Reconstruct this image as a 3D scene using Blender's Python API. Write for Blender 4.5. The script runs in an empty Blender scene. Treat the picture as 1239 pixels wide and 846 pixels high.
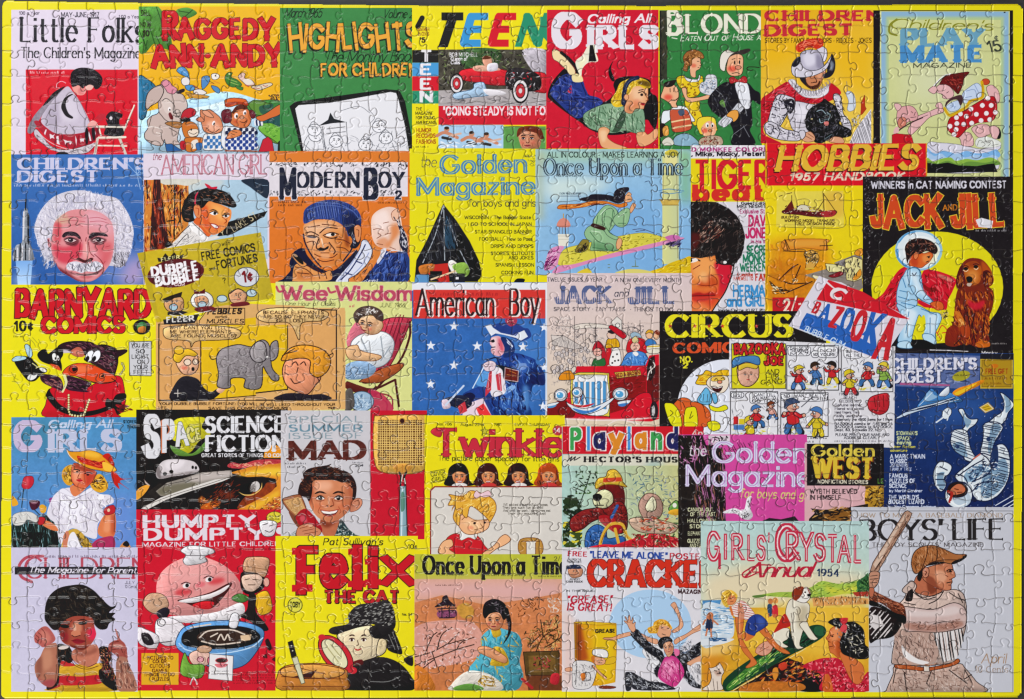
import bpy, bmesh, math, random, time
import numpy as np
# ---------------------------------------------------------------- camera, light, exposure
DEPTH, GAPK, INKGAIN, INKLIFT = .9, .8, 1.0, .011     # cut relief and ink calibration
scene = bpy.context.scene
U = 0.70/1239                            # metres per plan unit (the puzzle is 70 cm wide)
TOP = 0.0021                             # height of the printed face above the table
def pos(x, y, z=0.0): return ((x - 619.5)*U, (423 - y)*U, z)
cam_data = bpy.data.cameras.new('camera'); cam = bpy.data.objects.new('camera', cam_data); scene.collection.objects.link(cam)
cam_data.sensor_width = 36; cam_data.lens = 50; cam_data.clip_start = .01; cam_data.clip_end = 60
cam.location = (0, 0, TOP + 1239*U*50/36); cam.rotation_euler = (0, 0, 0); scene.camera = cam
world = bpy.data.worlds.new('World'); scene.world = world; world.use_nodes = True
bg = world.node_tree.nodes['Background']; bg.inputs['Color'].default_value = (.92, .95, 1, 1); bg.inputs['Strength'].default_value = .30
def lamp(name, loc, target, sx, sy, power, col):
    d = bpy.data.lights.new(name, 'AREA'); d.shape = 'RECTANGLE'; d.size = sx; d.size_y = sy; d.energy = power; d.color = col
    o = bpy.data.objects.new(name, d); scene.collection.objects.link(o); o.location = loc
    v = np.array(target, float) - np.array(loc, float)
    import mathutils
    o.rotation_euler = mathutils.Vector(v).to_track_quat('-Z', 'Y').to_euler(); return o
lamp('window_light', (-1.1, -2.0, 1.35), (0, 0, 0), 1.2, .7, 46, (1, .98, .95))
lamp('room_light', (-.9, 1.5, 1.6), (-.1, .1, 0), .9, .9, 38, (.97, .98, 1))
scene.view_settings.view_transform = 'Standard'; scene.view_settings.look = 'None'; scene.view_settings.exposure = 0; scene.view_settings.gamma = 1
scene.cycles.filter_width = 1.15
# ---------------------------------------------------------------- print raster (the ink on the puzzle)
S = 1.72                                 # print cells per unit of the puzzle plan
PW, PH = 1239, 846                       # plan of the puzzle picture, in plan units
NX, NY = int(PW * S), int(PH * S)
INK = np.zeros((NY, NX, 3), np.float32)  # ink colour (sRGB values)
LAB = np.zeros((NY, NX), np.int32)       # which part / sub-part owns the cell
PARTS = [None]                           # (name, label, parent index)
rnd = random.Random(7)
nrs = np.random.RandomState(3)
TF = [0.0, 0.0, 1.0, 0.0, 0.0, 0.0]
CLIP = [0, 0, NX, NY]
CUR = [0, 0]
PAINT = [0.0]
MASK = [None]
MODEL = [0.0]                            # how strongly the illustrator modelled the painted shapes

def hexc(c):
    if isinstance(c, str):
        if len(c) == 3: c = c[0]*2 + c[1]*2 + c[2]*2
        return np.array([int(c[i:i+2], 16) / 255 for i in (0, 2, 4)], np.float32)
    return np.array(c, np.float32)
def V(ox=0, oy=0, k=1.0):                # drawing board: origin and scale
    TF[0], TF[1], TF[2] = ox, oy, k
def dev(pts):
    a = np.asarray(pts, np.float64).reshape(-1, 2)
    return (a / TF[2] + np.array([TF[0], TF[1]])) * S
def nums(s):
    if isinstance(s, str): return np.array([float(v) for v in s.replace(',', ' ').split()]).reshape(-1, 2)
    return np.asarray(s, float).reshape(-1, 2)
def part(name, label=None, clip=None):
    PARTS.append((name, label, 0)); CUR[0] = CUR[1] = len(PARTS) - 1
    if clip is not None:
        a = dev(clip); CLIP[:] = [int(round(a[0, 0])), int(round(a[0, 1])), int(round(a[1, 0])), int(round(a[1, 1]))]
        CLIP[0] = max(0, CLIP[0]); CLIP[1] = max(0, CLIP[1]); CLIP[2] = min(NX, CLIP[2]); CLIP[3] = min(NY, CLIP[3])
    else: CLIP[:] = [0, 0, NX, NY]
def sub(name=None, label=None):
    if name is None: CUR[1] = CUR[0]
    else:
        PARTS.append((name, label, CUR[0])); CUR[1] = len(PARTS) - 1
SS = 4
def box(k, q):
    for ax in (0, 1):
        cs = np.cumsum(np.pad(k, [(q+1, q) if i == ax else (0, 0) for i in (0, 1)]), ax); n = k.shape[ax]
        k = (np.take(cs, range(2*q+1, n+2*q+1), ax) - np.take(cs, range(n), ax))/(2*q+1)
    return k
def cover(polys, pad=0):
    ea = np.concatenate([p for p in polys]); eb = np.concatenate([np.roll(p, -1, 0) for p in polys])
    x0 = max(CLIP[0], int(math.floor(ea[:, 0].min())) - pad); x1 = min(CLIP[2], int(math.ceil(ea[:, 0].max())) + 1 + pad)
    y0 = max(CLIP[1], int(math.floor(ea[:, 1].min())) - pad); y1 = min(CLIP[3], int(math.ceil(ea[:, 1].max())) + 1 + pad)
    if x1 <= x0 or y1 <= y0: return None
    w, h = x1 - x0, y1 - y0
    ya, yb = (ea[:, 1] - y0) * SS, (eb[:, 1] - y0) * SS
    xa, xb = ea[:, 0] - x0, eb[:, 0] - x0
    d = np.where(yb > ya, 1.0, -1.0)
    lo, hi = np.minimum(ya, yb), np.maximum(ya, yb)
    j0 = np.clip(np.ceil(lo - .5), 0, h*SS).astype(int); j1 = np.clip(np.ceil(hi - .5), 0, h*SS).astype(int)
    n = np.maximum(j1 - j0, 0)
    if n.sum() == 0: return None
    idx = np.repeat(np.arange(len(n)), n)
    st = np.cumsum(n) - n
    j = np.arange(n.sum()) - np.repeat(st, n) + np.repeat(j0, n)
    t = (j + .5 - ya[idx]) / (yb[idx] - ya[idx])
    x = np.clip(xa[idx] + t * (xb[idx] - xa[idx]), 0, w)
    xi = np.floor(x).astype(int); f = x - xi
    W2 = w + 2
    A = np.bincount(j*W2 + xi, d[idx]*(1-f), h*SS*W2) + np.bincount(j*W2 + xi + 1, d[idx]*f, h*SS*W2)[:h*SS*W2]
    A = np.minimum(np.abs(np.cumsum(A.reshape(h*SS, W2), 1)), 1)[:, :w]
    return x0, y0, A.reshape(h, SS, w).mean(1).astype(np.float32)
_noise = None
def noisefield():
    global _noise
    if _noise is None:
        f = np.zeros((NY, NX), np.float32)
        for k, a in ((3, .5), (7, .5), (19, .45)):
            g = nrs.rand(NY//k + 3, NX//k + 3).astype(np.float32)
            yy = np.arange(NY)/k; xx = np.arange(NX)/k
            yi = yy.astype(int); xi = xx.astype(int); fy = (yy-yi)[:, None].astype(np.float32); fx = (xx-xi)[None].astype(np.float32)
            f += a*((g[yi][:, xi]*(1-fx)+g[yi][:, xi+1]*fx)*(1-fy)+(g[yi+1][:, xi]*(1-fx)+g[yi+1][:, xi+1]*fx)*fy)
        _noise = f - f.mean()
    return _noise
def ink(polys, col, a=1.0, g=None, m=0.0, soft=0):
    """lay ink: col, or a blend col -> g[0] along the direction g[1] (degrees, 0 right, 90 down); m mottles it"""
    q = max(1, int(soft*S/TF[2])) if soft else 0
    r = cover(polys, 2*q)
    if r is None: return
    x0, y0, k = r; h, w = k.shape
    c = hexc(col)
    if soft: k = box(box(k, q), q)*(LAB[y0:y0+h, x0:x0+w] == CUR[1])
    if MASK[0] is not None:
        mx, my, mk = MASK[0]; t = np.zeros_like(k)
        a0, a1, b0, b1 = max(x0, mx), min(x0+w, mx+mk.shape[1]), max(y0, my), min(y0+h, my+mk.shape[0])
        if a1 <= a0 or b1 <= b0: return
        t[b0-y0:b1-y0, a0-x0:a1-x0] = mk[b0-my:b1-my, a0-mx:a1-mx]; k = k*t
    if g is not None:
        c2 = hexc(g[0]); an = math.radians(g[1])
        yy, xx = np.mgrid[0:h, 0:w]
        u = (xx*math.cos(an) + yy*math.sin(an)); lo, hi = u.min(), u.max()
        u = ((u-lo)/max(1e-6, hi-lo))[..., None].astype(np.float32)
        cc = c*(1-u) + c2*u
    else: cc = np.broadcast_to(c, (h, w, 3))
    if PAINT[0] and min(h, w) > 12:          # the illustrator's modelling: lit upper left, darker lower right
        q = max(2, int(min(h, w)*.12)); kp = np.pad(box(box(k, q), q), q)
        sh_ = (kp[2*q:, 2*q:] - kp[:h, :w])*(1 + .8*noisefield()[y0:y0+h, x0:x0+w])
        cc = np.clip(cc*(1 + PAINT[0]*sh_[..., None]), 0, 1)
    if m: cc = np.clip(cc*(1 + m*noisefield()[y0:y0+h, x0:x0+w, None]), 0, 1)
    kk = (k*a)[..., None]
    I = INK[y0:y0+h, x0:x0+w]; I += (cc - I)*kk
    if a > .5 and not soft: LAB[y0:y0+h, x0:x0+w][k > .5] = CUR[1]
def smooth(a, closed=True, n=5):
    a = np.asarray(a, float); N = len(a)
    if N < 3: return a
    if closed: P = np.concatenate([a[-1:], a, a[:2]])
    else: P = np.concatenate([2*a[:1]-a[1:2], a, 2*a[-1:]-a[-2:-1]])
    t = np.linspace(0, 1, n, endpoint=False)[:, None]; out = []
    for i in range(1, len(P)-2):
        p0, p1, p2, p3 = P[i-1], P[i], P[i+1], P[i+2]
        out.append(.5*(2*p1 + (p2-p0)*t + (2*p0-5*p1+4*p2-p3)*t*t + (3*p1-p0-3*p2+p3)*t**3))
    out = np.concatenate(out)
    return out if closed else np.concatenate([out, a[-1:]])
CIRC = np.stack([np.cos(np.linspace(0, 2*np.pi, 16, endpoint=False)), np.sin(np.linspace(0, 2*np.pi, 16, endpoint=False))], 1)
def strokepolys(a, hw, cap=True):
    """a: cells polyline, hw: half width per vertex -> consistently wound pieces"""
    hw = np.broadcast_to(np.asarray(hw, float), (len(a),)); out = []
    for i in range(len(a)-1):
        d = a[i+1]-a[i]; L = math.hypot(*d)
        if L < 1e-6: continue
        n = np.array([d[1], -d[0]])/L
        out.append(np.array([a[i]+n*hw[i], a[i+1]+n*hw[i+1], a[i+1]-n*hw[i+1], a[i]-n*hw[i]]))
    for i in range(len(a)):
        if cap or 0 < i < len(a)-1:
            if hw[i] > .15: out.append(a[i] + CIRC*hw[i])
    return out
def p(col, s, o=None, w=1.0, c=1, g=None, m=0, a=1.0, soft=0, b=1):
    q0 = nums(s)
    if c: q0 = smooth(q0)
    q = dev(q0)
    if len(q) < 3: return
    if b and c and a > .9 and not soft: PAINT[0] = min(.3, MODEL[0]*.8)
    ink([q], col, a, g, m, soft); PAINT[0] = 0
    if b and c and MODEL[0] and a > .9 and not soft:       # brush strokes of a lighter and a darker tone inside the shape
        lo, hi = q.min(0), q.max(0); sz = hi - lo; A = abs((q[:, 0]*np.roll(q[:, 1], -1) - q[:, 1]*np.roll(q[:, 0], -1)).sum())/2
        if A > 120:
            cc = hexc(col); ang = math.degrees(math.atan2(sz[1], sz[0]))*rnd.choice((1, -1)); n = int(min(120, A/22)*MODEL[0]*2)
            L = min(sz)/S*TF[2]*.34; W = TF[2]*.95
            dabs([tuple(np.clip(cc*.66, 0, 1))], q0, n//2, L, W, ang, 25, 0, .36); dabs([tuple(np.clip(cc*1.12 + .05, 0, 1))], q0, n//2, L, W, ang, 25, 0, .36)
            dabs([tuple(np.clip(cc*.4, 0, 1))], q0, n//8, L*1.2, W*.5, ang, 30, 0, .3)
    if o is not None: ink(strokepolys(np.concatenate([q, q[:1]]), w*S/TF[2]/2), o)
def l(col, w, s, c=1, tp=0, a=1.0, cap=True):
    q = nums(s)
    if c: q = smooth(q, False)
    q = dev(q)
    hw = np.full(len(q), w*S/TF[2]/2)
    if tp: hw = hw*np.clip(np.sin(np.linspace(0, np.pi, len(q)))*1.2 + .15, 0, 1) if tp == 2 else hw*np.linspace(1, .15, len(q))
    ink(strokepolys(q, hw, cap), col, a)
def ls(col, w, *ss, **k):
    for s in ss: l(col, w, s, **k)
def e(col, cx, cy, rx, ry=None, rot=0, o=None, w=1.0, g=None, m=0, a=1.0, soft=0):
    ry = rx if ry is None else ry
    th = np.linspace(0, 2*np.pi, 40, endpoint=False); r = math.radians(rot)
    x, y = rx*np.cos(th), ry*np.sin(th)
    p(col, np.stack([cx + x*math.cos(r) - y*math.sin(r), cy + x*math.sin(r) + y*math.cos(r)], 1), o, w, 0, g, m, a, soft)
def r(col, x0, y0, x1, y1, o=None, w=1.0, g=None, m=0, a=1.0, soft=0):
    p(col, [(x0, y0), (x1, y0), (x1, y1), (x0, y1)], o, w, 0, g, m, a, soft)
def inside(pt, q):
    x, y = pt; k = False; n = len(q)
    for i in range(n):
        x1, y1 = q[i]; x2, y2 = q[i-1]
        if (y1 > y) != (y2 > y) and x < (x2-x1)*(y-y1)/(y2-y1)+x1: k = not k
    return k
def dabs(cols, s, n, L, w, ang=0, ja=180, c=1, a=1.0, bend=.25):
    """n brush dabs of length L and width w inside the outline s"""
    q = nums(s)
    if len(q) < 6: c = c if len(q) == 2 else 0
    if len(q) == 2: q = np.array([q[0], (q[1, 0], q[0, 1]), q[1], (q[0, 0], q[1, 1])]); c = 0
    if c: q = smooth(q)
    lo, hi = q.min(0), q.max(0); cols = cols.split() if isinstance(cols, str) else cols
    qq = [tuple(v) for v in q]
    MASK[0] = cover([dev(q)])
    if MASK[0] is None: return
    groups = {}
    for _ in range(n):
        for _t in range(20):
            pt = (rnd.uniform(lo[0], hi[0]), rnd.uniform(lo[1], hi[1]))
            if inside(pt, qq): break
        else: continue
        th = math.radians(ang + rnd.uniform(-ja, ja)); ll = L*rnd.uniform(.5, 1.2)
        d = np.array([math.cos(th), math.sin(th)])*ll/2; b = np.array([-d[1], d[0]])*rnd.uniform(-bend, bend)*2
        pts = dev(np.array([np.array(pt)-d, np.array(pt)+b*.5, np.array(pt)+d]))
        ww = w*rnd.uniform(.6, 1.3)*S/TF[2]/2
        groups.setdefault(rnd.choice(cols), []).extend(strokepolys(pts, [ww*.4, ww, ww*.3]))
    for cc, pl in groups.items(): ink(pl, cc, a)
    MASK[0] = None
def lines(col, s, ang, gap, w, c=1, a=1.0, jit=.3):
    """hatching clipped to the outline s"""
    q = nums(s)
    if len(q) == 2: q = np.array([q[0], (q[1, 0], q[0, 1]), q[1], (q[0, 0], q[1, 1])]); c = 0
    if c: q = smooth(q)
    th = math.radians(ang); d = np.array([math.cos(th), math.sin(th)]); nn = np.array([-d[1], d[0]])
    u = q@nn; t = u.min() + gap*.5; out = []
    while t < u.max():
        tt = t + rnd.uniform(-jit, jit)*gap; xs = []
        for i in range(len(q)):
            a1, b1 = q[i-1], q[i]; ua, ub = a1@nn - tt, b1@nn - tt
            if (ua > 0) != (ub > 0): xs.append((a1 + (b1-a1)*ua/(ua-ub))@d)
        xs.sort()
        for i in range(0, len(xs)-1, 2):
            A, B = d*xs[i] + nn*tt, d*xs[i+1] + nn*tt
            out += strokepolys(dev(np.array([A, (A+B)/2 + nn*rnd.uniform(-.15, .15)*gap, B])), np.array([.6, 1, .6])*w*S/TF[2]/2, False)
        t += gap
    if out: ink(out, col, a)
# ---------------------------------------------------------------- lettering: skeleton alphabet, inked with a pen of any weight
GL = {}
for ln in """A .78:0 0 .39 1 .78 0|.14 .34 .64 .34
B .6:0 0 0 1 .3 1 @.3 .76 .24 .24 90 -90 0 .52|.3 .52 @.32 .26 .28 .26 90 -90 0 0
C .76:@.42 .5 .42 .5 46 314
D .72:0 0 0 1 .24 1 @.24 .5 .48 .5 90 -90 0 0
E .55:.55 1 0 1 0 0 .55 0|0 .52 .44 .52
F .52:.52 1 0 1 0 0|0 .52 .42 .52
G .8:@.42 .5 .42 .5 48 335 .8 .44 .5 .44
H .7:0 0 0 1|.7 0 .7 1|0 .52 .7 .52
I 0:0 0 0 1
J .42:.42 1 .42 .26 @.21 .26 .21 .26 0 -170
K .66:0 0 0 1|.62 1 0 .42|.2 .6 .66 0
L .5:0 1 0 0 .5 0
M .9:0 0 0 1 .45 .15 .9 1 .9 0
N .7:0 0 0 1 .7 0 .7 1
O .84:@.42 .5 .42 .5 90 450
P .56:0 0 0 1 .28 1 @.28 .73 .28 .27 90 -90 0 .46
Q .84:@.42 .5 .42 .5 90 450|.5 .25 .84 -.08
R .62:0 0 0 1 .3 1 @.3 .74 .27 .26 90 -90 0 .48|.28 .48 .62 0
S .56:@.28 .76 .26 .24 35 270 @.28 .26 .28 .26 90 -145
T .66:0 1 .66 1|.33 1 .33 0
U .68:0 1 0 .32 @.34 .32 .34 .32 180 360 .68 1
V .74:0 1 .37 0 .74 1
W 1.05:0 1 .26 0 .52 .85 .79 0 1.05 1
X .68:0 1 .68 0|.68 1 0 0
Y .7:0 1 .35 .48 .7 1|.35 .48 .35 0
Z .62:0 1 .62 1 0 0 .62 0
a .5:@.25 .33 .25 .33 0 360|.5 .66 .5 0
b .5:0 1 0 0|@.25 .33 .25 .33 180 -180
c .48:@.27 .33 .27 .33 48 312
d .5:@.25 .33 .25 .33 0 360|.5 1 .5 0
e .53:0 .37 .53 .37 @.265 .33 .265 .33 8 312
f .34:@.26 .84 .14 .16 40 180 .12 0|0 .64 .34 .64
g .5:@.25 .35 .25 .31 0 360|.5 .66 .5 -.1 @.25 -.1 .25 .2 0 -150
h .46:0 1 0 0|0 .36 @.23 .4 .23 .26 180 0 .46 0
i 0:0 .66 0 0|0 .95 0 .88
j .2:.2 .66 .2 -.12 @.08 -.12 .12 .16 0 -120|.2 .95 .2 .88
k .46:0 1 0 0|.44 .66 0 .26|.15 .4 .48 0
l 0:0 1 0 0
m .8:0 .66 0 0|0 .36 @.2 .42 .2 .24 180 0 .4 0|.4 .36 @.6 .42 .2 .24 180 0 .8 0
n .46:0 .66 0 0|0 .36 @.23 .4 .23 .26 180 0 .46 0
o .54:@.27 .33 .27 .33 90 450
p .5:0 .66 0 -.3|@.25 .33 .25 .33 180 -180
q .5:@.25 .33 .25 .33 0 360|.5 .66 .5 -.3
r .3:0 .66 0 0|0 .36 @.2 .4 .2 .26 180 55
s .4:@.2 .49 .19 .17 35 270 @.2 .16 .2 .16 90 -145
t .34:.14 .92 .14 .15 @.28 .15 .14 .15 180 300|0 .66 .34 .66
u .46:0 .66 0 .23 @.23 .23 .23 .23 180 360 .46 .66|.46 .66 .46 0
v .5:0 .66 .25 0 .5 .66
w .76:0 .66 .19 0 .38 .55 .57 0 .76 .66
x .48:0 .66 .48 0|.48 .66 0 0
y .5:0 .66 .25 0|.5 .66 .25 0 .12 -.3
z .44:0 .66 .44 .66 0 0 .44 0
0 .58:@.29 .5 .29 .5 90 450
1 .2:0 .78 .2 1 .2 0
2 .56:@.27 .71 .27 .29 160 -35 0 0 .56 0
3 .52:@.24 .76 .23 .24 140 -90 @.24 .26 .27 .26 90 -145
4 .6:.44 0 .44 1 0 .3 .6 .3
5 .54:.5 1 .08 1 .04 .55 @.25 .32 .28 .32 125 -140
6 .56:.46 .98 @.5 .35 .5 .6 110 180|@.28 .3 .28 .3 180 -180
7 .54:0 1 .54 1 .18 0
8 .54:@.27 .76 .23 .24 90 450|@.27 .27 .27 .27 90 450
9 .56:@.28 .7 .28 .3 0 360|.56 .7 @.06 .6 .5 .6 0 -70
. 0:0 .03 .001 0
, .05:.05 .06 0 -.12
' .04:.04 1 .02 .74
" .2:.03 1 .02 .74|.2 1 .18 .74
- .3:0 .38 .3 .38
! 0:0 1 0 .3|0 .06 .001 0
? .45:@.22 .77 .22 .23 160 -60 .2 .3|.2 .06 .201 0
: 0:0 .55 0 .5|0 .06 .001 0
/ .4:0 -.1 .4 1.05
* .1:0 .5 .1 .5
& .7:.7 0 .12 .78 @.3 .82 .16 .18 180 0 .05 .3 @.3 .24 .25 .24 170 340 .7 .5
^ .4:@.22 .42 .2 .26 48 312|.22 .8 .22 .04
~ .2:.08 .5 .12 .5""".split('\n'):
    hd, body = ln.split(':', 1) if ln[0] != ':' else (ln[:3], ln[4:])
    ch, wd = hd[0], float(hd[2:])
    st = []
    for q in body.split('|'):
        tk = q.replace('@', '@ ').split(); pts = []; i = 0; cur = []
        while i < len(tk):
            if tk[i] == '@':
                cx, cy, rx, ry, a0, a1 = [float(v) for v in tk[i+1:i+7]]; i += 7
                n = max(5, int(abs(a1-a0)/13)+1)
                for th in np.radians(np.linspace(a0, a1, n)): cur.append((cx+rx*math.cos(th), cy+ry*math.sin(th)))
            else: cur.append((float(tk[i]), float(tk[i+1]))); i += 2
        st.append(np.array(cur))
    GL[ch] = (wd, st)
def layout(s, w, sp, sc):
    x = 0; out = []
    for ch in s:
        k = 1.0
        if sc and ch.islower(): ch = ch.upper(); k = sc
        if ch == ' ': x += .34 + sp; continue
        wd, st = GL.get(ch, GL['-'])
        out.append((x + w*k/2, k, st, wd)); x += (wd + w)*k + sp
    return out, max(.1, x - sp)
def T(s, x0, y0, x1, y1, h, col, w=.16, n=None, sf=0, it=0, o=None, ow=1.0, sh=None, j=0, sp=.12, sc=0, g=None, wave=None, inl=None, m=0, cap=False, kx=None):
    """letter s along the baseline (x0,y0)-(x1,y1), cap height h, pen weights w (stems) and n (hairlines), serifs sf, slant it, outline o, shadow sh=(col,dx,dy), inline inl=(col,weight)"""
    n = w if n is None else n
    lay, tw = layout(s, w, sp, sc)
    A = np.array([x0, y0], float); B = np.array([x1, y1], float); L = math.hypot(*(B-A))
    ux = (B-A)/L; uy = np.array([ux[1], -ux[0]])
    fx = L/tw; px = min(1.5, fx/h)
    rr = random.Random(len(s)*31 + int(x0)*7)
    jit = [(rr.uniform(-1, 1)*j*.12, rr.uniform(-1, 1)*j*18) for _ in lay]
    def put(col, ex, dx=0, dy=0, thin=None, g=None):
        polys = []
        for (gx, k, st, wd), (jy, jr) in zip(lay, jit):
            for sk in st:
                a = sk*k
                tw_, tn_ = (w*k**.5, n*k**.5) if thin is None else (thin, thin)
                if jr:
                    c0 = np.array([wd*k/2, k/2]); th = math.radians(jr)
                    a = (a-c0)@np.array([[math.cos(th), math.sin(th)], [-math.sin(th), math.cos(th)]]) + c0 + np.array([0, jy])
                d = np.diff(a, axis=0); Ld = np.hypot(d[:, 0]*fx, d[:, 1]*h) + 1e-9
                hwseg = .5*(tw_*np.abs(d[:, 1]*h)/Ld*px + tn_*np.abs(d[:, 0]*fx)/Ld)
                hv = np.concatenate([hwseg[:1], .5*(hwseg[1:]+hwseg[:-1]) if len(a) > 2 else hwseg[:0], hwseg[-1:]])
                X = gx + a[:, 0] + it*a[:, 1]*h/fx
                wv = np.zeros(len(X)) if wave is None else np.array([wave(v/tw) for v in X])
                P = A + np.outer(X*fx, ux) + np.outer(a[:, 1]*h + wv, uy)
                P = P + np.array([dx, dy])
                q = dev(P); pen = min(h, h)*S/TF[2]
                exx = ex*S/TF[2]
                p0 = len(polys)
                for i in range(len(q)-1):
                    dd = q[i+1]-q[i]; LL = math.hypot(*dd)
                    if LL < 1e-6: continue
                    nn = np.array([dd[1], -dd[0]])/LL; ee = dd/LL*exx; h0 = h1 = hwseg[i]*pen + exx
                    if i and (q[i]-q[i-1])@dd > .8*LL*math.hypot(*(q[i]-q[i-1])): h0 = hv[i]*pen + exx
                    if i < len(q)-2 and (q[i+2]-q[i+1])@dd > .8*LL*math.hypot(*(q[i+2]-q[i+1])): h1 = hv[i+1]*pen + exx
                    e0 = e1 = ee
                    if abs(dd@uy) > .5*LL:
                        if i == 0: e0 = dd/LL*(exx + n*pen*.9)
                        if i == len(q)-2: e1 = dd/LL*(exx + n*pen*.9)
                    polys.append(np.array([q[i]-e0+nn*h0, q[i+1]+e1+nn*h1, q[i+1]+e1-nn*h1, q[i]-e0-nn*h0]))
                for i in range(len(q)):
                    if cap or 0 < i < len(q)-1 or math.hypot(*(q[0]-q[-1])) < .05*pen or len(q) == 2 and math.hypot(*(q[1]-q[0])) < pen*.12:
                        rad = hv[i]*pen*.99 + exx
                        if rad > .2: polys.append(q[i] + CIRC*rad)
                if not cap and not jr:      # flat tops and feet
                    base = dev(A)[0]@uy; lo_, hi_ = sk[:, 1].min()*k, sk[:, 1].max()*k
                    wv0 = wv.mean()*S/TF[2] + np.array([dx, dy])@uy*S/TF[2]; nk = (tn_ if thin is None else thin)*.5
                    bl = base + wv0 + (lo_ - nk)*pen - exx; bh = base + wv0 + (hi_ + nk)*pen + exx
                    for i in range(p0, len(polys)):
                        cy = polys[i]@uy; polys[i] = polys[i] + np.outer(np.clip(cy, bl, bh) - cy, uy)
                if sf and thin is None:
                    for en, nb in ((0, 1), (-1, -2)):
                        dd = q[en]-q[nb]; LL = math.hypot(*dd) + 1e-9; dd = dd/LL
                        v = abs(dd@uy)
                        t2 = max(n*.55, .05)*pen + exx
                        yv = a[en][1]/k
                        if v > .6 and min(abs(yv), abs(yv-1), abs(yv-.66), abs(yv+.3)) < .03:
                            hl = (w*.5 + sf)*pen*px*k + exx; cen = q[en] - dd*t2*.5
                            polys.append(np.array([cen+ux*hl+uy*t2*.5, cen+ux*hl-uy*t2*.5, cen-ux*hl-uy*t2*.5, cen-ux*hl+uy*t2*.5]))
                        elif v < .6 and len(a) > 1:
                            hl = (n*.5 + sf*.9)*pen*k + exx; t3 = max(w*.4, .06)*pen*px
                            cen = q[en]
                            polys.append(np.array([cen-dd*t3+uy*n*.3*pen, cen+uy*hl, cen-uy*hl, cen-dd*t3-uy*n*.3*pen]))
        polys = [q if ((q[:, 0]*np.roll(q[:, 1], -1)).sum() - (q[:, 1]*np.roll(q[:, 0], -1)).sum()) > 0 else q[::-1] for q in polys]
        if polys: ink(polys, col, 1.0, g, m)
    if sh: put(sh[0], ow/2 if o is not None else 0, sh[1], sh[2])
    if o is not None: put(o, ow)
    put(col, 0, g=g)
    if inl: put(inl[0], 0, thin=inl[1])
def TL(col, h, w, *rows, **k):           # small lines of type: "x0 y x1 words"
    for rw in rows:
        x0, y, x1, s = rw.split(' ', 3); T(s, float(x0), float(y), float(x1), float(y), h, col, w=w, **k)
def fine(col, x0, y, x1, h, a=.8):       # type too small to read: ticks
    x = x0; out = []
    while x < x1:
        for _ in range(rnd.randint(2, 7)):
            if x > x1: break
            hh = h*rnd.uniform(.5, 1)
            out += strokepolys(dev(np.array([(x, y), (x + rnd.uniform(-.3, .3)*h, y-hh)])), h*.13*S/TF[2], False)
            x += h*rnd.uniform(.4, .7)
        x += h*.6
    if out: ink(out, col, a)
def star(col, cx, cy, R, rot=0, o=None, w=1):
    p(col, [(cx + (R if i % 2 == 0 else R*.4)*math.sin(math.radians(rot + i*36)), cy - (R if i % 2 == 0 else R*.4)*math.cos(math.radians(rot + i*36))) for i in range(10)], o, w, c=0)

# ---------------------------------------------------------------- the printed covers
VIEW = dict(A1=(0, 0, 3.644), A2=(330, 0, 3.644), A3=(650, 0, 4.13), A4=(910, 0, 3.766), B1=(0, 180, 3.644), B2=(310, 170, 3.442),
            B3=(640, 165, 4.13), B4=(910, 165, 3.134), C1=(0, 335, 3.644), C2=(310, 335, 3.442), C3=(640, 325, 4.03), C4=(860, 335, 2.728),
            D1=(0, 490, 3.644), D2=(320, 490, 3.349), D3=(640, 505, 3.54), D4=(840, 600, 3.105), E1=(0, 650, 3.644), E2=(320, 640, 3.349), E3=(660, 650, 4.13))
def cv(label, x0, y0, x1, y1, col, view, name='magazine_cover', g=None, m=.03, md=.22):
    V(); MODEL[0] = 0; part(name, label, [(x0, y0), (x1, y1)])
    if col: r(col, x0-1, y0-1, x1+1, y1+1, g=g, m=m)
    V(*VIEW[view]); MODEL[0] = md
def face(x, y, s, d=0, c='3a2018', lip='b83a3a', brow=1, ch=None, smile=1):
    """little drawn face: centre, half width, turn"""
    s *= 1.25; k = d*s*.3; y -= .06*s
    if ch: e(ch, x-.5*s+k, y+.3*s, .25*s, .2*s, a=.5, soft=.12*s); e(ch, x+.5*s+k, y+.3*s, .25*s, .2*s, a=.5, soft=.12*s)
    for q in (-1, 1):
        xx = x + q*.4*s + k
        e('f4ece4', xx, y, .16*s, .09*s); e(c, xx + d*.05*s, y, .085*s, .1*s)
        l(c, .06*s, [(xx-.18*s, y-.06*s), (xx, y-.13*s), (xx+.18*s, y-.06*s)])
        if brow: l(c, .09*s, [(xx-.2*s, y-.26*s), (xx, y-.34*s), (xx+.2*s, y-.27*s)], tp=2)
    l(c, .05*s, [(x+k*1.4, y+.02*s), (x+k*1.5+.08*s, y+.32*s), (x+k*1.3-.06*s, y+.36*s)], a=.8)
    l(lip, .1*s, [(x-.25*s+k, y+.58*s), (x+k, y+(.58+.1*smile)*s), (x+.25*s+k, y+.57*s)], tp=2)
def flower(x, y, s, col): 
    for i in range(5): e(col, x + s*.5*math.cos(i*1.257), y + s*.5*math.sin(i*1.257), s*.45)
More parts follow.
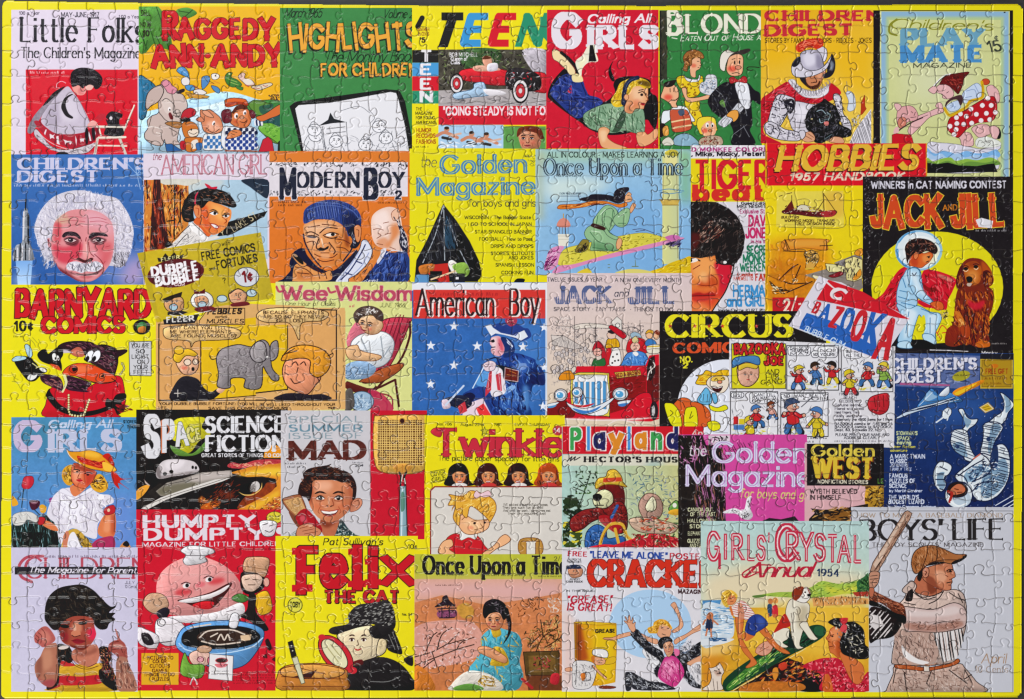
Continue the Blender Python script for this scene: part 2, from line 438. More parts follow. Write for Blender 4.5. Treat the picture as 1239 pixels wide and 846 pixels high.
# yellow ground of the print and its dark inner frame
V(); part('yellow_border', 'plain yellow margin round the covers'); r('e6d808', -5, -5, PW+5, PH+5, m=.02)
part('dark_frame', 'black band inside the right margin'); r('231f22', 1052, 13, 1226, 230); r('231f22', 1100, 200, 1226, 838)
VIEW.update(F1=(1040, 610, 3.679), F2=(1070, 430, 4.45), F3=(560, 380, 6.509), F4=(325, 240, 7.08), F5=(168, 70, 7.052), F6=(165, 550, 6.697), F7=(335, 560, 8.904), F8=(20, 700, 6.22))
def portrait(x, y, rx, ry, turn=0.0, rot=0.0, dk='7a3a2a', lt='f2c8a8', red='c8483c', eye='2a1a1c', brow='3a241c', lip='a83040', teeth=0, side=1, k=1.0, lids=1):
    """painted features laid over a face already coloured: sockets, eyes, nose, mouth, cheeks, shadow side"""
    cr, sr = math.cos(math.radians(rot)), math.sin(math.radians(rot))
    def M(*uv):
        out = []
        for i in range(0, len(uv), 2):
            u, v = uv[i], uv[i+1]; u = u + turn*.3*(1-u*u*.6); X, Y = u*rx, v*ry
            out.append((x + X*cr - Y*sr, y + X*sr + Y*cr))
        return out
    s = min(rx, ry)
    def blob(c, u, v, a, b, al):
        cx, cy = M(u, v)[0]; e(c, cx, cy, a*rx, b*ry, rot, a=al*(.5 if c == dk else .85), soft=.10*s)
    blob(dk, side*.85, .1, .28, .7, .6); blob(dk, side*.5, .8, .4, .25, .45); blob(lt, -side*.3, -.55, .4, .25, .6); blob(dk, 0, .98, .6, .1, .5)
    for q in (-1, 1):
        blob(dk, q*.42, -.12, .27, .15, .55); blob(red, q*.52, .3, .24, .2, .55)
        blob(lt, q*.42, .14, .16, .08, .5)
        p('efe6e0', M(q*.42-.2, -.06, q*.42, -.17, q*.42+.2, -.06, q*.42, .02), b=0); cx, cy = M(q*.42 + turn*.05, -.075)[0]; e(eye, cx, cy, .1*s, .11*s); e('f4f0ec', cx-.03*s, cy-.04*s, .03*s)
        if lids: l(eye, .075*s*k, M(q*.42-.23, -.05, q*.42, -.19, q*.42+.23, -.05), tp=2); l(dk, .04*s*k, M(q*.42-.18, .04, q*.42, .08, q*.42+.18, .03))
        l(brow, .12*s*k, M(q*.42-.27, -.27, q*.42-.02, -.37, q*.42+.28, -.29), tp=2)
    blob(dk, side*.16, .1, .12, .26, .5); l(lt, .1*s, M(-side*.03, -.12, -side*.02, .2), a=.7); l(dk, .05*s*k, M(side*.12, -.05, side*.2, .26, side*.05, .31), a=.9); l(eye, .06*s*k, M(-.12, .29, -.06, .33), a=.9); l(eye, .06*s*k, M(.06, .33, .13, .29), a=.9)
    if teeth:
        p('5a1818', M(-.4, .5, 0, .56, .4, .48, .25, .72, 0, .78, -.25, .72), b=0); p('f0e8e2', M(-.36, .52, 0, .57, .36, .5, .26, .64, 0, .68, -.26, .65), b=0); l(lip, .07*s*k, M(-.42, .49, 0, .55, .42, .47)); l(lip, .08*s*k, M(-.28, .72, 0, .8, .28, .71))
    else:
        p(lip, M(-.3, .58, -.1, .52, 0, .55, .1, .52, .3, .57, .1, .66, 0, .68, -.1, .66), b=0); l(eye, .035*s*k, M(-.32, .58, 0, .6, .32, .57), a=.8); l(lt, .05*s, M(-.12, .74, .12, .74), a=.5)
    l(dk, .05*s*k, M(-.42, .34, -.52, .56, -.46, .66), a=.6); l(dk, .05*s*k, M(.42, .34, .52, .56, .46, .66), a=.6)
VIEW.update(G1=(846, 695, 5.918), G2=(796, 55, 6.664), G3=(28, 78, 7.423), G4=(650, 220, 6.521), G5=(12, 408, 6.883), G6=(680, 720, 7.171), G7=(928, 220, 5.287), G8=(662, 380, 6.129))
VIEW.update(H1=(36, 225, 6.993), H2=(834, 240, 6.043), H3=(921, 46, 6.507), H4=(1070, 80, 6.221), H5=(1045, 275, 5.456), H6=(14, 540, 6.714), H7=(174, 215, 8.098), H8=(660, 55, 6.664), J1=(700, 400, 6.195), J2=(480, 490, 4.232))
def pk(col, s, w): p(col, s, K, w, b=0)
def pb(col, s): p(col, s, b=0)
def pc(col, s): p(col, s, c=0)
# ---- first row
cv('lavender cover of a girl in a grey dress beside a toy chair on a red square', 14, 12, 169, 190, 'dccfdf', 'A1')
TL('6a6070', 14, .14, '85 66 175 100 a Year', '525 82 620 1.00 a Year'); TL('3a3640', 20, .14, '270 76 438 MAY-JUNE, 1917')
sub('title'); T("Little Folks", 88, 184, 640, 188, 106, '27252b', w=.17, n=.05, sf=.045, sp=.1)
sub('subtitle'); T("The Children's Magazine", 92, 256, 622, 258, 46, '2c2a30', w=.13, n=.06, sf=.03, sp=.08)
sub('red_square'); r('d31f2f', 115, 308, 608, 695, m=.06); fine('f0d0d0', 135, 326, 285, 12)
V(*VIEW['G3']); MODEL[0] = .1; K = '242024'
sub('person', 'girl with black bobbed hair in a grey dress'); p('8a808c', '40 600 60 530 110 450 180 370 250 300 340 230 350 260 250 380 160 480 100 600 60 625', m=.3, b=0); p(K, '180 370 260 270 330 220 380 200 330 250 220 350', m=.3, b=0); p('c4b8c8', '330 260 400 200 450 250 520 350 600 520 570 570 550 620 480 640 330 630 250 600 160 510 220 390', m=.06, b=0); p('a89cae', '200 450 300 330 340 400 300 580 220 560', a=.7, soft=20); p('dcd2de', '320 380 420 300 480 360 500 480 380 520', a=.6, soft=20)
p(K, '345 380 370 310 420 275 455 270 400 310 385 370 410 440 450 475 440 490 390 470 360 430', m=.2, b=0); ls('6a6068', 3.5, '460 280 520 350 560 440 600 520', '480 300 500 420 560 500', '250 400 200 500', '300 480 280 620', '420 540 460 600', '240 360 330 350'); ls('f0c0c8', 5, '300 210 310 170 350 155 385 170', '300 210 330 215')
p('a82434', '100 520 140 510 200 560 290 620 420 630 560 610 640 560 690 580 680 640 640 690 540 745 430 755 330 720 250 690 160 600', m=.1, b=0); p('8a1c2c', '560 620 640 560 690 590 660 680 600 710', a=.8, soft=8)
for q in ('190 620 205 585 215 590 200 640', '240 625 270 640 290 625 275 650 285 670 262 662 245 672', '300 650 320 645 325 700 335 725 305 715', '360 675 400 690 430 690 440 700 425 725 415 705 390 705 380 725 375 695', '470 640 485 680 480 735 472 690', '510 670 550 665 545 700 530 690 520 705', '590 600 605 640 615 690 600 690 590 640', '640 580 655 620 650 650'): p('e4d8dc', q, c=0)
pb(K, '560 590 580 570 590 640 580 720 560 700'); pb(K, '620 570 640 565 650 640 640 690 620 640'); p('c8bcc4', '100 600 130 590 200 680 260 740 360 770 480 755 640 710 630 750 560 800 420 810 330 790 240 760 160 700 110 650', m=.1, b=0, o=K, w=3); dabs('6a6068 e8e0e4 3a343a', '110 620 250 720 400 780 620 730 560 795 380 805 220 750', 90, 40, 4, 30, 40); pb(K, '310 795 380 790 420 825 300 828'); l('dcd0d4', 5, '130 600 200 670 300 730 430 765 560 750 640 705')
pb('e89a90', '440 190 480 180 550 210 565 250 540 278 490 275 455 240'); p('d87070', '500 220 550 225 545 270 500 265', a=.7, soft=8); p(K, '425 130 440 70 490 38 560 32 640 50 700 100 715 150 690 210 650 225 620 190 560 195 540 220 500 190 470 200 440 200', m=.2, b=0); dabs('4a444a 0e0c0e', '430 140 480 50 640 55 710 150 650 210 520 190', 70, 40, 6, 20, 60); pb('e8b4a8', '560 200 600 185 635 200 610 232 570 230'); pb('e8a49c', '580 545 620 505 660 520 670 550 620 570 590 565'); ls('8a3a3a', 5, '640 500 680 460 700 455', '660 540 690 520'); p('c02a38', '660 480 690 445 740 455 720 500 690 510', b=0, m=.1)
sub('toy_chair'); ls('e6dccc', 20, '665 560 920 568', '680 660 920 655', c=0); ls('e6dccc', 14, '640 730 930 735', '680 560 700 640', '885 640 1000 370', c=0); ls('cfc4b8', 24, '670 670 645 810', '870 670 925 815', c=0); ls('8a7a6c', 4, '675 575 915 582', '690 675 910 670', '665 690 645 810', '895 640 1005 380')
sub('toy_bear'); p(K, '750 460 790 425 840 430 875 440 885 460 865 500 870 550 890 560 900 640 740 640 740 580 760 550 745 500', m=.25, b=0); dabs('56525a 0c0a0c', '750 450 870 440 880 640 745 640', 50, 24, 5); e('d8d0d4', 790, 485, 14, 16); e(K, 875, 462, 18, 20); l('c83040', 8, '740 480 760 500'); ls('e6dccc', 14, '680 562 920 566', c=0)

cv('orange comic cover of cartoon animals and a child round a blue pond', 168, 8, 340, 187, 'e8b312', 'A1', g=('e9a91a', 90))
sub('palm'); p('4f8a38', '612 25 690 25 735 90 760 210 720 215 680 195 640 235 612 215', m=.2); p('4f8a38', '780 45 830 35 870 60 820 85 790 70')
for a in ('690 30 720 120 745 220', '650 180 640 225', '690 160 715 215', '612 130 650 220', '790 50 840 58', '810 80 850 45', '660 120 690 215', '640 200 630 150'): l('244a1c', 4, a)
T("DELL", 622, 70, 665, 70, 24, '2a2a18', w=.16); TL('2a2a18', 18, .16, '620 118 666 NO 36'); T("10", 632, 160, 660, 160, 24, '2a2a18', w=.2)
sub('title'); T("RAGGEDY", 716, 166, 1210, 168, 78, 'cb2029', w=.27, n=.18, sf=.05, o='6a1a10', ow=3, j=.25, sp=.06); T("R", 716, 165, 790, 165, 108, 'cb2029', w=.24, n=.15, sf=.05, o='6a1a10', ow=3)
T("ANN*ANDY", 668, 290, 1245, 282, 80, 'cb2029', w=.27, n=.18, sf=.05, o='6a1a10', ow=3, j=.2, sp=.06)
sub('pond'); p('a9cbe0', '612 520 700 480 860 430 1000 405 1140 440 1240 470 1240 690 612 690', m=.08); p('c8dcea', '700 520 900 470 1050 450 1100 600 800 660')
p('2d6f94', '612 345 650 350 690 390 660 440 640 520 612 510', o='1c2a30', w=3)
p('6f9a38', '1150 560 1240 545 1240 630 1190 620', o='2a3a18', w=3); p('3f7a3a', '1090 460 1150 445 1240 450 1240 540 1180 540 1110 500', o='2a3a18', w=3); p('2a5a60', '1140 540 1240 470 1240 560 1180 600')
V(*VIEW['F5']); MODEL[0] = .06; K = '2e2422'
p('5f8a3a', '940 400 980 365 1050 370 1100 390 1140 400 1120 480 1010 490 960 440', o='2a3a18', w=5, b=0); pb('2f5c48', '1030 420 1110 400 1150 400 1130 470 1050 480'); p('6fae3c', '1020 600 1060 560 1140 560 1210 580 1210 730 1130 690 1060 650', o='2a3a18', w=5, b=0); pb('2a5450', '1070 560 1210 500 1210 590 1130 560'); dabs('3f7a2c 8ac050', '1030 600 1200 580 1200 700 1100 660', 30, 30, 7)
sub('elephant'); pk('c4aea6', '80 600 75 540 110 500 160 480 200 440 300 480 380 480 350 600 330 700 350 740 240 740 220 700 200 750 130 745 60 700 50 650', 5); pk('c9b4ac', '175 250 200 235 250 260 330 300 380 320 415 390 410 440 370 500 350 560 300 560 240 540 200 500 170 440', 5); pk('bfa8a0', '60 420 65 350 90 290 150 245 190 240 215 280 200 330 165 380 110 410 75 440', 6); pb('d4c2ba', '200 380 240 350 290 380 310 440 290 480 230 470'); ls(K, 5, '200 370 240 350 300 400 310 450', '190 640 200 700 240 740', '260 600 330 640', '60 700 120 720', '310 450 330 500 380 540', '110 500 90 580', '300 480 360 470', '310 500 355 500'); pb('6a2024', '255 480 275 470 295 520 270 525'); e('1c1412', 300, 465, 8, 8); e('f4ecec', 262, 440, 12, 18, 10); e('1c1412', 266, 446, 6, 9); pk('d88a9c', '190 220 220 190 260 200 290 240 330 270 300 310 250 300 230 270', 4); pk('d88a9c', '200 215 240 190 260 225 220 250', 3); pb('2a2024', '320 290 385 265 390 290 340 310')
p('2a5c9a', '225 740 280 735 380 800 240 806', o=K, w=4, c=0); ls('f0e8e0', 5, '70 600 120 590 200 610', '150 640 190 650')
sub('bird', 'blue capped bird running above the pond'); pk('4f90c8', '325 110 350 82 390 85 420 120 435 180 420 190 395 160 370 150 340 130', 4); pk('e4dcd8', '370 180 410 165 435 190 430 230 390 240 365 215', 4); pk('4f90c8', '400 240 460 235 480 270 440 285 405 270', 4); pk('e4dcd8', '470 280 530 270 580 300 540 320 480 310', 4); l(K, 10, '305 155 370 205', tp=2); l('8a2a34', 10, '470 240 510 265'); ls('8ab8e0', 5, '345 100 400 130', '360 90 420 150')
pk('c8903a', '400 300 480 310 600 330 560 350 460 345', 3); ls(K, 4, '540 340 600 355', '420 310 440 350 500 360')
sub('duck'); pk('4f86bc', '535 200 545 165 590 155 610 180 590 230 545 270', 4); pk('eee6de', '620 145 660 135 690 155 670 185 630 185', 4); pk('4f86bc', '620 240 670 250 695 280 680 305 640 280', 4); ls('d8862c', 7, '640 200 690 220', '650 225 600 220'); e('1c1412', 655, 155, 5, 6); ls(K, 4, '560 170 590 210', '600 200 640 220')
sub('frog'); pk('3f7a34', '735 170 760 130 800 130 790 165 840 190 880 230 850 250 790 250 750 220', 4); pk('3f7a34', '830 240 890 255 880 280 840 265', 3); ls('a8c060', 5, '760 180 840 210', '780 210 850 235'); e('e0e0a8', 775, 140, 8, 8)
sub('mouse'); pk('dcb8ac', '850 165 880 130 910 140 905 175 960 190 990 230 930 240 890 210', 4); pb('e4d8cc', '890 190 950 185 975 220 920 230'); l('c8502c', 8, '910 235 940 250'); pk('dccab0', '960 250 1040 230 1120 215 1140 235 1060 270 1020 280', 4); ls('a83a2c', 5, '1060 235 1080 245 1100 240', '980 260 1030 265'); dabs('4a3428 a8642c 2a2420', '1100 320 1200 310 1200 380 1130 360', 40, 22, 7)
sub('rabbit'); pk('a8703c', '225 560 290 545 360 555 375 580 340 605 280 590', 4); pk('c8702c', '370 570 420 545 480 560 510 610 500 670 420 690 385 660', 4); pk('e8d4c0', '420 630 470 610 510 620 500 665 440 675', 3); pk('c8702c', '395 690 470 680 560 690 540 740 480 800 410 800 395 740', 4); pb('e4d8cc', '450 720 500 700 510 760 460 780'); pk('b82430', '365 490 390 450 440 430 485 450 480 490 420 520 365 530', 5); pb('1c1a1e', '360 525 430 515 440 545 370 548'); e('1c1412', 450, 615, 6, 10); l(K, 4, '430 640 470 655 500 640'); pk('3a6aa8', '490 735 540 730 535 780 500 790', 3); pk('b82430', '355 720 395 715 400 780 360 780', 3)
sub('pig', 'smiling pink piglet in a blue checked smock'); pk('d4825c', '530 520 525 450 560 450 610 445 660 480 700 520 720 600 690 640 620 650 560 630 540 580', 5); pk('e09a78', '540 460 590 455 640 510 580 500', 4); pk('d4825c', '490 530 530 505 560 540 530 550', 4); p('f0b498', '580 560 640 540 700 600 650 630 600 620', a=.8, soft=14); e('f4ecec', 640, 560, 12, 20, 20); e('1c1412', 644, 566, 6, 12, 20); ls(K, 5, '590 620 640 640 690 610', '575 600 600 615', '560 500 560 540'); pk('e8e4e4', '560 660 640 655 720 650 725 780 640 790 550 780', 4)
for i in range(7):
    for j in range(4):
        if (i+j) % 2: p('3f74b0', [(560+i*24, 672+j*26+i*-1), (584+i*24, 671+j*26), (584+i*23, 696+j*26), (560+i*24, 697+j*26)], b=0)
sub('person', 'smiling child in an orange cap and blue checked shirt'); pk('e4e4e8', '720 600 800 590 900 580 1000 610 990 700 1010 780 730 780', 4)
for i in range(11):
    for j in range(7):
        x, y = 735+i*25+(j % 2)*4, 605+j*26
        if (i+j) % 2 and x < 990 and y < 770: p('26408a' if j > 1 else '1c2444', [(x, y), (x+23, y-4), (x+25, y+22), (x+2, y+26)], b=0)
for i in range(5): p('26305a' if i % 2 else 'e4e4e8', [(985+i*14, 540-i*3), (1000+i*14, 535), (1005+i*14, 575), (990+i*14, 580)], b=0)
pk('cf7242', '790 500 800 460 860 430 930 440 955 490 955 550 920 595 860 600 810 580 780 550', 5); p('e08c5c', '820 470 880 450 930 500 880 540 820 520', a=.8, soft=14); p('6a2430', '705 480 730 445 780 445 790 490 790 540 760 560 720 550', o=K, w=4, m=.2); p('6a2430', '950 450 980 455 1000 500 970 520 950 490', o=K, w=4); pb('5a2a1c', '800 460 840 410 900 400 930 430 880 440 840 450 810 480'); pk('d8602c', '735 390 740 360 800 345 880 350 920 365 930 410 860 400 790 420 750 420', 5); pb('a83a1c', '740 395 830 375 925 390 925 410 840 395 750 420')
e('f4ecec', 832, 497, 16, 24, 10); e('1c1412', 838, 502, 8, 13); e('f4ecec', 905, 470, 14, 22, 10); e('1c1412', 908, 476, 7, 12); e('e09468', 880, 510, 18, 14, o=K, w=3); ls('3a1410', 6, '860 545 900 555 930 530', tp=2); ls(K, 5, '815 465 845 460', '890 440 920 440'); e('c8402c', 830, 548, 20, 12, a=.5, soft=8); pk('d8804c', '750 680 780 630 830 615 870 625 880 655 830 680 760 695', 4); ls(K, 4, '790 650 820 660', '800 630 840 640')
pk('cf6a34', '1000 510 1080 480 1210 400 1210 480 1120 520 1050 545', 4); p('c02434', '1030 790 1060 700 1105 675 1140 710 1155 800 1020 806', o=K, w=4, c=0); pc('1c2420', '1190 720 1213 700 1213 806 1185 806'); l('a84a2c', 12, '740 795 1010 800')
V(*VIEW['A1'])

cv('green cover with jumbled orange letters above a white drawing of a playhouse', 339, 10, 500, 190, '3f8447', 'A2', m=.06)
sub('handwriting'); T("March 1965", 52, 78, 215, 78, 40, '1c2a1e', w=.08, it=.3, sp=.05); T("Volume 20", 485, 80, 640, 80, 36, '1c2a1e', w=.08, it=.3, sp=.05); T("The Monthly Book", 222, 278, 630, 272, 50, '1c2a1e', w=.07, it=.3, sp=.04)
sub('title'); T("HIGHLIGHTS", 72, 216, 642, 206, 96, 'e9a53c', w=.19, j=.45, sp=.1, sh=('1f2a1e', -5, 7), o='1f2a1e', ow=2); T("FOR CHILDREN", 212, 334, 640, 330, 48, 'e9a53c', w=.19, j=.4, sp=.1, sh=('1f2a1e', -4, 5), o='1f2a1e', ow=1.5)
sub('drawing_panel'); pc('1d201f', '75 470 100 450 500 395 560 400 585 450 615 610 640 690 130 690 110 600 90 520'); pc('e4e2e6', '100 480 115 465 250 455 520 407 545 412 555 440 585 560 605 690 140 690 125 600')
sub('playhouse'); pc('24262a', '205 556 245 530 255 498 272 525 325 540 262 545'); ls('4a4c52', 2.5, '220 560 228 620 240 690', '325 540 335 690', '240 570 320 560', '238 590 322 582')
for cx, cy in ((280, 625), (190, 600), (470, 560), (500, 610), (410, 640), (185, 575)):
    e('eeecf0', cx, cy, 30, 26, o='55575e', w=2.5); face(cx, cy-3, 20, .2, c='44464c', lip='44464c'); ls('55575e', 2, [(cx-30, cy+25), (cx-45, cy+60), (cx-20, cy+85)], [(cx+28, cy+22), (cx+48, cy+70)], [(cx-25, cy-15), (cx-5, cy-38), (cx+25, cy-15)])
dabs('7a7c84 55575e', '150 640 330 600 580 560 600 680 150 690', 70, 26, 2.2)
ls('6a6c74', 2, '300 490 380 470 430 500', '430 490 450 520 430 545', '540 650 600 620', '550 600 590 570', '160 560 190 560 200 580')

cv('yellow teen magazine cover with a red roadster and a red headline band', 499, 8, 663, 181, 'ecdc22', 'A2')
sub('title')
T("T", 690, 192, 830, 192, 118, '252424', w=.3, it=.28, cap=False); l('252424', 22, '660 80 640 118', c=0)
for ch, x, c in (('E', 825, '3f95d0'), ('E', 948, 'd32432'), ('N', 1075, '2f8f6c')): T(ch, x, 192, x+112, 192, 118, c, w=.27, it=.28)
pc('2f8f6c', '1180 75 1240 75 1220 195 1180 150')
sub('small_text'); TL('8a4a28', 14, .14, '640 138 692 NOVEMBER', '642 158 690 35 CENTS'); T("'5", 648, 188, 675, 188, 20, '3a3020', w=.2)
sub('letter_blocks')
for y0, y1, c, ch in ((222, 278, '252424', 'T'), (278, 338, '4a9ad2', 'E'), (338, 402, 'd32432', 'E'), (402, 458, '2f8f6c', 'N')): r(c, 616, y0, 732, y1); T(ch, 648, y1-10, 708, y1-10, 42, 'e8e4e8', w=.24)
sub('small_text'); TL('33301c', 13, .14, '632 488 660 THE', '630 507 708 MAGAZINE', '632 527 715 FOR YOUNG', '632 548 718 AMERICANS'); TL('a8541c', 17, .17, '634 584 700 HUMOR', '634 608 718 RECORDS', '634 634 720 FASHIONS'); fine('33301c', 632, 652, 690, 8)
sub('photograph'); r('4a463c', 732, 220, 1208, 468, m=.5); p('3d5a34', '830 222 1000 222 980 300 860 310', m=.5); p('b8b0b8', '1100 225 1208 225 1208 330 1160 330', m=.3); p('b0a8a8', '732 400 1208 390 1208 468 732 468', c=0, m=.1)
dabs('23211e 6a7a48 8a8a70 151414', '735 225 1130 225 1120 330 735 400', 160, 22, 5); dabs('8a8286 c8c0c4 4a464a', '740 420 1200 468', 60, 40, 3, 0, 15)
TL('e8e4e8', 16, .14, '780 250 905 BOB MITCHELL', '786 268 860 Queen of', '786 284 826 Clubs')
sub('red_roadster'); p('d02a34', '835 310 960 300 1080 320 1200 325 1208 400 1180 410 1060 380 980 378 900 365 830 350', o='5a1018', w=3, m=.06)
p('2a2628', '1030 320 1070 300 1130 310 1180 340 1170 400 1040 395', m=.5); dabs('c8c4c8 8a868a 151414 d02a34', '1030 320 1180 400', 60, 20, 4)
for cx, cy, rr in ((812, 370, 46), (1093, 402, 56)): e('201d1e', cx, cy, rr*.66, rr); e('e6e0e0', cx, cy, rr*.56, rr*.84); e('2a2424', cx, cy, rr*.4, rr*.62); e('c03038', cx, cy, rr*.34, rr*.52); e('d8d0d0', cx, cy, rr*.14, rr*.2)
sub('person', 'driver leaning out of the red roadster'); p('d79a80', '925 255 960 250 968 285 940 300', m=.1); p('5a3020', '925 262 940 246 965 256 950 262'); p('e0a890', '885 295 930 290 960 310 990 300 1000 312 900 315'); p('ded8e0', '950 285 990 280 990 310 950 315')
sub('person', 'mechanic in light blue overalls lying under the car'); p('a8c4de', '800 415 880 395 890 370 930 365 945 400 960 420 880 430 810 438', o='3a5a78', w=2.5); p('e4dee2', '930 395 1000 400 1030 415 960 425')
sub('headline_band'); r('d02535', 732, 468, 1212, 552); T('"GOING STEADY IS NOT FOR ME', 752, 508, 1285, 506, 34, 'f2dce0', w=.2, sp=.1)
fine('8a1a26', 800, 530, 860, 10)
sub('photograph'); r('a9cbe6', 732, 552, 1018, 655, m=.06)
for x0, y0 in ((760, 580), (870, 600), (935, 605)): e('c98a6a', x0+8, y0-8, 12); l('c9866a', 14, [(x0-35, y0+20), (x0, y0+6), (x0+55, y0+28)]); l('33302e', 12, [(x0-10, y0+28), (x0+25, y0+35)]); l('d8b09a', 9, [(x0+20, y0+20), (x0+70, y0+10)]); e('3a2a20', x0+8, y0-14, 11, 7)
dabs('f0f0f4 d8e4ee', '740 625 1010 655', 30, 30, 5, 0, 20)
sub('photograph'); r('5f9a50', 1018, 558, 1205, 658, m=.1)
sub('person', 'young man with combed brown hair'); p('cf8a6a', '1085 590 1110 570 1165 572 1185 610 1170 660 1110 662 1090 630', m=.06); p('6a2c18', '1078 605 1085 568 1130 556 1180 566 1196 610 1178 612 1165 590 1120 580 1095 592', m=.2); portrait(1128, 615, 44, 48, turn=-.3, dk='8a4a30', lt='eab898'); r('d02535', 1207, 220, 1222, 660)

cv('red cover of a blonde girl in blue trousers lying on her front', 662, 12, 797, 180, 'cf2135', 'A3', m=.06)
sub('title'); T("Calling All", 250, 116, 566, 112, 40, 'f0e4e8', w=.17, it=.25, sp=.08); T("G", 72, 228, 222, 230, 150, 'e6ddE4'.lower(), w=.3, n=.24); T("IRLS", 250, 236, 612, 236, 98, 'e6dde4', w=.31, n=.24, sf=.05, sp=.05)
V(*VIEW['H8']); MODEL[0] = .14; K = '1e1a20'; sk = 'e8a878'
sub('person', 'blonde girl in a green jumper lying with crossed raised feet'); p(K, '20 400 50 310 120 220 165 190 220 240 330 380 460 460 560 390 550 320 580 270 690 250 840 280 850 380 905 430 905 610 870 690 820 600 700 700 520 725 380 690 280 620 150 530 40 440', b=0, m=.1); pb(K, '515 250 512 190 550 125 530 190 560 280 540 290'); pb('cf2135', '800 600 850 640 880 690 830 700')
p('2c3c84', '40 390 70 320 130 250 200 230 215 280 230 380 320 400 420 420 465 460 420 500 320 570 240 585 120 480', b=0, m=.06); pb('2c3c84', '220 300 300 290 320 340 345 410 280 430 230 400'); pc('cf2135', '175 378 210 320 220 395'); dabs('141c48 4a5cac 22306c', '50 390 130 250 210 250 320 400 460 460 250 580', 130, 60, 8, 50, 50); ls('101840', 6, '120 340 130 440', '210 420 215 560', '290 300 330 400', '240 430 420 440')
pk('f0d8a4', '55 50 80 35 120 55 180 120 235 190 240 230 200 240 170 200 110 140 65 110', 3); l(K, 26, '130 60 190 110 250 180 262 230', tp=0); pb('f0dca0', '215 245 250 230 290 245 305 290 260 300 222 290'); pb('ece8d0', '245 130 300 80 340 10 360 0 400 0 410 60 425 130 350 140 300 190 290 250 260 200'); p('f4ecc0', '270 140 330 100 310 160 280 200', a=.8, soft=10); pc(K, '350 130 360 0 385 0 415 130'); pc('e8e4e4', '400 0 420 0 425 60 405 60')
p('7fa282', '305 580 330 540 430 490 520 470 620 490 700 520 790 520 800 700 740 712 640 690 540 710 380 680 330 640', b=0, m=.08, o='2c4030', w=3); p('a8c4a4', '480 500 600 500 700 560 560 620', a=.6, soft=20); dabs('3f6044 b8d0b0 567a58', '310 590 430 495 700 530 790 600 780 690 540 700 350 650', 170, 50, 6, 60, 40); ls('34503a', 6, '440 500 430 600 460 680', '540 500 520 680', '700 560 710 700', '620 540 560 660'); p('2c4030', '560 660 630 520 650 580 600 690 540 700', a=.8, b=0); p(sk, '430 680 480 660 520 690 500 740 560 790 660 830 480 832 435 770', b=0, o='6a3420', w=3); p(sk, '735 715 800 700 830 720 900 670 905 740 840 800 760 812', b=0, o='6a3420', w=3); p('f4cca0', '440 700 490 690 490 760 460 780', a=.8, soft=10)
p(sk, '640 500 660 440 650 400 690 330 760 320 820 330 830 380 825 440 800 490 790 515 730 510 700 550 650 540', b=0, o='6a3420', w=3, m=.03); p('f4c8a0', '700 350 780 350 790 440 720 440', a=.8, soft=18); p('d87a50', '690 450 760 470 740 510 690 500', a=.7, soft=12); p('c8744c', '650 500 690 480 700 540 660 540', a=.7, soft=8)
p('e8c02c', '530 440 570 380 600 310 650 280 720 255 790 270 840 300 850 340 800 350 760 330 710 340 680 390 650 420 640 480 590 500 550 490', b=0, m=.08); dabs('a8801c f8e070 c89c24', '540 450 610 310 720 260 840 310 720 335 650 420 600 490', 130, 50, 6, -60, 35); l('232c48', 34, '745 262 690 280 650 330 635 400 630 470'); l('4a5a80', 5, '720 268 670 300 645 360'); p('3a2818', '740 300 790 285 840 300 845 335 800 330', a=.7, soft=6); e(sk, 655, 420, 18, 24, o='8a4a2c', w=3)
ls('3a2014', 7, '750 385 785 375 800 388', '755 365 790 358'); e('2a1c1c', 778, 400, 12, 11); e('2a1c1c', 812, 395, 6, 9); ls('8a4428', 5, '805 400 830 440 810 450'); pb('c02430', '770 470 800 465 800 485 780 485'); l('5a1418', 4, '765 475 800 474'); e('e88a6a', 740, 455, 26, 20, a=.6, soft=8)

cv('green comic cover of a tuxedoed man and a family round a woman in yellow', 798, 13, 922, 181, '377f42', 'A3', m=.08)
r('3a342e', 610, 55, 650, 400, m=.3, a=.9); r('231f22', 606, 55, 618, 742); dabs('5a4a3a 1e1c1a 6a5a40', '618 60 655 720', 40, 30, 9, 90, 30, a=.5)
sub('title'); T("BLONDIE", 652, 168, 1240, 164, 92, 'e9e6d2', w=.19, n=.08, sf=.08, sp=.06, o='5a5a3a', ow=1.5); T("B", 652, 176, 720, 174, 118, 'e9e6d2', w=.22, n=.1, sf=.07)
T("Eaten Out of House and Home", 716, 206, 1270, 198, 30, 'dfe2d0', w=.13, it=.25, sc=.72, sp=.1); l('dfe2d0', 5, '675 190 700 195')
V(*VIEW['G2']); MODEL[0] = .08; K = '2a2018'; sk = 'ecb088'
sub('person', 'woman in a spotted yellow dress carrying cups'); pk('e8c828', '220 440 330 440 340 520 360 590 300 650 250 560', 4); pk('e8c828', '150 270 200 245 240 270 330 280 345 250 365 260 360 330 330 400 280 420 240 420 235 350 180 345', 4); dabs('9a6a14', '160 280 350 270 340 640 240 600', 30, 16, 15, c=0); pk(sk, '195 350 232 350 245 420 330 420 410 400 420 430 330 450 250 460 215 420', 4); pk('e4e4e8', '210 235 240 265 320 275 335 235 345 260 320 295 240 290', 3); pk(sk, '270 130 330 90 350 150 340 190 310 210 305 260 265 240', 3); e('d8503a', 290, 165, 22, 16, a=.6, soft=6)
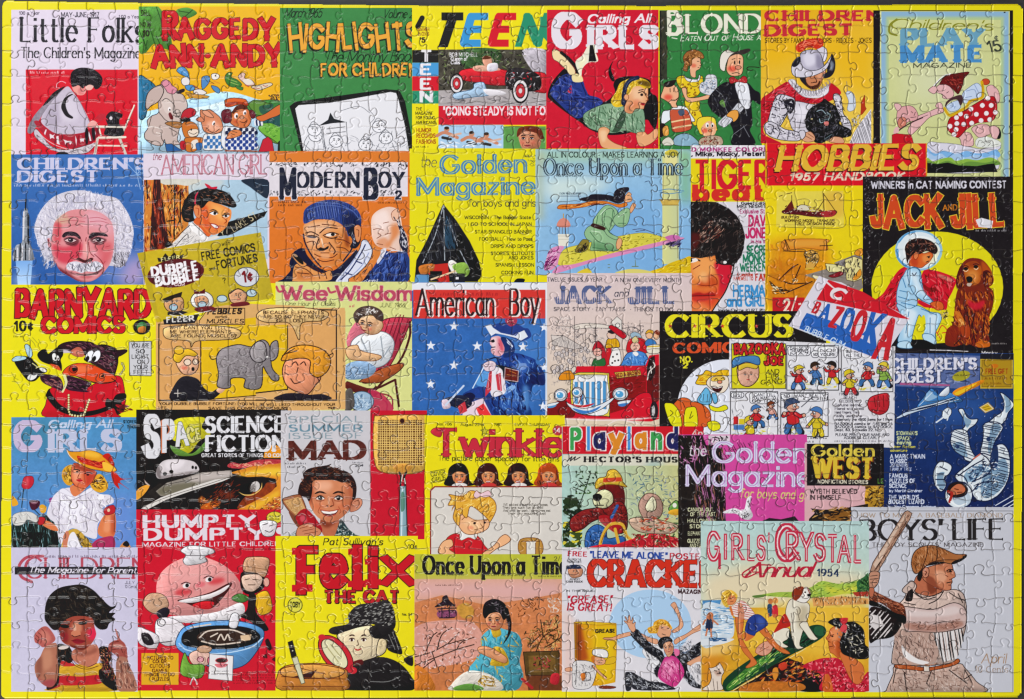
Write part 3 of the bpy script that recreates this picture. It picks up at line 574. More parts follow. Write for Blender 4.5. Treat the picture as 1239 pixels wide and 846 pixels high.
p('9a6234', '205 100 240 50 300 35 355 60 375 100 350 110 320 95 280 110 275 160 245 170 240 210 205 200 215 150', m=.2, b=0, o=K, w=3); dabs('d89a5c 5a3418', '210 110 300 40 370 100 270 110 240 200', 60, 24, 6); ls(K, 4, '320 130 335 130', '325 180 335 182', '345 140 352 160 340 165'); p('d8d8de', '340 370 345 310 380 290 390 250 420 235 470 250 480 320 465 400 400 400', o='4a4a52', w=3, b=0); dabs('5a5e6a f0f0f4 8aa0c0', '345 310 470 250 470 390 350 380', 80, 26, 5, 0, 60)
sub('person', 'man in a black tuxedo with a red bow tie'); p('232126', '405 440 470 350 540 300 600 300 640 320 720 300 780 360 825 390 825 480 760 450 765 630 745 690 785 800 600 805 610 700 560 600 500 580 430 520', m=.1, b=0); ls('8a8c94', 4, '560 420 540 480 570 560', '610 720 720 640', '690 650 740 740', '470 360 520 400', '700 480 720 570'); pb('6a9a4a', '500 460 530 440 545 500 520 495'); dabs('4a4a52', '430 440 600 320 600 560 500 560', 30, 50, 5, 70, 30)
p('e8e8ee', '625 310 715 300 745 400 745 500 700 510 660 440', o='4a4a52', w=3, b=0); ls('8a8c94', 3, '690 460 700 440 715 450 705 480', '660 330 700 490'); p('b83034', '575 270 610 255 650 280 690 250 720 265 715 305 650 295 590 310', o='4a1010', w=4, b=0); dabs('e88a80', '580 270 710 265 700 300 590 300', 12, 14, 5)
pk(sk, '560 150 580 90 640 70 685 90 690 160 680 230 630 250 580 240 555 200', 4); pk('e8e0d4', '500 130 515 70 560 40 620 55 680 40 690 50 600 80 570 110 550 160 540 210 505 190', 4); p('3a3230', '600 70 690 35 740 28 745 48 690 75 640 72 580 95 560 120', m=.2, b=0); e('e04838', 600, 190, 38, 24, a=.75, soft=8); e('d88a70', 650, 180, 24, 16, o=K, w=3); ls(K, 5, '600 115 625 108', '655 108 672 112', '600 228 640 222 665 232'); e('1c1412', 622, 140, 6, 16); e('1c1412', 660, 138, 6, 16)
p('d4d4da', '490 620 600 520 650 465 690 500 680 530 560 650 520 655', o='4a4a52', w=3, b=0); lines('6a6e78', '490 620 650 465 690 510 540 655', 130, 18, 3); pk('e8a048', '555 570 590 530 640 525 655 560 640 600 610 620 600 590', 4); ls(K, 6, '820 180 740 175 720 190 740 205 770 200')
sub('person', 'boy in an orange striped waistcoat'); pk('e8ecf0', '35 640 40 540 100 520 150 490 230 500 270 560 300 610 260 620 120 640 110 600', 4); pk('c8583c', '100 530 150 520 240 530 275 650 240 690 130 700 110 640', 4); ls('f0d09a', 12, '115 620 190 605 255 595', '120 670 200 655 270 645'); p('8ab0c4', '140 740 220 710 290 740 330 806 140 806', o=K, w=4, b=0, m=.1); p(K, '20 640 60 640 50 720 20 740', m=.2); pk('e0a048', '40 670 80 650 90 720 50 730', 3); pk('dcd8c8', '40 770 90 740 130 780 120 806 50 806', 3); pb('4a5a70', '165 530 210 520 215 560 180 570')
pk(sk, '40 370 60 330 130 320 165 360 170 420 150 470 160 500 120 500 100 470 55 440 25 420', 4); e('e04838', 85, 420, 34, 24, a=.8, soft=8); p('2a2422', '55 330 60 300 140 280 145 300 120 330 80 340', b=0, m=.3); ls(K, 5, '130 345 130 375', '100 350 102 378', '110 440 140 445 165 425')
sub('person', 'small blond child'); pk('ecd23c', '315 640 330 590 400 575 460 590 475 650 480 690 440 680 420 720 350 720 330 690', 4); pb(sk, '370 640 420 610 470 650 460 720 390 740 350 690'); e('f4f0ec', 400, 645, 14, 20); e('f4f0ec', 440, 645, 12, 18); e('1c1412', 404, 650, 6, 10); e('1c1412', 443, 650, 6, 10); e('e04838', 380, 690, 24, 18, a=.7, soft=6); e('d8784c', 425, 690, 16, 12, o=K, w=2); pk('b8a088', '340 760 420 730 510 740 515 806 350 806', 3); dabs('5a3a2a e0d4c0 8a2a24', '350 740 500 740 510 800 350 800', 60, 20, 6)

cv('yellow digest cover of an armoured knight with a red plume holding a black dog', 921, 12, 1057, 174, 'e6ad1e', 'A4', g=('efcf5c', 70))
p('efb81a', '60 200 540 200 540 420 420 380 300 220 100 300', a=.6, soft=30)
sub('title'); T("CHILDREN'S", 55, 94, 690, 94, 42, 'c8323c', w=.3, n=.2, sf=.1, sp=.03); T("DIGEST", 55, 164, 468, 158, 46, 'c8323c', w=.3, n=.2, sf=.1, sp=.03); TL('4a3414', 21, .12, '60 196 545 STORIES BY FAMOUS AUTHORS - RIDDLES - JOKES')
V(*VIEW['H3']); MODEL[0] = .08; K = '26242c'; A = 'd2ccd6'
sub('flag'); p('f0e4b0', '620 380 760 340 870 400 870 560 640 600', a=.7, soft=30); p('d4dce8', '670 440 690 420 730 440 745 500 740 560 700 580 680 560 690 500', b=0, o='6a7080', w=3); l('6a7080', 4, '675 345 682 420'); p('b83a20', '790 510 818 450 820 540 830 560 800 600 785 610', c=0, o='5a1c10', w=2); pc('e4dfe6', '700 820 730 750 790 660 868 560 868 835 700 835'); lines('3a3840', '700 835 730 740 800 650 868 570 868 835', 72, 12, 4, c=0); dabs('2a2a30 c8c4c8', '710 640 780 600 790 680 720 700', 40, 24, 6)
sub('person', 'bearded knight in steel armour and a red cloak'); p('c4202e', '0 500 60 440 160 370 220 350 300 420 420 480 520 440 540 360 590 380 630 440 540 500 420 520 260 500 150 460 90 540 60 640 20 680 0 700', b=0, m=.06); p('c4202e', '0 500 90 520 60 640 20 690 30 760 100 800 160 835 0 835', b=0, m=.08); p('e05060', '100 440 200 380 240 420 140 450', a=.7, soft=14); dabs('7a1018 e0606a', '10 520 160 380 330 450 520 460 410 510 200 470 60 620', 60, 50, 6, -20, 30)
pk(A, '210 560 270 500 420 525 500 500 540 560 480 640 380 740 260 730 220 640', 4); ls(K, 4, '270 510 260 600 230 660', '300 520 320 600 300 720', '410 530 400 600', '260 600 400 610', '250 660 380 680'); p('efeaf2', '290 540 370 550 350 640 290 640', a=.8, soft=12)
pk(A, '110 480 150 445 220 460 270 490 260 560 210 600 170 670 140 700 60 680 70 600', 5); pk(A, '25 690 70 660 140 690 190 720 280 740 320 770 300 810 200 810 100 790 40 750', 5); pk(A, '570 450 620 450 640 530 650 600 700 660 710 730 660 740 640 680 600 620 590 540', 5)
ls(K, 6, '110 480 170 500 250 490', '90 540 160 560 230 540', '75 600 150 620 200 600', '160 450 140 500 150 560', '200 500 230 530 210 580 170 640 150 680', '60 680 100 700 80 760', '130 690 150 740 130 790', '220 730 210 800', '590 500 640 510', '600 570 650 560', '620 620 670 620', '640 680 700 670', '200 480 240 520'); p(K, '180 510 230 480 265 500 260 560 230 600 200 560', b=0, m=.2); dabs('26242c f4f0f6 7a7684', '80 500 260 470 240 580 150 680 70 660', 70, 34, 6, 60, 60); dabs('26242c f4f0f6 7a7684', '30 690 190 720 310 770 200 805 60 760', 60, 34, 6, 15, 50); dabs('26242c f4f0f6', '580 450 640 520 700 660 660 720 600 600', 40, 30, 5, 60, 40)
p('e8e2e8', '215 340 260 330 300 380 350 410 420 420 500 390 530 370 530 430 470 470 400 475 330 460 260 400', b=0, o='7a747e', w=3)
for i in range(15): x = 235 + i*21; y = 365 + 75*math.sin(i/14*math.pi)**.8 - i*.5; ls('8a848e', 3.5, [(x-4, y-30), (x+10, y-5), (x-2, y+25)], [(x+8, y-30), (x+16, y), (x+10, y+26)])
p('c88058', '340 330 420 280 470 250 500 240 510 280 490 320 470 370 440 400 400 405 360 380', b=0, o='3a1c14', w=3, m=.05); p('e8a884', '440 270 480 250 490 300 450 330', a=.8, soft=8); p('4a2a1c', '310 330 350 310 360 350 390 380 440 370 460 340 470 350 450 390 410 405 360 385', b=0, m=.3); dabs('2a160e 7a4a30', '350 370 400 385 450 360 440 395 400 402', 40, 18, 4); ls('3a1810', 5, '385 300 420 290', '440 280 465 272', '420 305 440 345 415 350', '395 355 440 350'); pb(K, '305 320 340 310 360 370 340 360'); p('e8b09c', '470 250 490 230 508 240 505 270 480 275', b=0, o='6a3020', w=2)
pk('b8b2c4', '310 130 350 100 410 95 460 110 490 180 490 240 440 255 340 260 315 200', 4); p('e4dfec', '330 150 370 120 420 130 430 200 360 230', a=.85, soft=14); p('8a849a', '440 130 490 180 485 240 440 230', a=.8, soft=8); pk('d8d2de', '440 90 480 70 515 90 520 150 495 190 470 130', 4); p(K, '520 220 545 160 560 125 585 190 580 260 550 305 500 320 490 290 520 270', b=0, m=.1); p('8a94a4', '550 180 575 210 560 260 545 240', a=.8, soft=5); pk('d6d0dc', '240 240 255 190 300 150 320 210 360 250 440 255 500 220 540 165 560 130 520 240 440 290 360 310 290 310 250 290', 4); pb(K, '245 220 270 175 310 150 305 200 270 230'); p('cc3422', '275 80 290 50 340 20 420 5 480 10 490 60 440 90 380 70 320 110 290 110', b=0, m=.15); dabs('e8603c a81c18 f08060', '280 80 340 25 480 15 480 60 320 105', 60, 36, 7, -20, 40)
sub('dog', 'curly black dog in the knight\'s arms'); p('1b191c', '350 640 370 580 410 540 470 510 500 480 530 500 590 540 610 590 630 640 620 680 700 720 710 770 640 790 560 790 480 830 420 820 420 770 360 720', m=.3); dabs('3e3c44 0a090b 5a5862', '350 640 410 545 590 540 625 680 700 750 480 825 420 770 360 700', 240, 30, 6); ls('9ab0b8', 6, '440 580 480 570 510 600', '520 590 545 610 530 650', '460 640 470 670 500 660'); ls('5a6a70', 7, '490 620 540 600', '480 650 530 640', '500 800 560 760'); pb('d87a74', '495 665 530 660 530 690 505 690'); e('d8c88a', 400, 640, 8, 6); e('d8c88a', 545, 580, 6, 5)
p('dca07c', '320 790 340 755 390 740 425 780 415 815 350 820', b=0, o='4a2010', w=3); ls('6a3020', 4, '345 770 400 800', '370 755 415 785'); p('dca07c', '540 820 570 780 640 790 650 830', b=0, o='4a2010', w=3); pk(A, '300 740 340 730 350 770 320 800', 4)

cv('pale green cover with a blue frame showing two dressed pigs by the water', 1065, 14, 1222, 216, 'cdd08e', 'A4', g=('d3d79e', 90))
r('8fb5d0', 590, 55, 1170, 1000); r('b2c894', 612, 78, 1148, 1000, soft=6); r('d1d492', 624, 92, 1134, 1000, m=.04); r('d8dab4', 700, 250, 1000, 480, soft=70, a=.8); r('231f22', 1148, 55, 1156, 60)
sub('title'); T("Children's", 625, 132, 1100, 140, 44, '8a8a2c', w=.1, n=.08, it=.35, sp=.04, o='d8d890', ow=2); l('8a8a2c', 9, '660 90 630 115 628 150 660 162'); T("PLAY", 676, 208, 1062, 204, 70, '6ea3bc', w=.34, n=.22, sf=.06, sp=.02); T("MATE", 676, 282, 1062, 278, 66, '4d8fc6', w=.34, n=.22, sf=.06, sp=.02)
sub('subtitle'); T("MAGAZINE", 735, 310, 1002, 308, 20, '4a4c3a', w=.14); sub('handwriting'); T("15", 1080, 236, 1142, 232, 46, '3a4038', w=.13, it=-.2); T("^", 1105, 185, 1122, 185, 26, '4a5048', w=.1)
V(*VIEW['H4']); MODEL[0] = .05; K = '4a3034'; PK = 'e6b4b4'
sub('water'); p('dcd8e4', '325 590 420 580 540 590 640 610 720 625 800 610 870 590 875 620 840 660 830 790 320 790', b=0, o='5a5a68', w=3); pb('7fb4e4', '325 620 360 650 400 660 440 640 500 650 550 665 620 640 700 660 780 650 850 630 830 700 325 700'); p('b4cce8', '325 640 380 680 430 660 480 690 560 650 600 690 700 670 760 690 820 670 825 705 325 705', b=0, a=.8); pb('8fb84a', '325 690 370 720 430 700 500 690 540 715 620 700 700 710 780 690 835 700 838 745 325 745'); pb('6a9440', '325 715 400 735 480 715 560 745 640 720 760 730 835 715 838 750 325 755'); p('1e1a1e', '320 730 400 740 480 728 560 750 700 755 780 740 830 735 855 800 640 800 480 808 320 808', b=0, c=0); ls('5a5a70', 3, '330 600 400 650 440 630', '480 690 540 650 600 680', '650 660 720 640 790 660', '370 720 440 690'); ls('8a8890', 3, '400 780 440 765', '590 790 620 775')
p('e4e6de', '690 560 740 530 800 540 870 570 875 600 800 615 700 610', b=0, o='8a8a80', w=2); ls('6a6a64', 3, '700 600 720 560 760 590 740 610', '760 560 800 580 780 605', '730 580 800 560', '810 600 860 590')
sub('pig', 'pink pig in a red spotted skirt and brown hat bowing'); pk(PK, '770 170 800 145 840 160 870 220 860 280 800 250', 3); pk(PK, '560 530 610 500 660 520 670 600 590 600 575 560', 3); pk(PK, '660 470 720 440 790 450 800 510 720 540 680 510', 3); pk(PK, '790 470 830 450 865 480 860 540 820 545', 3); pb('1e1a1e', '860 460 880 500 875 545 850 548 868 500'); ls(K, 3, '620 520 615 590', '700 460 740 480')
p('bc2028', '475 460 500 390 600 340 680 290 770 240 830 235 850 300 840 380 800 420 700 430 620 480 560 540 520 520 485 490', b=0, o='4a1014', w=4)
for x, y in ((740, 298), (806, 298), (655, 325), (620, 380), (695, 365), (770, 358), (838, 350), (548, 435), (600, 440), (660, 432), (542, 480), (496, 455), (527, 517), (730, 412), (795, 405), (545, 390), (575, 362), (780, 245)): e('f2e8ea', x, y, 19, 19, o='8a1c20', w=1.5)
e('c84a2c', 765, 120, 30, 24, o='6a2014', w=3); p('c8d6ec', '590 210 630 170 700 130 740 180 720 250 640 280 590 270', b=0, o='5a6a80', w=3); ls('7a90b8', 4, '620 190 680 180 700 240', '610 240 660 230', '680 140 710 200'); l('d8ac1c', 20, '735 120 745 180 735 240 650 265 620 310 560 345 500 375 470 350 455 320'); ls('8a6a10', 3, '740 140 735 230', '700 250 600 320', '560 340 480 370')
p('c4d4ec', '470 310 500 280 560 260 580 290 560 330 500 345', b=0, o='5a6a80', w=3); ls('7a90b8', 4, '500 300 540 310', '520 280 530 320'); p(K, '470 270 520 235 580 220 595 260 575 300 550 255 500 265 460 310', b=0, m=.2); pk(PK, '395 160 430 140 480 145 520 190 520 230 480 250 440 240 440 215 400 200', 3); pk(PK, '335 180 380 150 400 180 380 210 350 200', 3); ls(K, 4, '440 190 460 180', '470 205 485 195', '430 215 450 225 470 245', '400 180 410 195')
p('6a1c1a', '420 140 440 100 480 70 560 55 640 48 600 100 590 150 560 210 540 200 500 160 460 140', b=0, o='2a0c0c', w=3, m=.1); dabs('a84038 3a0c0c', '440 120 560 60 600 90 570 190 500 150', 40, 30, 6, 40, 40); l('f0ecec', 8, '375 150 410 110 450 75 500 60'); l('1e1a1e', 5, '380 155 420 110 470 70')
pk(PK, '240 390 300 360 350 340 400 320 440 320 445 350 400 365 340 390 290 440 240 490 200 520 180 480', 3); pk(PK, '390 310 400 280 430 280 440 320', 3); ls(K, 3, '345 350 355 385', '410 330 425 345', '230 410 330 370')
sub('pig', 'small pink pig with its arm held out'); pk('dfa4a4', '100 340 130 310 190 300 230 320 255 370 240 410 190 420 160 440 120 470 95 420', 3); pk(PK, '75 290 110 285 130 310 100 340', 3); pk('d4806c', '105 410 130 385 165 400 160 450 125 470 105 450', 3); ls(K, 4, '205 345 215 355', '235 350 225 375', '240 385 200 390'); l(K, 9, '70 530 120 480 200 430 290 390'); p('c9202c', '60 520 90 510 140 515 205 520 220 580 60 590', b=0, c=0, o='5a1014', w=3); pb(PK, '80 470 105 460 110 500 70 510')
V(*VIEW['A4'])

# ---- second row
cv('blue digest cover of a white haired man with a white moustache', 14, 187, 176, 347, '3d6cae', 'B1', g=('2f5aa0', 90), m=.08)
p('6f86c4', '480 470 620 430 640 610 460 610 440 540', a=.8, soft=40, c=0); p('b89ac0', '560 500 640 470 640 610 520 610', a=.8, soft=26, c=0); p('9aaccc', '60 560 140 540 140 610 60 610', a=.8, soft=20, c=0)
sub('title'); T("CHILDREN'S", 76, 90, 650, 90, 46, 'c5c2dc', w=.26, n=.14, sf=.1, sp=.05); T("DIGEST", 76, 147, 440, 145, 46, 'c5c2dc', w=.26, n=.14, sf=.1, sp=.05); fine('c0c4dc', 66, 168, 632, 13)
ls('8fb0d8', 3, '555 60 640 150', '590 50 620 180', '520 130 640 110'); T("55", 600, 110, 635, 108, 26, '8fb0d8', w=.1)
sub('rocket'); p('8a8f98', '100 300 113 260 128 300 130 410 145 450 145 495 60 495 70 430 98 410', m=.3); l('d8d4d8', 7, '106 280 103 400'); l('20242c', 8, '124 290 126 420'); ls('d8d4d8', 5, '78 440 78 495', '100 430 98 495', '130 440 130 490'); ls('20242c', 6, '68 450 66 495', '90 420 88 495', '113 420 113 490'); p('7aa8e0', '70 495 145 495 135 610 80 610', c=0, g=('bcd8f4', 90)); l('20242c', 6, '113 225 113 270')
V(*VIEW['H1']); MODEL[0] = .1; K = '2c2228'
sub('person', 'elderly man with wild white hair, pink face and white moustache')
p('cdc7d2', '60 280 100 200 160 130 230 80 340 45 460 40 560 70 650 85 740 110 800 180 850 270 880 380 870 480 850 560 820 640 780 690 700 680 200 640 120 600 80 500 40 380', m=.08, b=0); dabs('f2ecf4 e2dcea 9a97ac d8d2e0 b0adc0', '50 380 90 220 230 85 460 40 650 85 800 180 880 400 830 640 700 660 700 400 640 250 440 200 260 260 200 420 190 640 90 560', 620, 80, 5, 60, 50); dabs('f0eaf4 c8c2d4 a8a4b8', '200 260 300 100 500 60 700 120 720 280 600 200 420 180 280 240', 220, 80, 5, 100, 30)
for i in range(150):
    th = rnd.uniform(math.radians(150), math.radians(400)); cx, cy = 455 + 400*math.cos(th), 370 + 310*math.sin(th); l(rnd.choice(('e6e0ec', 'c0bccc', 'f0ecf4')), 3, [(cx*.93+32, cy*.93+26), (cx, cy), (cx+30*math.cos(th+rnd.uniform(-1, 1)), cy+30*math.sin(th+rnd.uniform(-1, 1)))], tp=1)
dabs('d8d4e0 a8a8b8 6a6a78', '80 560 200 560 240 680 130 710', 70, 60, 4, 110, 30); dabs('d0ccd8 6a6470 3a3840', '690 560 850 560 820 680 720 700', 90, 60, 5, 70, 40)
p('d98a8e', '205 330 240 280 330 215 440 200 580 220 680 290 710 380 715 500 690 640 640 720 580 780 510 812 420 810 340 770 260 720 215 640 180 520 190 430', m=.05, b=0)
p('c4b48c', '220 300 300 240 340 300 260 330', a=.6, soft=16); p('e0a4b0', '480 220 600 230 700 340 690 420 560 350 480 340', a=.9, soft=30); p('e8b4bc', '540 540 620 560 600 640 540 600', a=.6, soft=16); p('cc2a40', '195 500 300 520 430 480 450 560 390 640 300 660 230 620', a=.72, soft=16); p('c8303e', '215 320 270 330 260 470 210 470', a=.6, soft=12); p('c83a44', '560 500 690 480 690 600 620 680 560 560', a=.5, soft=18); p('e89a98', '470 460 500 520 515 600 470 620 450 560', a=.9, soft=8); p('6a2028', '240 690 330 740 420 800 540 810 640 720 600 790 500 825 380 815 290 770', a=.9, soft=10); p('3a141c', '310 720 420 750 540 740 620 700 580 740 480 760 380 750', a=.8, soft=7); p('8a2830', '190 560 215 640 260 720 220 700', a=.8, soft=8)
ls('b04a58', 4, '280 270 380 262 480 275', '260 305 360 295 470 305', '500 275 580 270 650 290', '510 305 600 300 670 320', '330 340 400 330 450 345', '540 335 620 335'); pb(K, '275 425 300 395 350 388 400 400 435 440 420 452 390 430 330 420 290 440'); pb(K, '500 440 520 405 570 395 640 405 665 430 640 428 570 425 520 450'); dabs('2c2228 5a4a50', '280 430 350 388 430 440 380 425', 40, 30, 5, 10, 25); dabs('2c2228 5a4a50', '500 440 570 395 660 430 570 425', 40, 30, 5, 0, 25)
p('5a2830', '290 450 350 435 420 460 390 510 320 495', a=.8, soft=6); p('5a2830', '510 450 570 435 650 455 620 490 550 495', a=.8, soft=6)
for cx, cy in ((348, 462), (585, 460)): p('d8b8b8', [(cx-50, cy), (cx, cy-16), (cx+48, cy+2), (cx, cy+18)], b=0); e(K, cx, cy-2, 22, 18); e('f0e8ec', cx-6, cy-6, 5, 4); ls(K, 8, [(cx-55, cy), (cx-5, cy-22), (cx+52, cy)], tp=2); ls('5a1c28', 5, [(cx-45, cy+10), (cx, cy+24), (cx+45, cy+8)], [(cx-40, cy+30), (cx+5, cy+42), (cx+45, cy+26)])
ls('7a1c28', 6, '430 480 420 560 395 600', '500 480 510 560 545 600', '375 590 330 640 320 690', '550 580 610 640 630 700', '430 440 440 470', '480 440 475 470'); ls('a03040', 4, '220 480 260 500', '230 540 280 570', '640 520 680 510', '600 700 640 640'); pb('4a1820', '395 625 430 640 470 655 520 640 540 620 520 610 470 630 420 610'); l('f0b8b8', 10, '480 500 490 590', tp=0)
p('d6d2dc', '310 690 330 655 390 640 450 655 500 660 560 640 610 660 618 690 560 730 480 725 440 740 380 720 330 715', m=.06, b=0); dabs('f4f0f8 8a8898 e2dee8 5a5868', '310 690 340 655 450 655 560 640 618 690 480 730 380 722', 160, 40, 5, 80, 40); ls(K, 6, '400 745 480 760 560 742'); p('c8646a', '420 770 480 765 540 765 500 785 450 785', a=.9, soft=5); pb('d89aa0', '150 450 175 450 180 520 160 515'); pb('7a2a34', '150 455 165 460 165 510')
cv('magazine cover of a dark haired girl holding a black pennant in autumn woods', 174, 186, 327, 345, 'dccfdc', 'B1')
sub('title'); T("AMERICAN GIRL", 712, 114, 1180, 112, 84, 'a8485c', w=.1, n=.06, sf=.03, sp=.04, inl=('d8a8b4', .03)); T("the", 672, 50, 712, 50, 30, '8a3040', w=.07, it=.2)
V(*VIEW['H7']); MODEL[0] = .1; K = '1f1a1c'
sub('painting'); r('a9c4d6', 5, 25, 1215, 800, m=.06); p('c8ccc8', '420 20 800 20 760 90 540 110 430 180', a=.8, soft=20, c=0); r('cf7f34', 5, 25, 440, 800, m=.2); dabs('e8a04c d8642c a83a18 f0bc70 7a2c14', '5 30 440 30 420 600 5 790', 160, 80, 16, 85, 15); dabs('2a1a14 3a2014 1c1210', '180 40 440 40 400 480 200 700', 70, 70, 8, 90, 30); ls('221612', 12, '300 60 305 200 300 600', '360 150 358 440', '30 30 40 210', '230 430 300 420'); p('d0ccc0', '180 20 560 20 440 80 330 70 200 70', b=0, m=.1)
p('3a1814', '100 20 165 20 180 200 210 400 250 640 200 700 60 710 75 400', c=0, b=0, m=.2); p('a83a24', '135 200 150 400 190 690 140 700 130 400', a=.95, soft=10); dabs('1c0e0c c8543a', '100 30 165 30 240 640 70 700', 60, 90, 7, 88, 6); p('26303f', '960 25 1215 25 1215 200 1130 160 1050 100', b=0, m=.15); ls('8aa0b4', 4, '1090 50 1150 75 1215 80')
sub('pennant'); pc(K, '815 440 1215 328 1180 380 1050 460 860 560 720 580 740 540'); T("LAKE ST", 884, 536, 1120, 392, 66, 'd8c89c', w=.1, n=.06); T("Y", 760, 575, 800, 560, 50, 'd8c89c', w=.1); l('e4d8b8', 7, '815 470 818 550')
sub('person', 'smiling dark haired girl in a white collar'); p('ded8d4', '210 710 330 600 420 490 480 440 560 490 640 580 700 570 720 600 300 700', b=0, m=.05); pb('f0ecea', '430 500 480 445 620 570 600 620 500 540'); ls(K, 6, '250 660 330 580 450 470', '300 690 420 560 440 590', '480 445 610 565 640 580'); dabs('8a8688', '260 680 440 520 640 600 400 680', 40, 40, 4, -30, 30); pb(K, '210 660 240 620 280 660 220 690')
pb('d8602c', '490 440 510 400 560 380 640 470 660 560 620 575 560 500'); p('e58a48', '560 300 600 250 640 230 740 260 830 300 860 330 855 400 830 440 800 500 720 555 660 560 600 510 560 440', b=0, m=.04); p('f4b060', '650 260 740 280 800 330 780 420 720 400 680 300', a=.85, soft=20); p('d8582c', '560 310 620 280 640 400 650 520 590 480', a=.9, soft=14); p('e07038', '660 470 740 500 700 560 640 540', a=.6, soft=12); p('e08450', '490 290 520 270 560 290 565 360 545 400 505 370', b=0, o='8a2c18', w=4); ls('a83a1c', 6, '510 300 540 310 535 370')
p(K, '370 330 400 240 440 170 500 130 560 120 640 100 740 120 820 150 870 200 910 270 890 295 840 290 760 265 700 250 640 235 590 290 560 300 540 270 495 285 490 380 500 420 440 440 390 420', b=0, m=.2); dabs('5a4a46 0e0a0c a86a48 3a3436', '380 330 520 130 740 120 900 270 760 255 640 225 560 280 480 300 440 430', 110, 50, 6, 20, 40); l('c8304a', 12, '530 150 510 190 505 260'); pb('c8243c', '600 60 640 75 670 95 720 90 710 115 650 110 620 95')
ls(K, 9, '645 325 690 318 735 345', '770 365 810 350 845 358', tp=2); pb('f0ecec', '648 350 690 335 728 355 690 372'); pb('f0ecec', '772 378 810 366 842 372 812 394'); e(K, 698, 352, 14, 16); e(K, 806, 378, 13, 13); ls(K, 7, '645 348 690 332 730 354', '770 376 808 364 845 370'); ls('a83a1c', 6, '770 390 800 410 815 430 790 450', '640 440 660 470'); pb('a82430', '655 455 700 460 740 490 715 505 680 490'); pb('f0ecec', '662 460 700 465 730 490 700 495'); l('8a1c24', 5, '650 452 700 458 745 488'); ls('c8582c', 4, '690 520 710 525', '745 470 755 500')

cv('orange magazine cover of two men, one in a knitted cap pointing', 326, 183, 497, 343, 'd9742c', 'B2', m=.05)
r('d97a30', 55, 50, 632, 92); p('d97a30', '380 60 440 42 500 42 560 60'); r('dcd4da', 55, 92, 632, 235, m=.05)
dabs('8a868c 3a383e f0eaf0', '55 92 632 112', 130, 16, 5); dabs('8a868c 3a383e f0eaf0', '55 208 632 232', 130, 16, 5); dabs('9a969c', '55 112 632 206', 30, 20, 2)
sub('title'); T("MODERN BOY", 98, 196, 620, 196, 62, '252838', w=.27, n=.1, sf=.03, sp=.05, o='dcd4da', ow=4); T("M", 98, 240, 168, 240, 120, '252838', w=.3, n=.12, sf=.03, o='dcd4da', ow=4); T("B", 448, 240, 510, 240, 118, '252838', w=.3, n=.14, sf=.03, o='dcd4da', ow=4)
T("2", 580, 244, 608, 244, 32, '252838', w=.2, o='dcd4da', ow=3); fine('4a2410', 95, 262, 215, 12); fine('4a2410', 95, 275, 200, 11); fine('4a2410', 510, 264, 620, 9)
V(*VIEW['F4']); MODEL[0] = .12; D = '1a2038'
sub('person', 'pale elderly man with white hair turned aside'); p('e6c4b4', '880 200 900 140 960 95 1040 75 1110 100 1135 170 1150 260 1190 330 1190 460 1080 450 980 430 920 400 885 320', m=.05, b=0); p('f2dcd4', '900 150 1000 100 1040 180 1000 270 920 260', a=.9, soft=20); p('d8824c', '1050 240 1110 220 1120 300 1060 380 1040 420 1000 420 1050 330', a=.9, soft=14); p('d88a5c', '930 370 1000 340 1040 400 960 430', a=.7, soft=12); p('e8b89c', '1055 130 1100 90 1120 110 1110 180 1070 190', o='8a4a34', w=4, b=0); p(D, '1110 230 1150 250 1175 320 1190 360 1190 480 1150 450 1120 380 1130 300', b=0, m=.3); dabs('d8d4dc 1a2038', '1070 160 1130 200 1180 330 1180 460 1130 420 1110 250', 50, 30, 8, 70, 30); ls('7a3a24', 5, '900 270 940 262 985 275', '940 300 965 320 930 345', '1000 310 1050 300', '930 390 980 400', '1040 420 1090 440', '985 215 1030 205')
p('2a3c78', '790 720 880 620 960 500 1000 450 1060 470 1190 470 1190 720', m=.15, b=0); dabs('141c40 4a66b0 22326a', '830 700 960 520 1060 470 1190 480 1190 715', 130, 80, 12, 110, 30); pb('d8d6e0', '940 470 990 430 1010 450 960 540 930 560'); ls('d8d6e0', 8, '1010 480 1060 450 1160 460'); T("Kent", 815, 722, 940, 718, 26, 'd8d8e0', w=.14, it=.3)
sub('person', 'scowling man in a dark blue knitted cap pointing a finger')
p(D, '130 690 190 620 180 560 220 460 300 430 340 500 440 600 560 620 700 500 760 440 900 400 940 450 880 600 780 720 130 720', m=.15, b=0); p('d8803c', '760 440 830 400 930 410 960 480 870 620 790 720 690 720 700 650 800 520', m=.05, b=0); dabs('1a2038', '800 430 930 410 900 560 780 700 720 700', 24, 50, 6, 120, 20)
p('e0965c', '305 230 400 190 560 190 650 260 700 360 720 440 640 540 540 590 450 585 390 520 340 430 310 330', m=.05, b=0); p('eab890', '330 230 520 200 540 260 450 290 430 400 350 400 320 300', a=.85, soft=20); p('c8702c', '560 300 700 350 715 440 620 550 520 585 600 450', a=.85, soft=24); p('8a4020', '640 260 690 340 690 420 660 400 650 320', a=.9, soft=10); p('d87a38', '420 500 560 480 560 560 450 575', a=.7, soft=12)
ls(D, 12, '300 310 310 370 340 440 390 520 450 590', '640 540 700 460 720 420'); ls('3a1c14', 9, '320 300 370 290 430 320', '325 325 380 322 430 335', '440 300 500 255 590 260', '470 320 540 295 600 310', '480 330 540 345 590 335', '420 440 450 425', '520 380 570 450 560 480', '430 350 410 420 440 450'); e('f0e0d4', 535, 315, 44, 14, -4); e('1c1420', 552, 312, 17, 14); e('2a3a5a', 370, 335, 40, 8, 5, a=.7)
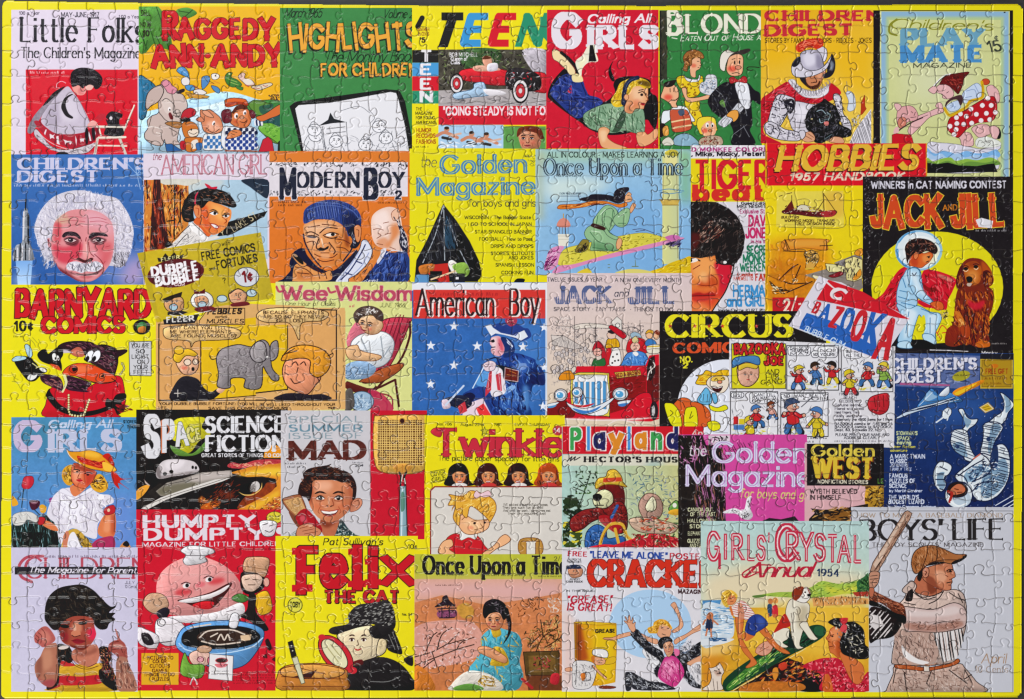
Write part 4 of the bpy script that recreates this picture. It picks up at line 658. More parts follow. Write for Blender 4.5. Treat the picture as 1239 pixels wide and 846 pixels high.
pb('1c1420', '425 440 450 425 480 430 515 410 510 435 470 450 440 452'); ls('5a2414', 7, '395 480 440 500 540 510 590 480', '420 525 480 545 560 530', '570 350 640 360 700 390', '585 420 650 430 690 460', '450 470 520 470', '330 380 380 370 390 400', '340 250 440 235', '460 225 580 235'); l('f4d0b0', 12, '455 350 470 420'); p('e8a878', '450 480 520 480 520 515 460 515', a=.8, soft=6)
p('34478c', '310 220 300 150 320 90 400 40 520 15 640 30 740 80 790 150 795 220 780 300 740 280 690 330 660 260 600 210 520 185 400 185', m=.15, b=0); lines('222c5c', '310 215 320 90 520 20 700 60 780 160 690 300 600 205 400 185', 82, 16, 7); lines('6a80bc', '320 170 400 60 560 30 600 160 420 175', 80, 19, 5); p('161c38', '640 200 700 120 790 200 780 300 740 270 700 330', a=.7, soft=14); ls('5a70ac', 5, '330 100 500 60 700 100 780 180', '420 40 600 50 720 110')
p('1c1a28', '680 290 730 240 780 280 790 370 750 430 700 420 720 360', m=.3, b=0); dabs('c8ccd8 4a5068', '690 300 760 260 780 360 730 420', 34, 34, 6, 80, 30); p('d88a58', '735 250 770 230 795 260 790 340 770 380 745 350', o='4a1c10', w=4, b=0); ls('6a2c18', 5, '755 270 775 280 770 330')
p('d8dae8', '575 720 620 650 700 560 780 440 800 370 840 360 880 420 890 470 850 560 760 650 690 690 680 720', b=0, o=D, w=5); ls('2a3464', 10, '620 700 700 620 790 480 830 400', '660 640 720 660', '750 540 800 560'); ls('9aa4c8', 8, '600 710 690 590 770 470', '700 680 800 580 860 470')
p('dc9454', '205 700 215 600 250 560 330 580 400 620 470 640 530 620 540 700 400 716 210 716', m=.06, b=0, o=D, w=4); p('c8743c', '240 640 340 630 400 690 260 700', a=.7, soft=10); ls('4a1c10', 7, '230 590 320 610 380 660', '300 570 400 600 460 650', '420 610 440 690', '480 620 500 690', '250 640 350 650'); p('dc9454', '200 490 230 478 300 540 330 570 290 590 240 550', b=0, o=D, w=5); pb('1c1a20', '210 495 240 485 290 530 300 570 260 550'); e('a88a70', 232, 492, 22, 10, 30)

cv('yellow magazine cover with a black pyramid shaped rocket and blue title', 496, 180, 653, 346, 'e2d617', 'B2')
sub('title'); T("the", 684, 112, 752, 112, 44, '5a5a50', w=.05, it=.1); T("Golden", 765, 138, 1130, 132, 72, '4f86b0', w=.19, n=.14, sf=.02, sp=.05, inl=('cfd860', .025)); T("Magazine", 668, 228, 1165, 222, 68, '4f86b0', w=.19, n=.14, sf=.02, sp=.05, inl=('cfd860', .025))
sub('subtitle'); T("for boys and girls", 886, 276, 1165, 276, 30, '4a4c3a', w=.08, sp=.06); dabs('6a6a3a 8a8a3a', '1110 60 1170 60 1170 110 1110 110', 40, 12, 2.5)
sub('small_text'); TL('3c3c24', 13, .13, '868 328 1145 WISCONSIN - The Badger State', '884 356 1148 I GO TO SCHOOL IN JAPAN', '912 388 1148 STAR-SPANGLED BANNER', '930 418 1150 FOOTBALL - How to Pass', '978 448 1155 DRIPS AND DROPS', '978 478 1155 STORIES, CUTOUTS', '1052 496 1155 AND JOKES', '998 526 1158 SPANISH LESSON', '1022 558 1155 COOKING FUN')
sub('pyramid_rocket'); p('232226', '780 265 835 335 890 420 930 505 925 590 660 590 668 500 710 420', c=0, m=.3); p('2c4458', '795 310 830 400 840 450 790 440', m=.3); p('111014', '835 380 925 500 930 580 850 560'); ls('a8b0b8', 4, '780 272 745 400 695 510', '782 272 786 500', '800 330 840 440', '850 460 890 540'); dabs('4a4c54 0d0c10', '780 280 920 500 680 500', 70, 60, 3, 75, 12)
pc('c2302a', '720 520 800 512 805 590 770 590 700 545'); p('c07030', '680 525 740 515 735 545 690 560'); p('e8e0d8', '800 510 820 500 850 530 830 560 810 540'); p('8ab04a', '820 520 870 510 890 545 870 570 830 545'); r('1d1c20', 725, 545, 775, 572); r('24242a', 815, 555, 870, 592); r('e8e4e8', 832, 570, 844, 580); pc('5a90c0', '665 560 720 560 720 594 660 594'); l('e8c8a0', 7, '730 580 830 545'); pc('c2302a', '760 585 805 575 805 594 750 594'); p('1a1a1c', '1075 590 1090 576 1120 580 1105 602 1085 600')

cv('pale blue cover of a person kneeling on a flying yellow carpet', 648, 181, 838, 333, '9cc3dc', 'B3', g=('7fb0dc', 70), m=.06)
r('a9c8a0', 30, 65, 820, 130, a=.8, soft=30); r('b4b890', 32, 65, 75, 420, a=.7, soft=20); r('7fb878', 760, 65, 820, 330, a=.8, soft=30); p('d8e4d8', '80 220 260 200 420 240 300 300 120 330', a=.8, soft=30); p('6fa4d8', '180 330 640 330 660 660 500 680 200 600', a=.5, soft=50)
sub('tower'); r('d8d68c', 668, 100, 750, 640, g=('c4cc9c', 0)); r('e4dc94', 680, 75, 740, 180); p('c8b840', '680 90 705 68 740 72 745 100', m=.1); p('c8a850', '655 318 755 318 745 345 668 345', c=0, m=.2); ls('8a6a30', 4, '652 318 758 318', '668 345 750 345'); ls('5a8ab0', 4, '640 275 700 265 775 275', '655 280 700 288 765 280'); ls('8a7a4a', 2.5, '740 180 742 318', '742 350 745 610', '672 180 672 318')
sub('title'); T("ALL IN COLOUR - MAKES LEARNING A JOY", 92, 106, 755, 106, 26, '2f3c34', w=.13, sp=.1); T("Once Upon a Time", 74, 194, 772, 192, 80, '2c3a48', w=.2, n=.07, sf=.03, sp=.05, inl=('a9c8d0', .05), o='2c3a48', ow=1); fine('3c4c50', 140, 204, 265, 10); fine('3c4c50', 450, 204, 540, 8)
TL('4a5a68', 9, .15, '155 292 262 EVERY PAGE A SURPRISE'); ls('3a4a6a', 3, '155 300 260 300', '580 230 600 225 608 240')
V(*VIEW['G4']); MODEL[0] = .1; K = '2a3a34'
sub('minaret'); pc('e4e0d0', '165 415 255 415 245 510 170 510'); ls('a8a498', 3, '160 430 258 430', '165 455 255 455'); pb('d88a78', '155 345 175 305 210 288 245 305 265 345 245 360 180 360'); ls('b8584a', 4, '160 352 262 352'); ls('6a6a70', 5, '178 362 178 412', '200 362 200 412', '225 362 225 412', '245 362 245 412', c=0); l('c89030', 6, '208 255 210 290')
sub('desert'); p('dcb818', '880 722 980 680 1060 640 1150 610 1215 595 1215 722', m=.1, b=0); dabs('a8841c f0dc50', '900 715 1060 650 1215 600 1215 720', 40, 50, 5, -15, 15); pb('dcc238', '320 722 350 700 400 685 430 722'); pb('d8cc70', '640 710 740 690 860 700 900 722 640 722'); ls('6a6a28', 4, '372 670 380 690', '775 620 778 670', '750 670 800 670', '560 655 575 655', '560 680 575 680')
sub('carpet'); p('d8cc4c', '160 650 210 540 330 500 560 450 830 405 1000 440 1050 460 800 530 500 600 280 660', o='8a7a2a', w=3, b=0, m=.06); pb('d88ab4', '120 715 180 665 300 650 560 575 800 515 1010 465 1100 440 1160 450 1000 500 700 575 400 650 180 718'); pb('c86aa8', '1010 440 1080 420 1130 440 1060 470'); pb('d890b8', '70 620 100 540 160 510 215 515 190 560 170 620 160 660 110 700 60 680'); dabs('c04a90 6a1c50 e8b4d0 2a1438', '50 690 90 550 180 520 150 640 70 710', 90, 70, 6, -35, 25); dabs('2a2048 5a4a80 1a1430', '1000 490 1165 450 1120 520 1040 520', 40, 60, 6, -25, 15); dabs('8a7c1c 5a5a1c', '220 560 560 460 830 415 980 450 500 590 240 650', 60, 20, 7, -5, 20); ls('3a2a4a', 4, '755 380 830 375 920 405', '780 395 850 385'); ls('a89c30', 3, '300 640 420 480', '560 570 660 430', '760 525 840 415', '240 580 700 470 960 450')
sub('person', 'person in green with long black hair kneeling and shading their eyes'); pk('8a7a34', '300 550 340 480 370 455 410 470 400 530 350 560', 3); dabs('2a2418', '310 550 400 470 400 530 340 560', 30, 34, 7, -60, 20); p('90b88a', '375 400 420 350 520 370 600 420 640 470 650 530 600 550 470 545 420 540 430 480 390 450', o=K, w=3, b=0, m=.05); p('5f8f60', '430 480 560 500 640 530 600 552 460 545', a=.8, soft=12); p('90b88a', '440 330 480 250 540 190 600 200 640 250 620 330 560 400 500 370', o=K, w=3, b=0, m=.05); pk('90b88a', '600 300 640 250 700 210 735 230 720 320 680 360 630 350', 3); p('90b88a', '520 250 580 210 610 250 590 330 570 400 640 440 620 460 550 420 520 340', o=K, w=3, b=0, m=.05); ls('3a6a44', 5, '480 270 470 330', '540 240 530 330 570 400', '600 230 590 320', '640 330 700 330', '420 400 480 470 560 500', '440 520 600 545', '660 270 710 240'); ls('d8ecd0', 5, '500 260 540 220', '430 390 500 400', '640 280 690 250')
pb('3a1c14', '425 345 450 330 540 365 520 385 440 360'); p('e4a878', '625 490 640 450 665 450 672 490 650 530 630 530', o='6a3420', w=3, b=0); p('e4a878', '690 130 720 85 745 100 740 115 750 130 745 155 710 165 690 160', o='6a3420', w=3, b=0); p('d87a2c', '165 215 180 185 250 180 340 175 430 155 540 155 640 180 700 165 710 190 650 205 560 175 460 175 380 200 260 215', b=0, o='5a2010', w=3); dabs('f0b060 8a3414', '180 200 430 165 640 180 560 178 260 210', 40, 50, 6, -5, 10); p('26222a', '330 140 400 120 440 100 560 105 640 130 690 150 640 175 560 150 460 150 400 160', m=.15, b=0); p('26222a', '605 110 620 70 660 50 720 45 725 70 700 95 690 140 640 140', m=.2, b=0); dabs('8a94a0 0e0c10', '610 110 700 60 690 120 640 135', 24, 24, 4); ls('26222a', 7, '345 130 420 125 500 130', '400 205 470 180 540 185', '300 200 400 165', tp=2); p('e4a878', '735 210 760 170 780 185 770 210 740 250', o='6a3420', w=3, b=0); ls(K, 4, '715 110 730 108', '720 140 738 138')

cv('teen magazine cover with half a face under a black hair bob', 836, 176, 929, 379, 'dbd6dc', 'B3')
r('e6e0e4', 815, 45, 1195, 112); r('e6cf12', 810, 112, 1190, 328)
sub('cover_line'); T("!MAD MONKEE COLOR!", 742, 76, 1180, 76, 18, 'a83a78', w=.22, sp=.16); T(", Mike, Micky, Peter!", 812, 100, 1178, 98, 20, '252028', w=.22, sp=.08)
sub('title'); T("TIGER", 822, 256, 1210, 256, 128, 'd22433', w=.24, n=.16, sp=.05, kx=1); T("beat", 815, 318, 1185, 316, 68, 'd2342c', w=.3, n=.22, sp=.05)
V(*VIEW['H2']); MODEL[0] = .1; K = '242020'
sub('person', 'half a face, dark eyed, under a thick black bob of hair'); p('df7a38', '0 380 200 400 320 480 300 600 260 690 200 780 160 836 0 836', c=0, b=0, m=.05); p('f2a860', '20 440 120 420 190 460 180 560 100 620 20 560', a=.8, soft=24); p('cf2238', '195 470 330 470 305 600 265 690 215 720 220 600 195 530', a=.97, soft=8); p('d8402c', '0 690 60 680 140 690 220 660 250 700 180 790 60 830 0 800', a=.85, soft=22); p('e88c4c', '20 770 120 770 140 836 10 836', a=.8, soft=18); p('b8341c', '140 560 200 600 210 640 150 650 60 640', a=.6, soft=12); p('f4b878', '90 540 140 560 130 620 80 600', a=.7, soft=12)
ls('8a2c18', 6, '60 630 100 640 150 640 200 630', '160 560 200 590 205 630'); p('a82424', '10 710 70 690 110 700 160 690 200 710 140 720 60 725', a=.95, soft=3); p('c83830', '20 725 110 722 170 718 130 750 50 755', a=.9, soft=4); ls('5a1414', 5, '10 718 80 714 190 712')
p(K, '0 28 120 24 200 30 290 75 350 130 390 200 410 280 400 370 370 440 345 475 320 480 215 480 200 470 190 420 140 430 80 440 0 430', c=0, b=0, m=.2); dabs('0e0c0c 4a3c38 38302e', '0 40 200 40 390 220 390 400 340 460 220 440 0 400', 150, 60, 7, -60, 40); dabs('8a5a4c c8a08c 5a2420', '60 240 160 160 270 230 200 320 90 330', 90, 34, 4, -45, 20); dabs('a89894 5a5452', '160 130 240 160 390 160 380 200 300 190 200 190', 30, 22, 4, 40, 40); p('5a2018', '0 270 70 260 80 320 40 380 0 400', a=.85, soft=14)
ls(K, 9, '5 440 50 445 80 460', '200 480 250 460 330 470'); pb('f0e4dc', '8 450 50 440 65 458 30 472 10 470'); e(K, 14, 456, 10, 12); pb(K, '205 462 260 450 330 455 325 500 300 490 250 490 215 480'); e('f0ece8', 262, 470, 14, 11); e('5a4a48', 240, 468, 12, 11); ls('7a2414', 6, '30 520 80 490', '300 500 310 560'); l(K, 8, '330 480 320 540 300 600 262 690 200 780 165 836', c=1)
V(*VIEW['B3']); sub('cover_line'); TL('2a2a2e', 13, .18, '1062 342 1200 Guest Editor', '1040 358 1200 MIKE NESMITH'); TL('a83a6a', 20, .16, '1055 386 1215 Exclusive Story'); T("DAVY", 1098, 448, 1212, 448, 50, 'c43064', w=.22, sp=.04); T("JONES", 1084, 508, 1212, 506, 46, 'c43064', w=.22, sp=.04); TL('a83a6a', 16, .18, '1110 535 1205 In his life')
T("SECRET", 1090, 588, 1212, 586, 38, '2a7a5a', w=.22, sp=.04); T("MONKEE", 1070, 632, 1212, 630, 38, '2a7a5a', w=.22, sp=.04); T("WEEKEND", 1056, 676, 1212, 672, 36, '2a7a5a', w=.22, sp=.04); TL('b83a2c', 16, .18, '1040 700 1120 A Lunchtime', '1025 720 1122 FAREWELL TO'); T("FANS", 1132, 720, 1212, 720, 30, 'c0362c', w=.24)
V(*VIEW['D3']); V(*VIEW['C3']); T("HERMAN", 996, 136, 1185, 134, 50, '3f8fc8', w=.22, sp=.04); T("and GIRLS", 966, 184, 1180, 182, 46, '3f8fc8', w=.2, sp=.04); T("Inside Facts: KURT RUSSELL", 924, 212, 1220, 212, 14, '2a2a30', w=.15)

cv('yellow and red hobby annual with a boat, a biplane and a street', 926, 174, 1122, 379, 'e0a01c', 'B4', m=.05)
r('ead018', 40, 185, 430, 690, m=.04); p('dc8c1c', '58 400 200 380 300 430 290 560 180 680 58 680', c=0, m=.15, a=.9, soft=26); p('cc7a1c', '58 480 200 470 240 560 180 640 58 640', c=0, m=.25, a=.8, soft=14); r('d8202c', 58, 28, 660, 188, m=.05); pc('d8202c', '420 185 430 160 470 155 660 155 660 188 420 188')
sub('title'); T("HOBBIES", 88, 128, 628, 122, 86, 'e2b23a', w=.24, n=.17, sf=.04, it=.22, sp=.05, sh=('4a1418', -4, 5)); T("1957 HANDBOOK", 142, 168, 580, 164, 26, 'e8d0b8', w=.2, it=.25, sp=.1)
V(*VIEW['G7']); MODEL[0] = .1; K = '3a2414'
sub('boat_picture'); p('e4d050', '65 65 490 60 495 290 60 290', c=0, m=.04); p('e0b040', '370 80 490 70 490 220 380 210', a=.7, soft=20); ls('8a7a3a', 4, '495 80 492 180 490 292 250 296 80 290'); pc('6a2420', '110 185 160 120 180 185'); p('5a1c24', '105 185 180 180 300 195 440 185 420 222 300 225 200 212 110 205', b=0, m=.2, o=K, w=3); pb('a83034', '350 195 440 185 425 222 360 225'); ls(K, 4, '160 90 162 185', '365 75 368 190', '365 80 440 190', '365 120 320 190', '240 130 245 190', '80 95 100 88', '125 80 160 72'); pk('d8d0b8', '195 180 215 150 260 155 270 185', 3); dabs('2a1c18 d8ccb0 7a2a24', '110 150 300 160 430 190 420 215 110 205', 60, 18, 5, 0, 50); TL(K, 15, .16, '92 236 205 BUILD THIS', '112 258 432 WORKING MODEL TRAWLER!', '182 278 440 FREE DESIGN INSIDE', it=.2)
sub('biplane'); p('dc8a2c', '115 375 380 370 385 400 380 440 240 425 115 440', b=0, o='7a3a14', w=3); p('e0a040', '150 380 370 378 370 410 160 415', a=.8, soft=8); ls(K, 5, '115 370 135 440', '120 375 145 430', '340 412 420 408', '105 445 260 450', '380 370 385 440'); pk('d8a44c', '240 460 290 440 330 470 330 510 290 560 250 555 255 500', 3); dabs('2a2420 e0d0a0 7a5a2c', '240 450 330 455 330 520 250 530', 50, 26, 6); l('d8b040', 10, '250 560 300 555')
dabs('c8701c e0a030', '20 400 100 420 100 560 30 600', 24, 60, 10, 80, 30, a=.5); ls(K, 7, '80 630 150 560 200 530', '215 540 175 635', '20 640 80 690 150 700', '110 640 160 655 250 650', '130 710 200 680 290 640', '30 660 60 700'); ls('8a4a1c', 5, '90 620 190 535', '200 600 180 630', '10 600 100 640'); dabs('2a2018 e8d8b0', '20 650 130 690 120 720 40 720', 30, 30, 7, 20, 30); dabs('e8d8b0 5a4a30', '160 620 200 620 200 645 165 645', 10, 18, 6)
sub('street'); p('8a8078', '240 600 380 560 480 520 610 620 615 680 560 720 400 660 300 620', c=0, m=.15); p('e4dc9c', '375 525 440 530 505 545 505 580 400 580 380 560', c=0, o=K, w=3); p('8a8484', '430 520 560 470 610 480 612 520 500 545', c=0, m=.2); p('e0d490', '500 500 560 480 612 500 612 620 560 640 510 630', c=0, o=K, w=3, m=.05); pk('e0942c', '550 620 580 580 600 560 605 600 570 630', 2); pk('e0942c', '560 460 580 435 610 430 612 470 580 475', 2); dabs('2a2824 5a5048', '430 525 600 490 600 600 520 620', 60, 24, 5, 90, 20); pk('8a242c', '395 605 430 590 470 575 490 585 480 600 430 615', 3); pb('e8dcb0', '300 600 370 620 360 635 300 615'); ls(K, 5, '380 540 382 565', '400 545 402 570')
V(*VIEW['B4'])
sub('price'); r('c2242c', 78, 612, 200, 668); T("2/-", 118, 668, 190, 652, 44, 'f0dcc8', w=.16, it=.25)

# ---- third row
cv('black cover of a boy in a space helmet and a big brown dog on a yellow disc', 1044, 214, 1226, 431, '252123', 'B4', m=.15)
dabs('5a5054 3a3438 8a8286', '425 155 450 155 450 560 425 560', 90, 8, 3); dabs('4a4448 6a6468', '430 155 960 155 960 172 430 172', 60, 9, 3); dabs('3a3438 4a4448', '960 180 990 180 990 830 960 830', 60, 12, 3)
e('e2d61a', 703, 574, 250, 212, m=.04)
sub('title'); T("WINNERS in CAT NAMING CONTEST", 452, 198, 966, 196, 25, 'd6d2dc', w=.19, sp=.1); T("JACK", 450, 338, 722, 336, 104, 'cf4a26', w=.27, n=.16, sf=.05, o='e8c83a', ow=3, j=.15, sp=.03); T("AND", 724, 282, 780, 280, 20, 'cf7a26', w=.16, sf=.05); T("JILL", 756, 342, 966, 334, 106, 'cf4a26', w=.27, n=.16, sf=.05, o='e8c83a', ow=3, j=.15, sp=.03)
pc('e3e0e6', '848 318 870 310 915 322 910 350 860 345'); fine('c8c4c8', 850, 362, 965, 9)
V(*VIEW['H5']); MODEL[0] = .12; K = '1c181a'; B = 'a8d0ea'; W = 'dcebf4'
sub('person', 'child in a pale blue space suit with a round helmet and red cape'); p('cf2030', '70 490 130 440 180 360 230 290 280 260 320 270 300 360 270 470 250 540 300 610 180 560 90 520', b=0, m=.05); p('cf2030', '400 285 430 280 520 300 610 345 590 420 560 480 550 540 520 545 440 500 390 420 380 340', b=0, m=.05); p('8a1420', '390 370 430 400 480 400 470 430 410 420', b=0, m=.2); dabs('7a0c18 e85a60', '90 500 260 280 310 280 250 530 200 560', 40, 60, 8, -50, 20); dabs('7a0c18 e85a60', '400 300 600 345 550 520 430 450', 50, 50, 7, 60, 40); p('d89a80', '500 310 590 345 570 360 500 330', a=.7, soft=6)
e('dfe9ee', 365, 155, 150, 128, o='90c0e0', w=12); e('f0f4f4', 380, 160, 118, 100); e('ece8b0', 430, 175, 70, 70, a=.7, soft=20); l('5a9cd0', 14, '225 150 232 210 280 255 330 282'); l('5a9cd0', 10, '235 100 280 50 340 32'); l('8ac0e4', 6, '480 90 510 150 490 210')
p('d8622c', '300 250 320 190 350 165 400 175 440 165 460 185 450 210 430 235 410 250 380 270 330 260', b=0, o='6a2414', w=3); p('e8924c', '390 190 440 180 440 220 400 235', a=.85, soft=8); p('b83a24', '310 220 350 180 360 250 330 260', a=.7, soft=8); p('e07a48', '335 170 358 165 362 195 345 215 332 200', b=0, o='7a2414', w=3); p('2a1816', '280 180 275 130 300 95 350 75 420 82 470 110 490 150 475 180 440 165 410 160 370 180 350 165 325 185 300 215 290 240', b=0, m=.2); dabs('6a4038 0e0808 8a5a4a', '285 170 300 95 420 85 485 150 400 160 310 200', 60, 34, 6, 20, 80); ls(K, 5, '420 198 440 192', '430 225 415 232'); e(K, 432, 202, 6, 5)
p(B, '290 280 340 265 375 290 385 350 400 430 460 490 455 520 400 500 360 470 350 520 300 540 230 520 220 440 240 360 270 310', b=0, o='2a5a80', w=4); p(W, '280 300 330 280 350 340 300 380', a=.9, soft=14); p(B, '220 510 300 540 360 520 440 560 500 570 515 610 480 690 470 750 400 710 400 640 370 580 350 620 330 690 300 790 230 760 240 700 260 620', b=0, o='2a5a80', w=4); p(W, '280 540 350 560 340 620 300 700 270 740 270 640', a=.9, soft=12); p(W, '430 580 490 590 460 700 430 700', a=.85, soft=10); pb('e2d81c', '360 640 400 580 410 660 385 720 330 740'); ls('3a78a8', 5, '240 420 290 430', '230 460 300 480', '260 340 280 400', '300 380 350 420 400 470', '250 500 340 520', '380 540 480 580', '300 560 280 700', '440 600 440 700'); p(B, '290 300 330 270 370 290 375 360 400 430 450 480 440 505 380 480 320 420', b=0, o='2a5a80', w=4); p(W, '310 310 350 300 370 380 420 460 350 410', a=.9, soft=10); ls('26304a', 5, '322 305 335 320 350 302')
p('d8622c', '440 505 480 490 520 500 530 540 490 550 460 530', b=0, o='6a2414', w=3); pc('cf2030', '355 475 450 520 480 540 400 530 360 505'); dabs('2a2420 c8b050 6a4a34 e8d8b0', '500 540 560 540 560 610 520 610', 40, 20, 7); p('bcdcee', '235 760 300 755 320 800 230 795', b=0, o='2a5a80', w=4); p('bcdcee', '390 710 450 710 480 750 470 775 410 760', b=0, o='2a5a80', w=4); ls('cf2030', 5, '490 700 520 650 555 690 520 700', '480 690 510 740'); pb(K, '320 750 400 745 480 780 540 800 340 800')
sub('dog', 'long eared brown spaniel sitting upright'); p('7a2c14', '620 420 680 390 740 400 810 390 860 430 855 520 830 600 820 680 830 760 760 795 680 770 600 790 540 770 550 680 590 640 600 560', b=0, m=.12); p('7a2c14', '640 260 680 215 730 205 790 220 840 280 860 340 850 380 800 400 700 400 620 390 615 330', b=0, m=.1); dabs('4a140a b8541c 5a1c0e d0702c 8a3416', '560 700 640 420 860 430 820 780 600 780', 330, 40, 8, 80, 30); p('bc541c', '780 225 840 280 860 350 820 380 790 330', a=.9, soft=8); p('5a180c', '615 330 640 260 665 280 670 380 630 410 612 380', b=0, m=.15); p('5a180c', '790 300 830 290 858 350 845 385 800 395', b=0, m=.15); dabs('b8602c 3a0e08', '620 340 660 280 665 400 625 400', 40, 36, 6, 85, 20); dabs('c8702c 3a0e08', '790 290 850 310 850 385 800 390', 40, 36, 6, 80, 20)
p('b85a20', '665 260 700 230 750 230 780 280 770 360 730 385 690 370 670 330', b=0, m=.08); p('dc8c40', '690 290 750 290 755 350 720 375 690 350', a=.9, soft=14); p('8a3414', '690 225 760 225 750 260 700 265', a=.7, soft=10); e('1c0c08', 676, 275, 15, 11); e('1c0c08', 742, 262, 15, 11); ls('f0d8b0', 4, '660 285 676 295 692 283', '730 274 745 282 758 270'); ls('4a140a', 6, '655 262 676 255 695 266', '725 248 745 243 765 252'); pb('1c1210', '678 335 700 325 720 338 715 362 690 368'); ls('3a1810', 5, '700 368 695 385 675 390', '715 380 730 375'); pb('c8b0a0', '685 372 715 372 705 392 685 388')
p('cc2438', '690 480 740 500 800 480 790 530 740 550 700 530', a=.9, soft=8); p('d87a2c', '610 560 640 570 680 650 690 700 680 730 660 700 630 640', b=0, a=.9); dabs('f0b060 a84a18', '615 565 690 660 690 720 650 700', 40, 36, 6, 65, 15); p('a8401c', '640 660 690 650 705 700 690 730 655 720', b=0, m=.1); p('c8641c', '740 770 780 750 830 760 830 790 760 795', b=0, m=.1); ls('2a0c06', 6, '735 570 720 660 740 760', '690 560 700 650', '800 600 780 740', '640 740 600 780'); p('8a2c1c', '550 680 600 640 640 700 600 760 550 740', a=.8, soft=8); fine('c8c0bc', 850, 775, 950, 12); ls('e4e0e4', 6, '440 812 560 815 690 822', c=0); T("Mooky", 780, 838, 885, 840, 18, 'd8d4d4', w=.2)

cv('yellow comic cover of a red bull faced animal with a crow on its shoulder', 14, 345, 188, 508, 'e4d81a', 'C1')
sub('title'); T("BARNYARD", 68, 172, 668, 172, 108, 'c9202a', w=.28, n=.15, j=.22, sp=.02, o='4a1010', ow=4, cap=False); T("COMICS", 182, 246, 552, 244, 64, 'c9202a', w=.27, n=.17, sf=.05, sp=.03, o='4a1010', ow=3); T("10^", 64, 240, 148, 238, 42, '2a2818', w=.22, n=.12, sf=.05)
fine('3a3818', 62, 268, 102, 10); e('24201c', 626, 223, 38, 33); p('3f7a3a', '605 215 625 200 645 210 640 240 612 242'); p('c87a34', '612 225 640 220 640 245 612 245'); e('3f8a4a', 626, 210, 12, 9)
sub('speech_sign'); p('c9c8cc', '570 288 668 285 668 438 572 436', o='3a3a3c', w=3, c=0); TL('2a2a2c', 17, .12, '580 312 660 YOU ARE', '600 338 640 SO', '582 362 658 LIGHT', '606 384 640 ON', '590 408 652 YOUR', '590 430 655 FEET')
V(*VIEW['G5']); MODEL[0] = .12; K = '1e1718'
sub('bull', 'red muzzled dark bull in a red dress and necklace'); p('c81e2c', '310 670 300 560 340 430 420 420 600 440 800 340 920 330 955 430 960 560 900 640 880 670', b=0, m=.05, o=K, w=4); p('a81824', '330 620 600 650 880 600 860 670 330 670', a=.7, soft=20); p(K, '300 480 330 430 345 470 430 570 560 620 680 615 790 585 880 530 890 570 800 620 680 655 540 660 400 610 310 510', b=0, m=.15)
p('2e1a24', '400 90 450 50 560 35 680 45 720 70 790 65 870 90 900 110 970 105 975 125 930 155 905 170 900 230 870 320 850 320 760 260 680 220 620 190 640 150 560 165 480 120', b=0, m=.15, o=K, w=4); dabs('6a3a4c 4a2a38 140c12 8a5a60', '450 60 690 50 880 110 880 290 760 250 640 180 700 110 560 100', 170, 40, 7, 30, 40); p('b8604c', '500 130 560 85 600 100 620 160 560 165', b=0, m=.1); p('e08a70', '520 130 560 110 580 150', a=.8, soft=6); pb('c8b8c0', '420 120 450 105 500 120 530 130 470 135 430 135')
p('dc4a24', '440 300 480 250 560 220 680 230 790 280 880 330 870 370 780 390 680 370 560 330 470 320', b=0, m=.05, o=K, w=4); p('ec7a4c', '500 250 600 235 680 260 620 300 520 290', a=.8, soft=12); e('b83018', 530, 270, 34, 32, o=K, w=4); p(K, '520 260 550 255 560 275 530 290'); e('e07048', 770, 325, 26, 20, -20, o=K, w=4); p(K, '755 330 785 312 780 335'); ls(K, 6, '640 370 740 385 850 375 880 365', '850 345 890 380 900 420', '560 330 650 370')
for x0, y0 in ((665, 160), (722, 160)): e('f0f0f4', x0, y0, 32, 52, 25, o=K, w=4); e(K, x0-18, y0+22, 15, 24, 20)
p('3a2030', '255 350 270 310 400 330 440 380 440 450 380 430 290 390', b=0, m=.2); p('3a2030', '470 330 560 340 640 370 680 390 640 440 660 460 560 455 470 430', b=0, m=.2); dabs('7a4a5c 1a0e16 a86a60', '265 340 440 360 430 440 300 390', 60, 40, 6, 20, 25); dabs('7a4a5c 1a0e16', '475 340 670 390 640 450 480 430', 70, 40, 6, 10, 25); l('d8d8a4', 20, '455 320 470 380 440 455'); ls('6a6a40', 3, '440 330 460 400 430 450')
for i in range(9): e('e4dca4', 490 - (i > 6)*-6*(i-6), 485 + i*20, 9, 9, o='6a5a30', w=2)
for i in range(7): e('e4dca4', 662 - i*7, 525 + i*20, 10, 10, o='6a5a30', w=2)
for i in range(5): e('e4dca4', 520 + i*24, 660 - abs(i-2)*4, 10, 10, o='6a5a30', w=2)
p(K, '795 570 810 510 850 530 890 480 960 470 970 510 930 550 960 600 900 650 870 600 830 590', b=0, m=.2); dabs('c0242c 5a1c20', '880 560 970 560 1030 610 900 640', 40, 50, 9, 10, 25); ls('8a8a5a', 4, '925 210 950 220 955 270 930 300')
for i in range(6): e('c8c088', 935 + 18*math.sin(i*.8), 225 + i*17, 8, 9, o='5a5030', w=2)
ls('8a8a30', 4, '160 10 200 50 215 80', '190 5 230 50', '10 290 40 340 70 355', '20 370 60 380 90 430', '240 20 260 60')
